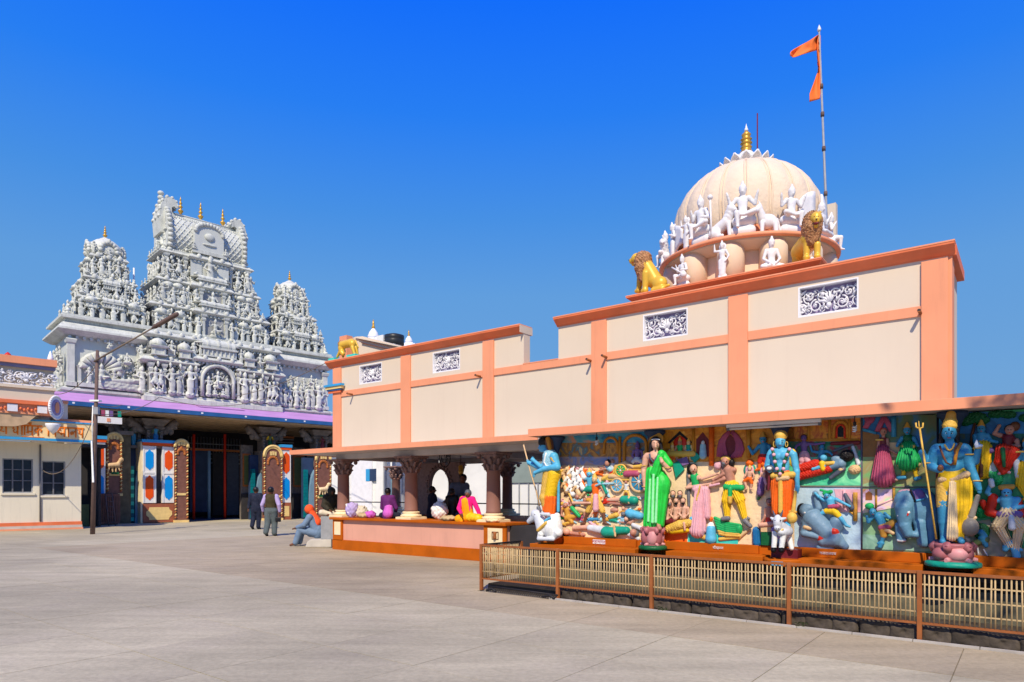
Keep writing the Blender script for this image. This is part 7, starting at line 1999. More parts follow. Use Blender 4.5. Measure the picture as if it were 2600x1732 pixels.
 rel(T, 'elephant_relief', K, q, [('e', 1075, 900, 100, 110, 'elephant', dict(d=44, ry=80)), ('e', 1200, 960, 140, 180, 'elephant', dict(d=10, ry=90)), ('c', 1050, 960, 1060, 1120, 74, 50, 'elephant', dict(d=90)), ('c', 1060, 1120, 1090, 1195, 50, 40, 'elephant', dict(d=100)), ('c', 1090, 1195, 1160, 1205, 38, 28, 'elephant', dict(d=90)), ('c', 1160, 1205, 1180, 1160, 28, 20, 'elephant', dict(d=80)), ('c', 1040, 1010, 1000, 1030, 16, 8, 'white2', dict(d=130)), ('c', 1070, 985, 1090, 1000, 16, 14, 'white2', dict(d=135)), ('c', 1085, 1010, 1080, 1030, 10, 8, 'red', dict(d=140)), ('e', 1180, 880, 60, 90, 'purple2', dict(d=70, ry=24)), ('c', 1020, 1130, 1030, 1240, 46, 44, 'elephant', dict(d=50)), ('c', 1200, 1100, 1230, 1270, 60, 54, 'elephant', dict(d=40)), ('c', 1300, 1000, 1300, 1270, 60, 50, 'elephant', dict(d=20)), ('e', 1076, 918, 9, 7, 'black', dict(d=132, ry=7)), ('e', 1070, 815, 60, 26, 'pink', dict(d=60)), ('c', 1110, 800, 1150, 900, 8, 8, 'black', dict(d=104)), ('c', 1150, 900, 1230, 880, 8, 8, 'blue', dict(d=100)), ('c', 1000, 1255, 1060, 1255, 12, 12, 'palegrey', dict(d=80))], 4, 7)
 patch(T, 'ground_relief', K, q, [(680, 1200), (1350, 1230), (1350, 1355), (680, 1330)], .012, mural('mural_ground', [(100, 140, 105), (125, 160, 140), (80, 120, 100)], 3))
 frame_bar(K, [(1356, 120), (1360, 1350)], T, 'navycloth', 9)
panel4()
def panel5():
 K = K4
 q = QP
 T = board(K, 338, 1570, 'relief of a dancing blue god with peacock in green hills, rightmost panel', 'grass')
 patch(T, 'painted_sky', K, q, [(340, 150), (1568, 150), (1568, 330), (340, 330)], .004, mural('mural_sky2', [(15, 55, 95), (30, 100, 150), (20, 70, 110), (40, 120, 165)], 2))
 patch(T, 'dark_trees', K, q, [(340, 330), (1568, 330), (1568, 470), (340, 470)], .005, mural('mural_trees', [(12, 45, 40), (25, 80, 60), (15, 60, 85), (60, 70, 40)], 5))
 patch(T, 'grey_path', K, q, [(620, 1060), (760, 1040), (860, 1200), (1568, 1180), (1568, 1370), (560, 1350)], .010, mural('mural_path', [(150, 140, 120), (120, 120, 100), (170, 160, 140)], 3))
 patch(T, 'pale_hill', K, q, [(700, 680), (790, 560), (840, 680), (830, 720)], .010, M['haze'])
 tr = []
 for x, y, rx, ry in ((640, 200, 80, 46), (820, 170, 60, 30), (920, 175, 50, 28), (690, 220, 60, 34), (560, 230, 50, 36), (1050, 200, 40, 30)):
  tr.append(('e', x, y, rx, ry, 'darkgreen', dict(d=8, ry=26, rg=(7, 30))))
 rel(T, 'tree_crowns', K, q, tr, 4, 4)
 line(T, 'tree_trunk', K, q, [(600, 460), (615, 340), (640, 230)], 12, M['brown'])
 rel(T, 'flute_deity', K, q, b2((690, 290), 36, (640, 350), (740, 345), (690, 440), ((640, 400), (740, 380)), ((770, 390), (820, 400)), ((680, 560), (690, 680)), ((730, 560), (715, 680)), 'deepblue', low='yellow', shin='yellow', crown='ochre') + [('c', 700, 450, 690, 660, 66, 50, 'yellow', dict(d=30, pl=(4, 20))), ('c', 690, 480, 685, 680, 14, 16, 'brown', dict(d=76)), ('c', 660, 460, 770, 470, 20, 24, 'purple2', dict(d=50))], 4, 4)
 rel(T, 'dancer_relief', K, q, b2((925, 300), 38, (850, 345), (985, 390), (900, 460), ((800, 330), (840, 265)), ((1000, 430), (900, 440)), ((840, 560), (870, 650)), ((930, 560), (890, 640)), 'skin2', top='maroon', low='red', shin='red', hair='hair', foot='pink') + [('e', 970, 270, 36, 40, 'brown', dict(d=20)), ('c', 870, 470, 840, 560, 58, 34, 'red', dict(d=40, pl=(4, 18))), ('c', 940, 490, 900, 590, 60, 30, 'red', dict(d=44, pl=(4, 18))), ('c', 868, 460, 880, 600, 18, 12, 'darkgreen', dict(d=90))], 4, 4)
 rel(T, 'dancing_deity', K, q, b2((900, 820), 44, (810, 880), (990, 880), (910, 990), ((740, 820), (780, 720)), ((960, 950), (1060, 930)), ((830, 1090), (920, 1250)), ((1010, 1090), (980, 1280)), 'blue', low='cream3', shin='cream3', hair='hair', foot='blue', fat=1.05, pl=(6, 22), d=20) +
  [('c', 790, 860, 760, 980, 34, 36, 'red', dict(d=50)), ('c', 760, 980, 850, 1010, 36, 30, 'red', dict(d=50)), ('c', 700, 900, 720, 950, 24, 18, 'red', dict(d=30)), ('c', 990, 880, 1040, 1000, 30, 26, 'red', dict(d=30)), ('c', 850, 1000, 1000, 1000, 30, 30, 'purple2', dict(d=70)), ('c', 940, 1020, 945, 1110, 20, 26, 'palegrey', dict(d=90)), ('c', 855, 775, 945, 770, 22, 22, 'ochre', dict(d=80)), ('c', 920, 1240, 890, 1290, 30, 22, 'blue', dict(d=44)), ('c', 970, 1290, 985, 1350, 30, 28, 'blue', dict(d=44)), ('c', 780, 760, 770, 720, 20, 20, 'white2', dict(d=66))], 4, 5)
 rel(T, 'flute_player', K, q, b2((1070, 420), 40, (1030, 490), (1120, 480), (1060, 600), ((1000, 540), (980, 490)), ((1140, 540), (1000, 480)), ((1020, 740), (1080, 860)), ((1110, 740), (1130, 860)), 'blue', low='yellow', shin='yellow', crown='ochre', pl=(4, 20)) + [('c', 940, 485, 1100, 475, 8, 8, 'gold2', dict(d=90)), ('c', 980, 560, 990, 690, 24, 16, 'palegrey', dict(d=40))], 4, 4)
 rel(T, 'peacock', K, q, [('e', 690, 1140, 60, 66, 'darkgreen', dict(d=20, ry=30, rg=(4, 20))), ('c', 640, 1240, 720, 1210, 26, 34, 'olive', dict(d=30)), ('c', 700, 1200, 730, 1260, 30, 18, 'deepblue', dict(d=40)), ('c', 690, 1150, 720, 1180, 26, 20, 'deepblue', dict(d=40)), ('c', 660, 1280, 668, 1330, 7, 6, 'palegrey', dict(d=30)), ('c', 710, 1290, 740, 1340, 7, 6, 'palegrey', dict(d=30))], 4, 4)
 for x, y, rx, ry, c in ((820, 700, 40, 60, 'emerald'), (770, 680, 26, 40, 'grass'), (640, 780, 26, 60, 'darkgreen'), (690, 980, 50, 50, 'emerald'), (1000, 1240, 80, 40, 'grass'), (620, 1120, 40, 60, 'darkgreen')):
  rel(T, 'bush', K, q, [('e', x, y, rx, ry, c, dict(d=6, ry=24, rg=(6, 26)))])
 for x0 in (1180, 1400):
  rel(T, 'cowherd_relief', K, q, b2((x0, 820), 40, (x0 - 70, 890), (x0 + 60, 890), (x0, 1010), ((x0 - 100, 960), (x0 - 60, 1000)), ((x0 + 100, 940), (x0 + 90, 860)), ((x0 - 40, 1120), (x0 - 40, 1290)), ((x0 + 50, 1120), (x0 + 60, 1290)), 'skin2', low='ochre', shin='skin2', hair='hair'), 4.5, 4)
 frame_bar(K, [(338, 770), (420, 770)], T, 'stonegrey')
panel5()
# ------------------------------------------------------------------ statues in front of the reliefs
def statue(T, name, K, q, L, hp=3.6, kp=5, label=None):
 """free standing: the prims keep the depth given as d"""
 L2 = []
 for p in L:
  o = dict(p[-1]) if isinstance(p[-1], dict) else {}
  if 'd' not in o and 'd0' not in o: o['d'] = 0
  L2.append(tuple(p[:8 if p[0] == 'c' else 6]) + (o,))
 return rel(T, name, K, q, L2, hp, kp, label)
def hand_fingers(T, K, q, x, y, ang, d, m, sz=20, spread=.22, parent=None):
 """five fingers leaving a palm at (x, y), pointing along ang (0 = right, 90 = down)"""
 mm = mpp(K, x, q)
 mb = MB()
 for i, (off, ln) in enumerate(((-.36, .86), (-.12, 1.0), (.12, .95), (.36, .75))):
  a = R(ang) + off * spread * 3
  bx, by = x + math.cos(R(ang) + 1.57) * off * sz * .9, y + math.sin(R(ang) + 1.57) * off * sz * .9
  pts = [(bx + math.cos(a) * sz * ln * t, by + math.sin(a) * sz * ln * t, d + sz * .25 * math.sin(t * 1.6)) for t in (0, .5, 1.0, 1.35)]
  mb.tube([kat(K, px, py, q, dd) for px, py, dd in pts], [sz * .17 * mm, sz * .16 * mm, sz * .14 * mm, sz * .09 * mm], 6)
 a = R(ang) - 1.0
 pts = [(x + math.cos(a) * sz * t * .9, y + math.sin(a) * sz * t * .9, d + sz * .3) for t in (0, .5, .95)]
 mb.tube([kat(K, px, py, q, dd) for px, py, dd in pts], [sz * .19 * mm, sz * .18 * mm, sz * .1 * mm], 6)
 return mb.build('fingers', M[m], parent or T)
def face(T, K, q, x, y, rx, ry, d, parent, brow='black', lip='red', turn=0.0):
 """eyes, brows and lips of a painted statue head at (x, y)"""
 m = mpp(K, x, q)
 e = MB()
 for sx in (-1, 1):
  ex = x + (sx * .40 + turn) * rx
  e.use(M['white2']).ell(kat(K, ex, y - .06 * ry, q, d * .93), (.17 * rx * m, .05 * rx * m, .07 * ry * m), 10, 6)
  e.use(M['black']).ell(kat(K, ex, y - .06 * ry, q, d * .97), (.10 * rx * m, .04 * rx * m, .075 * ry * m), 8, 5)
 e.build('eyes', None, parent)
 b = MB().use(M[brow])
 for sx in (-1, 1):
  pts = [(x + (sx * u + turn) * rx, y + v * ry) for u, v in ((.18, -.24), (.42, -.32), (.68, -.24))]
  b.tube([kat(K, px, py, q, d * .95) for px, py in pts], .045 * rx * m, 5)
 b.build('brows', None, parent)
 MB().use(M[lip]).ell(kat(K, x + turn * rx, y + .52 * ry, q, d * .90), (.25 * rx * m, .08 * rx * m, .07 * ry * m), 10, 6).build('lips', None, parent)
def lotus(T, s, q, z0, z1, r, base='darkgreen'):
 o = MB().lathe([(r * 1.25, 0), (r * 1.3, .01), (r * 1.28, .045), (r * 1.1, .06)], (s, q, z0), 28).build('base_disc', M[base], T)
 h = z1 - z0 - .06
 MB().lathe([(r * .95, .06), (r * .62, .10), (r * .6, .06 + h * .35), (r * .95, .06 + h * .9), (r * .9, .06 + h)], (s, q, z0), 24).build('lotus_core', M['lotus'], T)
 n = 6
 for k in range(n):
  a = 2 * math.pi * (k + .5) / n - math.pi / 2 - .2
  c = (s + r * .66 * math.cos(a), q + r * .66 * math.sin(a), z0 + .06 + h * .42)
  MB().ell(c, (r * .50 * (abs(math.sin(a)) * .6 + .5), r * .50 * (abs(math.cos(a)) * .6 + .5), h * .42), 14, 9).build('petal', M['lotuslight'] if k % 2 == 0 else M['lotus'], T)
  a += math.pi / n
  MB().tube([(s + r * .75 * math.cos(a), q + r * .75 * math.sin(a), z0 + .075), (s + r * 1.12 * math.cos(a), q + r * 1.12 * math.sin(a), z0 + .075)], [r * .2, r * .1], 8).build('foot_petal', M['lotuslight'], T)
  MB().tube([(s + r * .8 * math.cos(a), q + r * .8 * math.sin(a), z0 + .06 + h * .6), (s + r * 1.0 * math.cos(a), q + r * 1.0 * math.sin(a), z1 - .005), (s + r * 1.06 * math.cos(a), q + r * 1.06 * math.sin(a), z1 - .03)], [r * .22, r * .2, r * .08], 8).build('petal_tip', M['lotus'], T)
def lady_in_green():
 K, q = K1, 8.74
 z0 = .708
 s = kat(K, 1322, 1300, q)[0]
 T = thing('lady_statue', 'statue of a lady in a green sari on a pink lotus pedestal', 'statue', W, (s, q, z0), group='painted statues along the gallery')
 z1 = kat(K, 1320, 1165, q)[2]
 lotus(T, s, q, z0, z1, .155)
 body = statue(T, 'figure', K, q, [('e', 1352, 345, 40, 54, 'skin', dict(ry=44, d=8)), ('c', 1352, 352, 1352, 372, 7, 10, 'skin', dict(d=54)), ('c', 1352, 390, 1345, 450, 22, 26, 'skin', dict(d=0)),
  ('c', 1340, 480, 1342, 570, 72, 54, 'skin', dict(f=.7)), ('c', 1268, 462, 1425, 458, 34, 34, 'skin', dict(f=.85)), ('e', 1312, 508, 32, 34, 'maroon', dict(d=34)), ('e', 1372, 506, 32, 34, 'maroon', dict(d=34)),
  ('c', 1342, 570, 1345, 640, 55, 66, 'skin', dict(f=.75)), ('c', 1255, 475, 1232, 620, 32, 27, 'skin'), ('c', 1232, 620, 1248, 790, 27, 19, 'skin', dict(d=14)), ('c', 1248, 790, 1275, 812, 22, 18, 'skin', dict(d=16)),
  ('c', 1440, 475, 1484, 600, 32, 27, 'skin'), ('c', 1484, 600, 1415, 520, 27, 19, 'skin', dict(d0=10, d1=70)), ('c', 1415, 520, 1408, 500, 20, 17, 'skin', dict(d=76)), ('c', 1286, 1150, 1275, 1185, 24, 18, 'skin2', dict(d0=30, d1=60)), ('c', 1378, 1150, 1390, 1185, 24, 18, 'skin2', dict(d0=30, d1=60))])
 statue(T, 'sari', K, q, [('c', 1345, 640, 1318, 1135, 92, 92, 'green', dict(f=.75, pl=(6, 44))), ('e', 1400, 760, 100, 140, 'green', dict(ry=80, d=-6)), ('c', 1400, 760, 1370, 1130, 90, 66, 'green', dict(f=.8, pl=(6, 40))), ('c', 1408, 440, 1395, 480, 38, 38, 'green', dict(d=14)), ('c', 1395, 480, 1345, 640, 38, 46, 'green', dict(d=44, pl=(3, 22))), ('c', 1420, 450, 1488, 545, 40, 36, 'green', dict(d=-4)),
  ('c', 1330, 650, 1320, 1120, 12, 16, 'lightgreen', dict(d=84)), ('c', 1372, 680, 1352, 1120, 10, 14, 'lightgreen', dict(d=86)), ('c', 1295, 700, 1278, 1110, 9, 12, 'lightgreen', dict(d=70))], 3.8, 6)
 statue(T, 'hair', K, q, [('e', 1352, 322, 54, 58, 'hair', dict(d=-16, ry=48)), ('c', 1306, 340, 1298, 455, 20, 16, 'hair', dict(d=-4)), ('c', 1400, 340, 1414, 420, 20, 16, 'hair', dict(d=-6)), ('c', 1330, 400, 1340, 560, 40, 30, 'hair', dict(d=-50))])
 statue(T, 'halo', K, q, [('e', 1358, 300, 76, 74, 'ochre', dict(d=-70, ry=14))])
 mm = mpp(K, 1350, q)
 line(T, 'head_band', K, q, arcp(1352, 303, 40, 9, 180, 360, 10), 5, M['palegrey'], d=46)
 line(T, 'necklace', K, q, [(1290, 440), (1300, 490), (1330, 530), (1350, 490), (1385, 445)], 9, M['slate'], d=66)
 face(T, K, q, 1352, 345, 40, 54, 54, body)
 hand_fingers(T, K, q, 1280, 814, 15, 22, 'skin', 22, parent=body); hand_fingers(T, K, q, 1406, 496, -100, 82, 'skin', 20, parent=body)
 for x, y, d in ((1232, 560, 10), (1246, 768, 14), (1470, 580, 30)):
  c = kat(K, x, y, q, d)
  MB().tube([(c[0] + 30 * mm * math.cos(t), c[1] + 30 * mm * math.sin(t), c[2]) for t in np.linspace(0, 2 * math.pi, 14)], 4 * mm, 5).build('bangle', M['gold2'], T)
lady_in_green()
def trident_god():
 K, q = K4, 8.70
 z0 = .708
 s = kat(K, 455, 1400, q)[0]
 T = thing('trident_statue', 'tall blue-skinned statue with gold trident and yellow dhoti on a lotus pedestal', 'statue', W, (s, q, z0), group='painted statues along the gallery')
 z1 = kat(K, 450, 1238, q)[2]
 lotus(T, s, q, z0, z1, .205, 'teal2')
 body = statue(T, 'figure', K, q, [('e', 424, 325, 52, 68, 'deepblue', dict(ry=56, d=10)), ('c', 424, 318, 424, 350, 8, 13, 'deepblue', dict(d=64)), ('c', 428, 385, 432, 450, 32, 38, 'deepblue'), ('e', 370, 330, 9, 20, 'deepblue', dict(d=0)), ('e', 478, 330, 9, 20, 'deepblue', dict(d=0)),
  ('c', 432, 505, 450, 640, 104, 88, 'deepblue', dict(f=.66)), ('c', 325, 465, 545, 462, 52, 52, 'deepblue', dict(f=.8)), ('e', 392, 500, 58, 44, 'deepblue', dict(d=50, ry=30)), ('e', 486, 500, 58, 44, 'deepblue', dict(d=50, ry=30)), ('e', 452, 610, 70, 70, 'deepblue', dict(d=30, ry=46)),
  ('c', 310, 480, 250, 585, 46, 38, 'deepblue', dict(d=-10)), ('c', 250, 585, 205, 500, 36, 24, 'deepblue', dict(d0=0, d1=40)), ('e', 200, 486, 24, 28, 'deepblue', dict(d=46)),
  ('c', 318, 490, 275, 600, 42, 36, 'deepblue', dict(d=20)), ('c', 275, 600, 335, 630, 36, 26, 'deepblue', dict(d0=30, d1=80)), ('e', 345, 632, 24, 24, 'deepblue', dict(d=88)),
  ('c', 560, 475, 592, 600, 48, 40, 'deepblue', dict(d=0)), ('c', 592, 600, 655, 735, 38, 26, 'deepblue', dict(d0=6, d1=20)), ('c', 655, 740, 672, 790, 28, 22, 'deepblue', dict(d=24)),
  ('c', 575, 500, 640, 560, 38, 32, 'deepblue', dict(d=-30)), ('c', 640, 560, 668, 450, 30, 24, 'deepblue', dict(d0=-10, d1=30)), ('e', 668, 436, 26, 26, 'deepblue', dict(d=34)),
  ('c', 430, 660, 385, 900, 60, 50, 'deepblue'), ('c', 480, 660, 505, 1195, 60, 30, 'deepblue'), ('c', 385, 900, 386, 1060, 54, 46, 'deepblue'), ('c', 386, 1060, 386, 1195, 44, 30, 'deepblue'), ('c', 386, 1200, 372, 1224, 30, 24, 'deepblue', dict(d0=10, d1=60)), ('c', 505, 1195, 528, 1224, 28, 24, 'deepblue', dict(d0=10, d1=60))], 4, 7)
 statue(T, 'dhoti', K, q, [('c', 460, 690, 455, 740, 108, 104, 'yellow', dict(f=.72)), ('c', 520, 730, 520, 900, 84, 78, 'yellow', dict(f=.85, pl=(5, 26))), ('c', 520, 900, 500, 1180, 78, 56, 'yellow', dict(f=.85, pl=(5, 24))), ('c', 388, 730, 386, 920, 64, 58, 'gold2', dict(f=.9, rg=(2, 30))), ('c', 452, 740, 446, 1180, 24, 42, 'cream3', dict(d=62, pl=(4, 18))), ('c', 570, 760, 560, 1000, 26, 16, 'yellow', dict(d=26, pl=(3, 14)))], 4, 7)
 statue(T, 'belt', K, q, [('c', 356, 712, 450, 708, 24, 26, 'tan', dict(d=46, rg=(2, 18))), ('c', 450, 712, 566, 668, 30, 28, 'tan', dict(d=50, rg=(3, 18)))])
 statue(T, 'crown', K, q, [('c', 430, 262, 434, 240, 54, 50, 'gold2', dict(rg=(3, 16))), ('c', 434, 240, 440, 175, 44, 36, 'ochre')])
 statue(T, 'hair', K, q, [('e', 424, 320, 62, 70, 'hair', dict(d=-24, ry=54)), ('c', 368, 340, 352, 440, 22, 20, 'hair', dict(d=-16, rg=(4, 20))), ('c', 484, 300, 492, 420, 22, 18, 'hair', dict(d=-20, rg=(4, 20)))])
 statue(T, 'shawl', K, q, [('c', 250, 540, 340, 640, 18, 20, 'maroon', dict(d=-20)), ('c', 580, 560, 600, 620, 22, 18, 'maroon', dict(d=-20)), ('c', 340, 640, 330, 900, 22, 18, 'maroon', dict(d=-60))])
 face(T, K, q, 424, 330, 52, 66, 66, body)
 line(T, 'forehead_mark', K, q, [(424, 285), (424, 305)], 5, M['black'], d=64)
 line(T, 'garland', K, q, [(345, 430), (372, 510), (400, 570), (440, 590), (470, 560), (482, 510), (470, 470), (505, 410)], 9, M['brown'], d=92)
 line(T, 'sacred_thread', K, q, [(470, 590), (478, 520), (490, 470), (525, 405)], 14, M['wall_gold'], d=88)
 line(T, 'necklace', K, q, [(385, 420), (410, 460), (430, 470), (455, 450), (470, 410)], 8, M['gold2'], d=80)
 for x, y, d, r in ((580, 505, 0, 50), (660, 722, 20, 32), (268, 575, 10, 44), (660, 450, 30, 28)):
  c = kat(K, x, y, q, d); mm = mpp(K, x, q)
  MB().tube([(c[0] + r * mm * math.cos(t), c[1] + r * mm * math.sin(t), c[2]) for t in np.linspace(0, 2 * math.pi, 16)], 6 * mm, 5).build('armlet', M['gold2'], T)
 hand_fingers(T, K, q, 674, 796, 84, 28, 'deepblue', 26, parent=body); hand_fingers(T, K, q, 352, 634, 20, 94, 'deepblue', 22, parent=body); hand_fingers(T, K, q, 196, 482, 180, 52, 'deepblue', 22, parent=body); hand_fingers(T, K, q, 666, 424, -95, 38, 'deepblue', 22, parent=body)
 statue(T, 'shell', K, q, [('c', 650, 420, 652, 385, 16, 5, 'white2', dict(d=50)), ('c', 690, 430, 650, 440, 12, 12, 'palegrey', dict(d=56))])
 statue(T, 'lotus_bud', K, q, [('e', 352, 616, 22, 28, 'brown', dict(d=110))])
 tr = statue(T, 'mace', K, q, [('c', 662, 850, 608, 1016, 18, 26, 'stonegrey', dict(d=20)), ('c', 575, 1020, 640, 1028, 14, 14, 'tan', dict(d=24)), ('e', 596, 1105, 64, 78, 'stonegrey', dict(d=20, ry=60)), ('c', 560, 1190, 575, 1215, 20, 22, 'stonegrey', dict(d=10))])
 mm = mpp(K, 200, q)
 sh = line(T, 'trident', K, q, [(318, 1205), (180, 285)], 8, M['gold2'], d=64)
 MB().tube([kat(K, x, y, q, 64) for x, y in ((148, 240), (150, 275), (178, 290), (206, 278), (208, 240))], 7 * mm, 6).tube([kat(K, 177, 290, q, 64), kat(K, 172, 225, q, 64)], [8 * mm, 2 * mm], 6).build('prongs', M['gold2'], sh)
trident_god()
def garland_god():
 K, q = K2, 8.72
 s = kat(K, 1275, 1440, 8.60)[0]
 T = thing('garland_statue', 'blue-skinned statue with flower garland and orange dhoti behind the small cow', 'statue', W, (s, 8.62, .63), group='painted statues along the gallery')
 # oval orange platform with a blue name plate
 mb = MB()
 n = 28; rx, ry = .235, .20
 prof = [(.80, 0), (.98, .012), (1.0, .035), (1.0, .075), (.95, .092)]
 vs = [(s + rx * r * math.cos(2 * math.pi * k / n), 8.66 + ry * r * math.sin(2 * math.pi * k / n), .60 + z) for r, z in prof for k in range(n)]
 fs = [(i * n + k, i * n + (k + 1) % n, i * n + n + (k + 1) % n, i * n + n + k) for i in range(4) for k in range(n)] + [tuple(range(n - 1, -1, -1)), tuple(range(4 * n, 5 * n))]
 pf = mb.add(vs, fs).build('platform', M['orange'], T)
 a, b = kat(K, 1170, 1475, 8.45)[0], kat(K, 1285, 1475, 8.45)[0]
 plt = MB().box(a, b, 8.444, 8.462, .618, .668).build('name_plate', M['blue'], pf)
 letters('\u0930\u093e\u0927\u093e', .05, 'white2', plt, ((a + b) / 2, 8.442, .643))
 MB().box(s - .16, s + .16, 8.70, 9.03, .62, .80).build('plinth', M['maroon'], T)
 body = statue(T, 'figure', K, q, [('e', 1260, 322, 48, 62, 'blue', dict(ry=52, d=10)), ('c', 1260, 318, 1258, 346, 7, 12, 'blue', dict(d=60)), ('c', 1262, 375, 1262, 430, 28, 34, 'blue'),
  ('c', 1262, 470, 1262, 600, 94, 80, 'blue', dict(f=.66)), ('c', 1178, 432, 1352, 430, 44, 44, 'blue', dict(f=.8)), ('e', 1228, 466, 48, 40, 'blue', dict(d=46, ry=28)), ('e', 1300, 466, 48, 40, 'blue', dict(d=46, ry=28)), ('e', 1262, 580, 60, 60, 'blue', dict(d=30, ry=40)),
  ('c', 1390, 450, 1424, 620, 36, 30, 'blue'), ('c', 1424, 620, 1430, 770, 28, 20, 'blue', dict(d=10)), ('c', 1430, 770, 1428, 805, 24, 20, 'blue', dict(d=14)),
  ('c', 1160, 450, 1130, 560, 36, 30, 'blue'), ('c', 1130, 560, 1150, 600, 28, 22, 'blue', dict(d0=0, d1=60)), ('e', 1155, 606, 24, 24, 'blue', dict(d=66)), ('c', 1245, 620, 1225, 1020, 40, 30, 'blue'), ('c', 1290, 620, 1322, 1070, 44, 28, 'blue'), ('c', 1225, 1010, 1222, 1080, 32, 24, 'blue'), ('c', 1322, 1060, 1330, 1140, 30, 24, 'blue'), ('c', 1222, 1090, 1216, 1130, 26, 20, 'blue', dict(d0=0, d1=40)), ('c', 1330, 1130, 1340, 1160, 26, 22, 'blue', dict(d0=0, d1=40))], 4, 7)
 statue(T, 'dhoti', K, q, [('c', 1275, 680, 1275, 720, 100, 96, 'orange2', dict(f=.7)), ('c', 1218, 720, 1224, 1020, 54, 42, 'orange2', dict(pl=(4, 20))), ('c', 1336, 720, 1322, 1080, 66, 44, 'orange2', dict(pl=(4, 22))), ('c', 1264, 700, 1264, 1020, 20, 22, 'gold2', dict(d=58, pl=(3, 12)))], 4, 7)
 statue(T, 'belt', K, q, [('c', 1190, 660, 1380, 650, 30, 32, 'gold2', dict(d=36, f=1.2, rg=(3, 16))), ('c', 1240, 690, 1330, 680, 24, 24, 'tan', dict(d=60, rg=(3, 14)))])
 statue(T, 'crown', K, q, [('e', 1264, 262, 64, 56, 'ochre', dict(d=-10, ry=50, rg=(3, 20))), ('c', 1262, 262, 1262, 276, 50, 48, 'gold2', dict(d=6))])
 statue(T, 'shawl', K, q, [('e', 1382, 480, 44, 90, 'yellow', dict(d=-14, ry=36)), ('e', 1165, 480, 30, 80, 'yellow', dict(d=-20, ry=36))])
 statue(T, 'hair', K, q, [('e', 1262, 312, 62, 66, 'hair', dict(d=-24, ry=46))])
 face(T, K, q, 1260, 326, 48, 60, 60, body)
 mm = mpp(K, 1200, q)
 pts = [(1180, 395), (1195, 450), (1205, 520), (1225, 590), (1258, 640), (1290, 590), (1300, 520), (1325, 450), (1350, 395)]
 g = line(T, 'garland', K, q, pts, 15, M['darkgreen'], d=84)
 for x, y in pts:
  MB().ell(kat(K, x, y, q, 92), (19 * mm, 17 * mm, 19 * mm), 8, 6).build('flower', M['pink'], g)
 for sx in (-1, 1):
  line(T, 'ear_ring', K, q, arcp(1262 + sx * 60, 345, 12, 26, 0, 360, 14), 4, M['gold2'], d=0)
 statue(T, 'mace', K, q, [('c', 1412, 820, 1388, 1010, 15, 22, 'gold2', dict(d=24)), ('c', 1350, 1016, 1412, 1022, 14, 14, 'ochre', dict(d=26)), ('e', 1376, 1078, 50, 58, 'gold2', dict(d=24, ry=46))])
 statue(T, 'wheel', K, q, [('e', 1150, 585, 44, 32, 'slate', dict(d=86, ry=12)), ('e', 1150, 585, 22, 14, 'white2', dict(d=96, ry=8)), ('c', 1155, 610, 1140, 800, 16, 10, 'maroon', dict(d=40))])
 hand_fingers(T, K, q, 1428, 810, 92, 18, 'blue', 22, parent=body)
 # the small cow in front of him
 kq = 8.50
 C = thing('cow_statue', 'small pale cow statue standing on the oval orange platform', 'statue', W, (kat(K, 1240, 1400, kq)[0], kq, .694))
 cb = statue(C, 'figure', K, kq, [('e', 1235, 1120, 44, 74, 'palegrey', dict(d=70, ry=48)), ('e', 1232, 1178, 34, 30, 'palegrey', dict(d=84, ry=36)), ('c', 1250, 1150, 1290, 1200, 52, 66, 'palegrey', dict(d0=40, d1=-20)), ('e', 1300, 1215, 76, 66, 'palegrey', dict(d=-60, ry=150)), ('c', 1188, 1090, 1168, 1078, 18, 10, 'palegrey', dict(d=66)), ('c', 1284, 1090, 1310, 1082, 18, 10, 'palegrey', dict(d=66)),
  ('c', 1206, 1230, 1196, 1370, 28, 24, 'white2', dict(d=30)), ('c', 1292, 1240, 1272, 1370, 30, 25, 'white2', dict(d=30)), ('c', 1196, 1380, 1192, 1400, 24, 28, 'black', dict(d=32)), ('c', 1272, 1380, 1270, 1400, 24, 28, 'black', dict(d=32)), ('c', 1340, 1250, 1372, 1380, 30, 24, 'white2', dict(d=-120)), ('c', 1210, 1200, 1270, 1260, 40, 40, 'purple2', dict(d=10))], 3.6, 6)
 statue(C, 'horns', K, kq, [('c', 1205, 1058, 1186, 1008, 12, 5, 'slate', dict(d=70)), ('c', 1265, 1056, 1284, 1004, 12, 5, 'slate', dict(d=70))])
 mm = mpp(K, 1235, kq)
 e = MB().use(M['black'])
 for x in (1208, 1262): e.ell(kat(K, x, 1104, kq, 112), (7 * mm, 5 * mm, 6 * mm), 8, 5)
 for x in (1222, 1244): e.ell(kat(K, x, 1184, kq, 118), (5 * mm, 4 * mm, 4 * mm), 6, 4)
 e.build('eyes', None, cb)
 line(C, 'collar', K, kq, [(1200, 1190), (1240, 1225), (1290, 1190)], 9, M['gold2'], d=76)
garland_god()
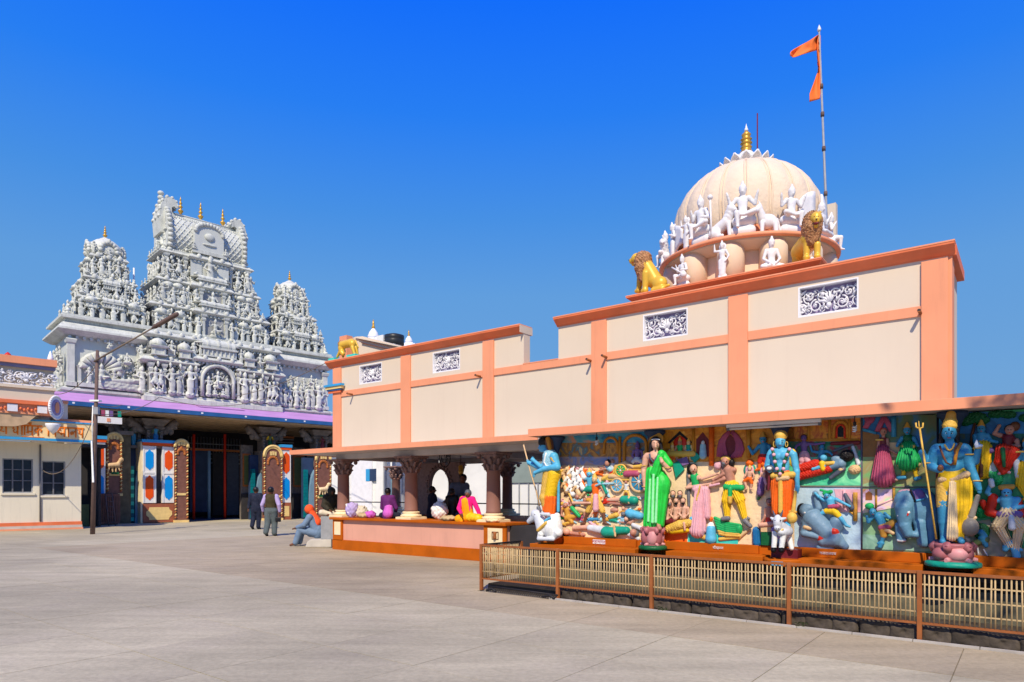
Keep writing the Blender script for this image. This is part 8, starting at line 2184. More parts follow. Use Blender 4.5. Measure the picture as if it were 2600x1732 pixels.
def staff_god():
 K, q = K1, 8.80
 s = kat(K, 300, 1290, q)[0]
 T = thing('staff_statue', 'blue statue in profile with a thin staff and ochre robe above the white bull', 'statue', W, (s, q, .707), group='painted statues along the gallery')
 MB().box(s - .10, s + .17, q - .13, q + .14, .707, .80).build('plinth', M['orange'], T)
 body = statue(T, 'figure', K, q, [('e', 232, 368, 44, 56, 'blue', dict(ry=44)), ('c', 196, 372, 186, 384, 9, 8, 'blue'), ('e', 212, 405, 24, 18, 'blue'), ('c', 262, 410, 300, 450, 32, 38, 'blue'),
  ('c', 300, 470, 290, 590, 78, 66, 'skyblue', dict(f=.85, rg=(3, 34))), ('c', 340, 470, 372, 570, 44, 36, 'blue', dict(d=40)), ('c', 372, 575, 240, 590, 36, 26, 'blue', dict(d=60)), ('c', 240, 592, 150, 630, 25, 18, 'blue', dict(d=64)), ('c', 150, 630, 140, 658, 18, 10, 'blue', dict(d=64)),
  ('c', 280, 500, 220, 590, 38, 32, 'blue', dict(d=-50)), ('c', 220, 590, 92, 530, 30, 20, 'blue', dict(d=-46)), ('e', 86, 528, 18, 22, 'blue', dict(d=-46)), ('c', 210, 570, 140, 510, 22, 18, 'blue', dict(d=-10)), ('e', 128, 500, 24, 22, 'blue', dict(d=-10)), ('c', 295, 590, 305, 1000, 44, 30, 'blue'), ('c', 305, 1000, 290, 1060, 34, 26, 'brownskin')], 3.8, 6)
 statue(T, 'robe', K, q, [('c', 305, 610, 262, 880, 76, 66, 'gold2', dict(f=.9, rg=(3, 22))), ('c', 345, 640, 300, 880, 66, 58, 'yellow', dict(d=20, rg=(2, 30))), ('c', 262, 880, 270, 1000, 70, 40, 'gold2', dict(rg=(3, 22)))], 4, 6)  # yellow side is the sunlit part of the robe, put in as colour
 statue(T, 'tiger_skin', K, q, [('c', 305, 880, 300, 1030, 62, 56, 'orange2', dict(d=20, pl=(3, 20))), ('c', 250, 900, 240, 1000, 22, 18, 'orange2', dict(d=30))])
 statue(T, 'hair', K, q, [('e', 232, 325, 52, 54, 'hair'), ('c', 290, 320, 310, 440, 42, 30, 'brownskin'), ('c', 278, 290, 300, 390, 22, 16, 'wall_gold', dict(d=30)), ('c', 240, 290, 250, 250, 34, 20, 'hair')])
 statue(T, 'sash', K, q, [('c', 386, 700, 382, 1010, 12, 16, 'blue', dict(d=10)), ('c', 330, 480, 350, 520, 30, 26, 'gold2', dict(d=54))])
 line(T, 'staff', K, q, [(36, 350), (110, 640), (160, 800), (196, 960)], 7, M['tan'], d=-46)
 line(T, 'necklace', K, q, [(262, 430), (250, 480), (240, 520), (262, 560), (300, 560)], 8, M['white2'], d=64)
 hand_fingers(T, K, q, 84, 520, -120, -40, 'blue', 20, parent=body); hand_fingers(T, K, q, 142, 652, 110, 66, 'blue', 18, parent=body); hand_fingers(T, K, q, 126, 492, -80, -8, 'blue', 18, parent=body)
 m = mpp(K, 220, q)
 MB().use(M['white2']).ell(kat(K, 212, 360, q, 36), (10 * m, 8 * m, 8 * m), 8, 5).use(M['black']).ell(kat(K, 208, 360, q, 42), (5 * m, 5 * m, 6 * m), 8, 5).build('eyes', None, body)
 # bull lying at his feet
 kq = 8.66
 C = thing('bull_statue', 'white bull statue lying at the left end of the orange ledge', 'statue', W, (kat(K, 250, 1290, kq)[0], kq, .706))
 cb = statue(C, 'figure', K, kq, [('c', 170, 1050, 92, 1112, 50, 26, 'palegrey', dict(f=.9)), ('e', 158, 1040, 52, 46, 'palegrey', dict(ry=46)), ('c', 190, 1070, 230, 1180, 54, 66, 'palegrey'), ('e', 330, 1170, 92, 130, 'white2', dict(d=-20, ry=100)), ('c', 370, 1060, 350, 1200, 34, 84, 'white2', dict(d=-30)), ('c', 230, 1170, 320, 1210, 70, 78, 'white2', dict(d=-10)),
  ('c', 210, 1240, 190, 1286, 34, 22, 'white2', dict(d=40)), ('c', 190, 1286, 330, 1290, 22, 20, 'palegrey', dict(d=56)), ('c', 380, 1230, 330, 1290, 46, 20, 'white2', dict(d=30)), ('c', 215, 1040, 285, 1046, 16, 20, 'palegrey', dict(d=50)), ('c', 285, 1046, 300, 1056, 18, 6, 'palegrey', dict(d=52))], 3.8, 7)
 statue(C, 'horns', K, kq, [('c', 205, 1005, 196, 965, 13, 5, 'slate', dict(d=24)), ('c', 178, 1000, 170, 968, 12, 5, 'slate', dict(d=-24))])
 statue(C, 'collar', K, kq, [('c', 180, 1200, 262, 1130, 16, 18, 'gold2', dict(d=66)), ('c', 250, 1110, 300, 1080, 14, 12, 'blue', dict(d=60))])
 m = mpp(K, 140, kq)
 MB().use(M['black']).ell(kat(K, 148, 1046, kq, 46), (6 * m, 5 * m, 5 * m), 8, 5).ell(kat(K, 86, 1104, kq, 22), (4 * m, 4 * m, 4 * m), 6, 4).build('eyes', None, cb)
staff_god()
# ------------------------------------------------------------------ railing round the gallery
def railing():
 q = 7.95
 s0 = W.s(1223, q); s1 = W.s(2700, q)
 T = thing('railing', 'low rusty orange railing with cream upright bars in front of the reliefs', 'railing', W, (s0, q, 0))
 o = org_of(T)
 zt, zb = .70, .19
 bar = MB().tube([(0, 0, zb), (0, 0, zt - .005)], .0085, 6).mesh('bar', M['bar'])
 posts = [W.s(px, q) for px in (1223, 1417, 1655, 2004, 2335)]
 for i, s in enumerate(posts):
  MB().box(s - .022, s + .022, q - .03, q + .02, 0, zt + .014).build('post', M['rust'], T, bevel=.004)
 ends = posts + [s1]
 n = 0
 rr = random.Random(2)
 for i in range(len(ends) - 1):
  a, b = ends[i] + .0225, ends[i + 1] - .0225
  MB().box(a, b, q - .02, q + .012, zt - .016, zt + .012).build('top_rail', M['rust'], T)
  MB().box(a, b, q - .016, q + .012, zb - .022, zb).build('bottom_rail', M['rust'], T)
  for z in (.575, .435, .295):
   MB().box(a, b, q - .006, q + .004, z - .007, z + .007).build('cross_rail', M['bar'], T)
  k = max(1, int((b - a) / .0405))
  for j in range(k):
   x = a + (b - a) * (j + .5) / k
   link_mesh('bar', bar, T, (x - o[0] + rr.uniform(-.002, .002), q - .0 - o[1], 0), rot=(rr.uniform(-.008, .008), rr.uniform(-.012, .012), 0))
 # return to the gallery
 qe = 9.0
 MB().box(s0 - .02, s0 + .02, qe - .05, qe, 0, zt).build('post', M['rust'], T)
 MB().box(s0 - .016, s0 + .016, q + .021, qe - .051, zt - .012, zt + .014).build('top_rail', M['iron'], T)
 MB().box(s0 - .012, s0 + .012, q + .021, qe - .051, zb - .02, zb).build('bottom_rail', M['rust'], T)
 for z in (.575, .435, .295):
  MB().box(s0 - .005, s0 + .005, q + .021, qe - .051, z - .007, z + .007).build('cross_rail', M['bar'], T)
 k = int((qe - q - .08) / .0405)
 for j in range(k):
  y = q + .04 + j * .0405
  link_mesh('bar', bar, T, (s0 - o[0], y - o[1], 0))
 # kerb of rough stones under the railing, and the pale yard edge
 kb = structure('kerb', W, (posts[1], q, 0))
 ok = ORG[kb.name]
 stones = []
 rs = random.Random(9)
 for v in range(5):
  mb = MB()
  def fn(ux, uy):
   return None
  w, h, d = .30, .15, .12
  vs = []
  n_ = 6
  prims = [cap((-w * .36, 0, h * .2), (w * .36, 0, h * .2), h * .30, h * .30, M['rough_stone'], rg=(.010, 26 + 3 * v)), cap((-w * .36, .01, h * .72), (w * .36, .01, h * .70), h * .30, h * .28, M['rough_stone'], rg=(.012, 30 + v)), cap((-w * .38, .02, h * .1), (-w * .38, .02, h * .7), h * .26, h * .26, M['rough_stone'], rg=(.008, 40)), cap((w * .38, .02, h * .1), (w * .38, .02, h * .7), h * .26, h * .26, M['rough_stone'], rg=(.008, 40))]
  stones.append(blob(prims, .022, .03, 'stone'))
 x = posts[1] + .16
 i = 0
 while x < s1:
  link_mesh('stone', stones[i % 5], kb, (x - ok[0], .065 + rs.uniform(-.012, .012), rs.uniform(-.02, .006)), sc=(rs.uniform(.8, 1.12), 1, rs.uniform(.85, 1.12)))
  x += rs.uniform(.26, .30); i += 1
 MB().box(posts[0] + .05, s1, q + .10, 8.84, -.01, .10).build('kerb_core', M['rough_stone'], kb)
 edge = mat('yard_edge', (0.46, 0.42, 0.37), 0.85, var=.12, scale=5, dirt=(.2, .17, .14), dirt_amt=.5, dirt_scale=4)
 x = posts[1] - .1
 while x < s1:
  MB().box(x, x + .552, q - .085, q - .042, -.02, .016).build('edge_strip', edge, kb)
  x += .56
 # black toothed strip at the foot of the first bay, built as bars
 a, b = W.s(1232, q - .1), W.s(1410, q - .1)
 D = thing('toothed_strip', 'black toothed strip lying at the foot of the first railing bay', 'grate', W, ((a + b) / 2, q - .1, 0))
 MB().tube([(a, q - .03, .075), ((a + b) / 2, q - .04, .07), (b, q - .03, .055)], .012, 6).build('bar_rail', M['iron'], D)
 tooth = MB().tube([(0, 0, .065), (0, -.06, .012)], .008, 5).mesh('tooth', M['iron'])
 od = ORG[D.name]
 for j in range(34):
  xx = a + (b - a) * (j + .5) / 34
  link_mesh('tooth', tooth, D, (xx - od[0], q - .035 - od[1], 0))
 for (xa, xb, m, nm) in ((a + .02, a + .20, 'iron', 'strip_scrap'), (b - .22, b - .02, 'iron', 'strip_scrap')):
  MB().tube([(xa, q - .10, .015), ((xa + xb) / 2, q - .07, .05), (xb, q - .09, .015)], .018, 6).build(nm, M[m], D)
 # small weeds and litter at the kerb
 for px, py, lab in ((1685, 1552, 'small yellow-green weed at the kerb below the second railing bay'), (2040, 1590, 'small weed at the kerb below the third railing bay')):
  g = W.ground(px, py)
  mb = MB().use(M['emerald'] if False else M['olive'])
  rw = random.Random(px)
  for k in range(26):
   a = rw.uniform(0, 6.28); r = rw.uniform(.01, .07)
   p = (g[0] + r * math.cos(a), q - .06 + .3 * r * math.sin(a), rw.uniform(.01, .06))
   mb.add([(p[0] - .012, p[1], p[2]), (p[0], p[1] - .012, p[2] + .012), (p[0] + .014, p[1], p[2] + .004), (p[0], p[1] + .01, p[2] - .006)], [(0, 1, 2, 3)])
  one('weed', mb, None, lab, 'weed', W, (g[0], q - .06, 0), group='weeds along the kerb')
railing()
# ------------------------------------------------------------------ white figures and lions on the roof
def roof_figures():
 zr = 5.42 + .80
 def ring_angle(px, Rr):
  best = None
  for i in range(721):
   a = -math.pi * 1.25 + i * math.pi * 1.5 / 720
   s, q = DOME_S + Rr * math.cos(a), DOME_Q + Rr * math.sin(a)
   w = W.world(s, q)
   p = CX + F * w.x / w.y
   facing = math.cos(a) * (-DOME_S) + math.sin(a) * (-DOME_Q)
   if facing < -2.0: continue
   if best is None or abs(p - px) < best[0]: best = (abs(p - px), a)
  return best[1]
 meshes = {}
 def fig(kind, px, Rr, z, H, lab, extra=None, mir=1):
  a = ring_angle(px, Rr)
  s, q = DOME_S + Rr * math.cos(a), DOME_Q + Rr * math.sin(a)
  T = thing('white_statue', lab, 'statue', W, (s, q, z), group='white statues round the dome', rot=a + math.pi / 2)
  key = (kind,)
  if key not in meshes:
   dz = -.32 if kind.startswith('cross') else (-.17 if kind.startswith('throne') else 0)
   pr = pose_prims(kind, 'white_statue')
   meshes[key] = blob(scaled(pr, 1.0, (0, 0, dz)), .019, .010, 'figure')
  link_mesh('figure', meshes[key], T, (0, 0, 0), sc=(H * mir, H, H))
  if extra: extra(T, H)
  return T
 def staff(T, H):
  link_mesh('staff', MB().tube([(.30 * H, -.1 * H, .0), (.27 * H, -.1 * H, .75 * H)], .018 * H, 6).ell((.27 * H, -.1 * H, .78 * H), .05 * H, 8, 6).mesh('staff', M['white_statue']), T)
 def wings(T, H):
  mb = MB()
  for sx in (-1, 1):
   mb.grid(lambda u, v: (sx * (.10 + .42 * u) * H, (.06 + .10 * u) * H, (.95 - .75 * v * (1 - .5 * u) - .25 * u * u) * H), 4, 5)
  o = link_mesh('wings', mb.mesh('wings', M['white_statue']), T); s_ = o.modifiers.new('thick', 'SOLIDIFY'); s_.thickness = .03
 def vina(T, H):
  link_mesh('vina', MB().tube([(-.26 * H, -.14 * H, .62 * H), (.22 * H, -.18 * H, .30 * H)], .025 * H, 6).ell((.22 * H, -.18 * H, .28 * H), .09 * H, 10, 6).mesh('vina', M['white_statue']), T)
 up = 1.55
 fig('throneup', 1886, up, zr, 1.05, 'large white seated god with four raised arms at the dome front')
 fig('throne', 1780, up, zr, 1.0, 'white seated god leaning on a club, left of the dome front', staff)
 fig('throneup', 2010, up, zr, .95, 'white seated goddess with both arms raised, right of the dome front', None, -1)
 fig('stand', 1708, up - .05, zr, .75, 'white winged standing figure at the left shoulder of the dome', wings)
 fig('raise', 1742, up, zr, .62, 'small white figure with raised arm between the winged figure and the club bearer')
 fig('crossup', 2085, up, zr, .95, 'white figure with raised arms at the right shoulder of the dome', wings)
 fig('throne', 2108, up + .02, zr, .9, 'white seated figure at the right rim of the dome behind the lion')
 fig('throneup', 1690, up + .05, zr, .85, 'white rider figure at the left rim of the dome')
 lo = 1.77
 fig('throne', 1733, lo, 5.42, .70, 'white seated musician below the dome ring beside the left lion', vina)
 fig('raise', 1833, lo, 5.42, .62, 'white standing dancer with raised arm below the dome ring')
 fig('cross', 1958, lo, 5.42, .84, 'white cross-legged sage seated below the dome ring')
 fig('cross', 2068, lo, 5.42, .62, 'small white seated figure behind the right lion')
 # animals on the ring, traced
 def beast(px, lab, L, Rr=1.55):
  a = ring_angle(px, Rr)
  s, q = DOME_S + Rr * math.cos(a), DOME_Q + Rr * math.sin(a)
  T = thing('white_beast', lab, 'statue', W, (s, q, zr), group='white animals round the dome', rot=a + math.pi / 2)
  pr = [dict(p) for p in L]
  me = blob(pr, .020, .02, 'figure'); link_mesh('figure', me, T, sc=.84)
 w_ = 'white_statue'
 lionish = [cap((-.20, .05, .20), (.05, 0, .34), .13, .12, w_), cap((.05, 0, .34), (.13, -.02, .52), .11, .10, w_, rg=(.01, 40)), ell((.17, -.04, .60), (.10, .10, .10), w_), cap((.20, -.05, .58), (.27, -.06, .56), .05, .04, w_), cap((.12, -.05, .3), (.15, -.07, .02), .05, .04, w_), cap((.10, .07, .3), (.13, .07, .02), .05, .04, w_), ell((-.18, -.08, .12), (.14, .08, .12), w_), cap((-.3, .05, .1), (-.42, .05, .3), .03, .03, w_), cap((.10, -.02, .68), (.13, -.02, .75), .03, .01, w_), cap((-.1, -.08, .04), (.0, -.12, .03), .05, .04, w_)]
 beast(1838, 'white eagle-headed lion seated left of the large four-armed god', lionish)
 cow = [ell((0, .02, .26), (.20, .13, .16), w_), cap((-.12, -.02, .32), (-.2, -.05, .52), .09, .07, w_), cap((-.2, -.05, .54), (-.27, -.10, .46), .07, .05, w_), cap((-.17, -.05, .6), (-.22, -.06, .70), .025, .01, w_), cap((-.14, -.08, .2), (-.15, -.1, .0), .05, .04, w_), cap((-.08, .1, .2), (-.08, .1, .0), .05, .04, w_), cap((.14, -.06, .2), (.15, -.08, .0), .06, .05, w_), cap((.14, .1, .2), (.15, .1, .0), .06, .05, w_), cap((.2, .02, .3), (.26, .02, .05), .03, .03, w_)]
 beast(1950, 'white cow with raised head between the four-armed god and the goddess', cow)
 beast(1676, 'white snarling beast at the far left rim of the dome ring', [dict(p) for p in lionish], 1.62)
 # lions
 def lion(lab, q, L, mane, K=K5, org=None, mouth=None, hp=5.5, name='lion_statue'):
  m = mpp(K, L[0][1], q)
  s = kat(K, L[0][1], 0, q)[0]
  T = thing(name, lab, 'statue', W, org or (s, q, 5.42), group='gilt lions on the hall roof')
  b = statue(T, 'body', K, q, L, hp, 10)
  if mane: statue(T, 'mane', K, q, mane, hp, 10)
  return T, b
 q = 12.10
 T, b = lion('gilt seated lion looking left at the left corner of the dome platform', q,
  [('c', 270, 1350, 205, 1230, 66, 54, 'lion'), ('e', 310, 1375, 64, 62, 'lion', dict(d=30, ry=50)), ('e', 300, 1385, 56, 54, 'lion', dict(d=-50, ry=46)), ('c', 190, 1230, 172, 1300, 52, 40, 'lion'), ('c', 195, 1290, 190, 1425, 30, 24, 'lion', dict(d=40)), ('c', 150, 1290, 138, 1425, 28, 22, 'lion', dict(d=-40)), ('c', 190, 1432, 172, 1436, 26, 20, 'lion', dict(d=44)), ('c', 138, 1432, 118, 1436, 24, 18, 'lion', dict(d=-40)), ('c', 330, 1420, 260, 1430, 34, 26, 'lion', dict(d=50)),
         ('e', 120, 1165, 46, 44, 'lion'), ('c', 105, 1175, 82, 1185, 34, 26, 'lion'), ('c', 105, 1205, 92, 1212, 20, 16, 'lion'), ('c', 345, 1400, 385, 1385, 12, 12, 'lion', dict(d=60))],
  [('e', 165, 1190, 68, 82, 'mane', dict(ry=70, rg=(8, 34), d=-4)), ('c', 180, 1170, 215, 1290, 62, 44, 'mane', dict(rg=(8, 30))), ('c', 160, 1250, 165, 1330, 56, 30, 'mane', dict(rg=(8, 30), d=16))])
 m = mpp(K5, 100, q)
 MB().use(M['red']).ell(kat(K5, 92, 1200, q, 12), (14 * m, 14 * m, 7 * m), 8, 5).build('mouth', None, b)
 MB().use(M['black']).ell(kat(K5, 98, 1158, q, 40), (5 * m, 4 * m, 5 * m), 8, 5).ell(kat(K5, 60, 1180, q, 0), (8 * m, 12 * m, 8 * m), 8, 5).build('eyes', None, b)
 q = 12.12
 T, b = lion('gilt standing lion facing out with open mouth at the right corner of the dome platform', q,
  [('c', 1560, 1010, 1480, 1110, 78, 80, 'lion', dict(d0=0, d1=-190)), ('c', 1530, 1050, 1528, 1160, 28, 24, 'lion', dict(d=40)), ('c', 1618, 1050, 1618, 1150, 28, 24, 'lion', dict(d=40)), ('c', 1528, 1160, 1526, 1172, 28, 24, 'lion', dict(d=60)), ('c', 1618, 1150, 1618, 1162, 28, 24, 'lion', dict(d=60)), ('c', 1450, 1120, 1440, 1190, 44, 30, 'lion', dict(d=-160)),
         ('e', 1608, 828, 46, 50, 'lion', dict(d=70, ry=44)), ('c', 1612, 845, 1612, 850, 28, 26, 'lion', dict(d=112)), ('c', 1606, 892, 1606, 896, 22, 18, 'lion', dict(d=96)), ('e', 1566, 790, 14, 14, 'lion', dict(d=50)), ('e', 1640, 784, 14, 14, 'lion', dict(d=50))],
  [('e', 1578, 870, 78, 96, 'mane', dict(d=20, ry=70, rg=(9, 34))), ('c', 1572, 930, 1572, 1020, 78, 52, 'mane', dict(d=34, rg=(9, 32)))])
 m = mpp(K5, 1610, q)
 MB().use(M['maroon']).ell(kat(K5, 1608, 872, q, 122), (22 * m, 10 * m, 13 * m), 10, 6).build('mouth', None, b)
 MB().use(M['black']).ell(kat(K5, 1594, 818, q, 112), (6 * m, 5 * m, 5 * m), 8, 5).ell(kat(K5, 1626, 816, q, 112), (6 * m, 5 * m, 5 * m), 8, 5).ell(kat(K5, 1612, 836, q, 142), (9 * m, 5 * m, 5 * m), 8, 5).build('eyes', None, b)
 q = 11.65
 T, b = lion('gilt lion seen from behind on a turquoise base at the left end of the parapet', q,
  [('c', 260, 660, 460, 620, 88, 96, 'lion', dict(d0=20, d1=0)), ('e', 480, 640, 92, 96, 'lion', dict(d=10, ry=90)), ('c', 240, 740, 250, 820, 80, 60, 'lion', dict(d=30)), ('c', 210, 800, 140, 930, 42, 26, 'lion', dict(d=40)), ('c', 290, 800, 270, 920, 42, 26, 'lion', dict(d=-60)), ('c', 480, 720, 530, 880, 50, 26, 'lion', dict(d=60)), ('c', 560, 720, 590, 860, 46, 26, 'lion', dict(d=-40)), ('c', 545, 560, 610, 720, 18, 14, 'lion', dict(d=40)), ('c', 250, 830, 270, 860, 60, 50, 'lion', dict(d=60))],
  [('c', 240, 650, 240, 820, 84, 66, 'mane', dict(d=-20, rg=(12, 60)))], K=K8, org=(kat(K8, 400, 900, q)[0], q, 5.05), hp=11)
 z0 = 5.079
 for x0, x1 in ((90, 220), (490, 680)):
  a, c = kat(K8, x0, 900, q)[0], kat(K8, x1, 900, q)[0]
  MB().box(a, c, q - .22, q + .1, z0, z0 + .11).build('base', M['turquoise'], T)
 a, c = kat(K8, 221, 900, q)[0], kat(K8, 489, 900, q)[0]
 MB().box(a, c, q - .12, q + .2, z0 - .02, z0 + .05).build('rock', M['stone'], T)
roof_figures()
# ------------------------------------------------------------------ people
def person(lab, fr, at, rz, H, J, parts, seatdrop=0.0, group=None, h=.017):
 """parts: list of (name, prims) besides the skin body; coordinates in standing heights"""
 T = thing('person', lab, 'person', fr, at, group, rot=rz)
 skin = 'brownskin'
 body = torso(J, skin) + headp(J, skin, None) + arm(J, 'L', skin) + arm(J, 'R', skin) + leg(J, 'L', skin, .95) + leg(J, 'R', skin, .95)
 for sx in (-1, 1): body.append(ell(J['head'] + V3(sx * .056, .006, 0), (.010, .014, .022), skin))
 def mk(name, prims, hh, par):
  me = blob(scaled(prims, H, (0, 0, -seatdrop * H)), hh, .010, name)
  return link_mesh(name, me, par)
 b = mk('body', body, h, T)
 mb = MB()
 for sd in 'LR':
  e, hnd = J['el' + sd], J['ha' + sd]
  d = Vector(hnd - e).normalized(); side = d.cross(Vector((0, 1, 0)))
  if side.length < .1: side = Vector((1, 0, 0))
  side.normalize()
  p0 = Vector(hnd) + d * .052
  for off, ln in ((-.012, .032), (-.004, .038), (.004, .036), (.012, .029)):
   a = p0 + side * off
   mb.tube([tuple((a + d * ln * t + Vector((0, -.010, 0)) * t * t - Vector((0, 0, seatdrop))) * H) for t in (0, .5, 1)], [.0055 * H, .005 * H, .0035 * H], 6)
  a = Vector(hnd) + d * .02
  mb.tube([tuple((a + (d * .6 + Vector((0, -.8, 0))) * .035 * t - Vector((0, 0, seatdrop))) * H) for t in (0, .5, 1)], [.006 * H, .0055 * H, .004 * H], 6)
 link_mesh('fingers', mb.mesh('fingers', M[skin]), b)
 for name, prims in parts: mk(name, prims, h, T)
 return T
def shirt(J, m, long=True, fat=1.12):
 P_ = [cap(J['chest'], J['waist'], .098 * fat, .086 * fat, m, f=.74), cap(J['shL'], J['shR'], .050 * fat, .050 * fat, m, f=.95), cap(J['waist'], J['pelvis'] + V3(0, 0, -.02), .088 * fat, .096 * fat, m, f=.78)]
 for sd in 'LR':
  s, e, h_ = J['sh' + sd], J['el' + sd], J['ha' + sd]
  P_.append(cap(s, e, .046 * fat, .038 * fat, m))
  if long: P_.append(cap(e, e + (h_ - e) * .86, .037 * fat, .030 * fat, m))
 return P_
def trousers(J, m, fat=1.15):
 P_ = [cap(J['pelvis'] + V3(0, 0, .03), J['pelvis'], .086 * fat, .092 * fat, m, f=.8)]
 for sd in 'LR':
  P_ += [cap(J['hip' + sd], J['kn' + sd], .064 * fat, .050 * fat, m), cap(J['kn' + sd], J['an' + sd] + V3(0, 0, .012), .048 * fat, .040 * fat, m)]
 return P_
def shoes(J, m):
 return [c for sd in 'LR' for c in (cap(J['an' + sd] + V3(0, 0, -.012), J['to' + sd], .034, .028, m),)]
def hairp(J, m='hair', k=1.0):
 return [ell(J['head'] + V3(0, .014, .020), (.064 * k, .070 * k, .070 * k), m)]
def people():
 # two men walking away
 X, Yd = (650 - CX) / F * 28.0, 28.0
 J = joints(knL=(-.055, -.03, .285), anL=(-.055, .0, .05), toL=(-.06, -.09, .02), knR=(.055, .0, .28), anR=(.06, .09, .075), toR=(.06, .02, .018), haL=(-.165, -.05, .49), haR=(.165, .03, .50))
 person('man in a navy suit walking away beside the man in the brown vest', N, (X, Yd, 0), math.pi, 1.76, J,
           [('jacket', shirt(J, 'navycloth', True, 1.2) + [cap(J['pelvis'], J['pelvis'] + V3(0, 0, -.06), .112, .108, 'navycloth', f=.8)]), ('trousers', trousers(J, 'navycloth', 1.2)), ('hair', hairp(J)), ('shoes', shoes(J, 'black'))])
 X, Yd = (688 - CX) / F * 23.6, 23.6
 J = joints(knL=(-.06, -.04, .285), anL=(-.065, -.01, .05), toL=(-.07, -.1, .02), knR=(.06, .01, .28), anR=(.075, .08, .07), toR=(.075, .01, .018), haL=(-.175, -.02, .49), haR=(.175, -.05, .50), elL=(-.17, .02, .64), elR=(.17, .02, .64))
 person('man in a brown knit vest and grey trousers walking away with a bag', N, (X, Yd, 0), math.pi, 1.72, J,
           [('shirt', shirt(J, 'lilac', True, 1.12)), ('vest', [cap(J['chest'], J['waist'], .118, .108, 'oliveknit', f=.78), cap(J['shL'] * V3(.75, 1, 1), J['shR'] * V3(.75, 1, 1), .058, .058, 'oliveknit'), cap(J['waist'], J['pelvis'] + V3(0, 0, .0), .108, .112, 'oliveknit', f=.8)]),
   ('trousers', trousers(J, 'greytrouser', 1.3)), ('hair', hairp(J)), ('shoes', shoes(J, 'black'))], h=.016)
 b = thing('hand_bag', 'small dark bag carried by the man in the brown vest', 'bag', N, (X + .26, Yd - .03, .62))
 MB().box(X + .18, X + .36, Yd - .08, Yd + .01, .50, .66).build('pouch', M['black'], b, bevel=.02)
 MB().tube([(X + .2, Yd - .03, .66), (X + .25, Yd - .03, .80), (X + .34, Yd - .03, .66)], .008, 6).build('strap', M['black'], b)
 # seated person with orange scarf on the low step, facing left
 stp = thing('low_step', 'low pale concrete step beside the pavilion plinth', 'step', N, ((812 - CX) / F * 18.9, 19.1, 0))
 x0, x1 = (776 - CX) / F * 18.6, (848 - CX) / F * 18.9
 MB().prism([(x0 - .02, 0), (x1, 0), (x1, .22), (x0 + .12, .22), (x0 + .03, .15)], 18.62, 19.9).build('step', M['step'], stp, bevel=.02)
 sx, sy = (800 - CX) / F * 19.1, 19.15
 J = joints(pelvis=(0, .05, .50), waist=(0, .0, .58), chest=(0, -.06, .70), shL=(-.1, -.08, .76), shR=(.1, -.08, .76), neck=(0, -.10, .80), head=(0, -.13, .89), knL=(-.07, -.26, .55), anL=(-.06, -.30, .31), toL=(-.06, -.39, .275), knR=(.07, -.25, .54), anR=(.07, -.33, .31), toR=(.07, -.42, .275), elL=(-.14, -.16, .63), haL=(-.08, -.30, .58), elR=(.14, -.16, .63), haR=(.08, -.31, .58), hipL=(-.05, .03, .49), hipR=(.05, .03, .49))
 scarf_p = [ell(J['head'] + V3(0, .02, .012), (.074, .082, .086), 'scarf'), cap(J['head'] + V3(0, .05, -.02), J['chest'] + V3(0, .10, -.03), .060, .085, 'scarf', f=.8)]
 person('person in blue clothes and an orange head scarf seated on the low step', N, (sx, sy, .0), -math.pi / 2, 1.62, J,
           [('tunic', shirt(J, 'printblue', True, 1.25) + [cap(J['pelvis'], V3(0, -.08, .50), .11, .09, 'printblue')]), ('trousers', trousers(J, 'printblue', 1.25)), ('head_scarf', scarf_p)], .275 - .02, h=.016)
 for i, (px, py) in enumerate(((812, 1384), (829, 1388))):
  g = N.ground(px, py)
  t = thing('shoe', ('left' if i == 0 else 'right') + ' one of the two dark shoes standing before the low step', 'shoe', N, (g[0], g[1], 0), group='shoes before the step')
  me = blob([cap((-.09, 0, .035), (.05, 0, .03), .038, .03, 'black'), cap((-.09, 0, .05), (-.06, 0, .06), .036, .034, 'slate')], .012, .01, 'shoe_body'); link_mesh('shoe_body', me, t, rz=.4)
 # grey block with a crouched person in dark shawl
 gx0, gx1 = (813 - CX) / F * 18.6, (846 - CX) / F * 18.6
 g = thing('grey_block', 'plain grey stone block between the pavilion plinth and the seated woman', 'block', N, ((gx0 + gx1) / 2, 18.9, 0))
 MB().box(gx0, gx1, 18.65, 19.3, .221, .86).build('block', M['greymetal'], g, bevel=.012)
 J = joints(knL=(-.20, -.10, .46), anL=(.04, -.16, .41), toL=(.12, -.18, .40), knR=(.20, -.10, .46), anR=(-.04, -.17, .42), toR=(-.11, -.19, .41), pelvis=(0, .03, .46), waist=(0, .02, .56), chest=(0, -.04, .69), shL=(-.1, -.05, .76), shR=(.1, -.05, .76), neck=(0, -.07, .80), head=(0, -.10, .88), elL=(-.15, -.06, .6), haL=(-.07, -.16, .52), elR=(.15, -.06, .6), haR=(.07, -.16, .52), hipL=(-.06, .02, .45), hipR=(.06, .02, .45))
 person('hunched person wrapped in a dark olive shawl sitting on the grey block', N, ((838 - CX) / F * 18.9, 18.95, .861), .5, 1.40, J,
           [('shawl', shirt(J, 'darkolive', True, 1.4) + [ell(J['head'] + V3(0, .02, .005), (.080, .086, .090), 'darkolive'), cap(J['neck'] + V3(0, .05, 0), J['waist'] + V3(0, .03, 0), .09, .14, 'darkolive', f=.8)]), ('trousers', trousers(J, 'palecloth', 1.2))], .385, h=.018)
 # people on the pavilion plinth
 zp = .866
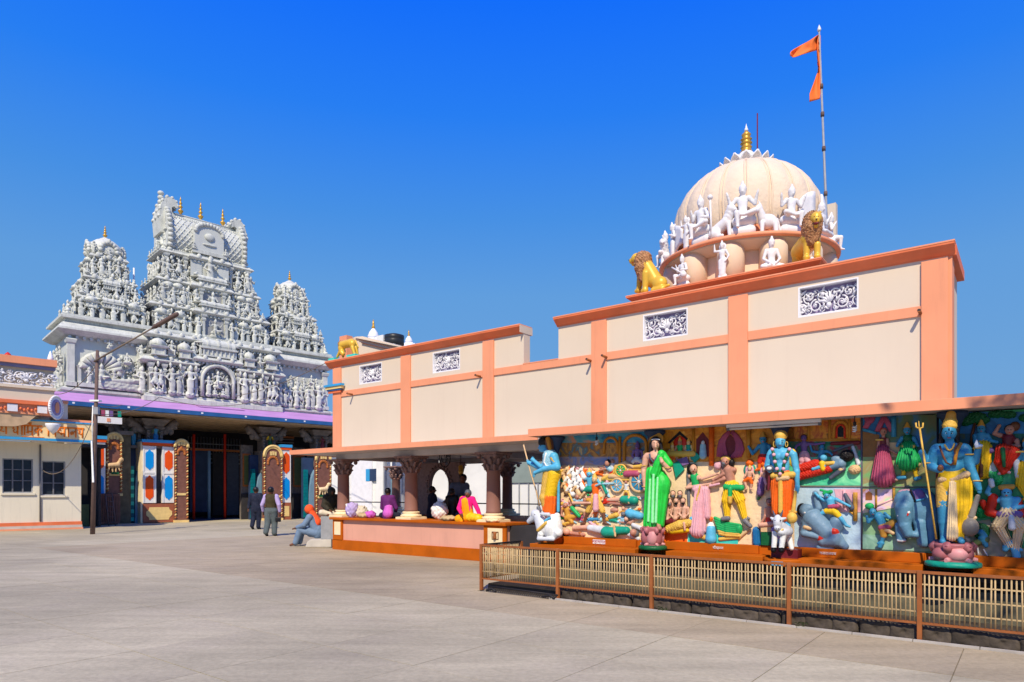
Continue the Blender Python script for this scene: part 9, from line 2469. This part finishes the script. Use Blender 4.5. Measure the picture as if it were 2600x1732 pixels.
 def sitter(px, q, rz, lab, parts_fn, H=1.6, J=None):
  s = W.s(px, q)
  Jc = J or joints(knL=(-.20, -.10, .44), anL=(.05, -.14, .41), toL=(.12, -.15, .41), knR=(.20, -.10, .44), anR=(-.05, -.15, .42), toR=(-.11, -.16, .42), pelvis=(0, .02, .46), haL=(-.08, -.18, .50), haR=(.08, -.18, .50), elL=(-.16, -.05, .60), elR=(.16, -.05, .60), hipL=(-.06, 0, .45), hipR=(.06, 0, .45))
  return person(lab, W, (s, q, zp), rz, H, Jc, parts_fn(Jc), .375, h=.017)
 sitter(985, 11.45, math.pi + .35, 'man in a plum and pink shirt seated on the plinth edge, back turned', lambda J: [('shirt', shirt(J, 'plumcloth', True, 1.2)), ('shirt_hem', [cap(J['waist'] + V3(-.03, .03, -.04), J['pelvis'] + V3(-.03, .03, .03), .098, .112, 'orchid', f=.8, pl=(.004, .05))]), ('trousers', trousers(J, 'navycloth')), ('hair', hairp(J))], 1.22)
 Jw = joints(knL=(-.16, -.06, .42), anL=(-.24, .06, .41), toL=(-.28, .1, .41), knR=(.26, -.10, .44), anR=(.34, .05, .41), toR=(.40, .08, .41), pelvis=(0, .02, .46), haL=(-.05, -.18, .52), haR=(.28, -.02, .44), elL=(-.16, -.05, .62), elR=(.22, -.02, .60), hipL=(-.06, 0, .45), hipR=(.06, 0, .45), head=(.02, -.03, .90))
 sitter(1187, 11.42, .35, 'woman in a yellow and magenta sari seated at the right end of the plinth', lambda J: [('blouse', shirt(J, 'magenta', True, 1.15)), ('sari', [cap(J['chest'] + V3(-.02, 0, .0), J['pelvis'] + V3(0, 0, .03), .108, .116, 'saffron', f=.85, pl=(.005, .045)), cap(J['pelvis'], J['knR'], .10, .075, 'yellow', rg=(.005, 60)), cap(J['knR'], J['anR'], .085, .05, 'yellow'), cap(J['pelvis'], J['knL'], .11, .08, 'saffron'), cap(J['pelvis'] + V3(-.06, -.06, -.02), V3(-.08, -.10, .38), .07, .03, 'saffron'), cap(J['shL'], J['waist'], .06, .08, 'saffron', f=.9)]), ('hair', hairp(J, 'slate', 1.05))], 1.18, Jw)
 sitter(1098, 12.6, math.pi * .8, 'dark dressed person seated deep in the pavilion left of the white bundle', lambda J: [('shawl', shirt(J, 'navycloth', True, 1.35)), ('trousers', trousers(J, 'navycloth', 1.2)), ('hair', hairp(J))], 1.3)
 sitter(1148, 12.3, math.pi, 'person in a black shirt with a blue sleeve seated behind the sari woman', lambda J: [('shirt', shirt(J, 'black', True, 1.35)), ('trousers', trousers(J, 'denim', 1.2)), ('hair', hairp(J))], 1.2)
 s = W.s(1165, 13.0)
 J = joints(chest=(.03, -.05, .74), shL=(-.08, -.05, .80), shR=(.13, -.05, .80), neck=(.06, -.06, .84), head=(.09, -.08, .92), elL=(-.12, -.12, .65), haL=(-.06, -.2, .55), elR=(.17, -.1, .65), haR=(.14, -.2, .55))
 person('man in a grey-blue shirt standing bent inside the pavilion by the oval screen', W, (s, 13.0, zp - .42), .5, 1.55, J, [('shirt', shirt(J, 'greyshirt', True, 1.35)), ('trousers', trousers(J, 'denim', 1.2)), ('hair', hairp(J))], h=.018)
 # bundles on the plinth
 def bundle(px, q, w, h, m, lab, seed, m2=None):
  s = W.s(px, q)
  T = thing('cloth_bundle', lab, 'bundle', W, (s, q, zp), group='bundles on the pavilion plinth')
  rb = random.Random(seed)
  pr = [ell((0, 0, h * .42), (w * .5, w * .4, h * .45), m, rg=(.015, 26))]
  for i in range(5):
   a = rb.uniform(0, 6.28)
   pr.append(cap((0, 0, h * .3), (w * .45 * math.cos(a), w * .3 * math.sin(a), h * rb.uniform(.1, .9)), h * .22, h * .06, m2 if (m2 and i % 2) else m, rg=(.01, 30)))
  me = blob(pr, .018, .03, 'bundle_cloth'); link_mesh('bundle_cloth', me, T)
 bundle(893, 11.36, .36, .46, 'lilac', 'lilac and white cloth bag standing beside the first pavilion column', 1, 'white2')
 bundle(916, 11.55, .42, .36, 'palecloth', 'cream cloth bundle right of the lilac bag on the plinth', 2)
 bundle(941, 11.42, .34, .22, 'orchid', 'crumpled pink-purple cloth between the bundles and the plum shirt man', 4)
 bundle(925, 11.36, .40, .15, 'beigebag', 'flat beige sack lying at the plinth edge below the cream bundle', 5)
 bundle(1140, 11.36, .46, .14, 'beigebag', 'flat brown and beige sack left of the woman in the sari', 6)
 bundle(1116, 11.9, .46, .50, 'white2', 'tall white and grey bundle under the oval opening', 7, 'greyblue')
 bundle(1250, 11.34, .34, .10, 'sand', 'low beige heap of offerings at the foot of the right pavilion column', 8)
people()
# ------------------------------------------------------------------ the tree behind the viewer whose shade falls on the right end of the gallery
def shade_tree():
 c = (5.05, .85, 7.7)
 T = thing('shade_tree', 'broad leafy tree standing beside the viewer, shading the right end of the gallery', 'tree', N, (7.2, .2, 0))
 tr = MB()
 tr.tube([(7.2, .2, 0), (7.05, .25, 2.5), (6.6, .4, 4.2), (6.0, .6, 5.6)], [.34, .27, .21, .15], 12)
 rt = random.Random(4)
 for i in range(16):
  a = rt.uniform(0, 6.28); r = rt.uniform(.6, 1.8)
  e = (c[0] + r * math.cos(a), c[1] + r * .8 * math.sin(a), c[2] + rt.uniform(-.6, .7))
  tr.tube([(6.05, .58, 5.5), ((6.05 + e[0]) / 2 + rt.uniform(-.2, .2), (.58 + e[1]) / 2, (5.8 + e[2]) / 2), e], [.10, .06, .02], 6)
 tr.build('trunk', M['bark'], T)
 n = 2300
 P0 = []
 cl = [(c[0] + rt.gauss(0, .85), c[1] + rt.gauss(0, .7), c[2] + rt.gauss(0, .42)) for _ in range(46)]
 V = []; Fs = []
 for i in range(n):
  b = cl[i % len(cl)]
  p = Vector((b[0] + rt.gauss(0, .30), b[1] + rt.gauss(0, .30), b[2] + rt.gauss(0, .22)))
  d = Vector((rt.gauss(0, 1), rt.gauss(0, 1), rt.gauss(0, .5))).normalized()
  u = d.cross(Vector((rt.gauss(0, 1), rt.gauss(0, 1), 1))).normalized()
  L = rt.uniform(.07, .12); wd = L * .4
  k = len(V)
  V += [tuple(p - d * L), tuple(p + u * wd), tuple(p + d * L), tuple(p - u * wd)]
  Fs.append((k, k + 1, k + 2, k + 3))
 MB().use(M['leaf']).add(V, Fs).build('crown', None, T, kind='stuff')
shade_tree()
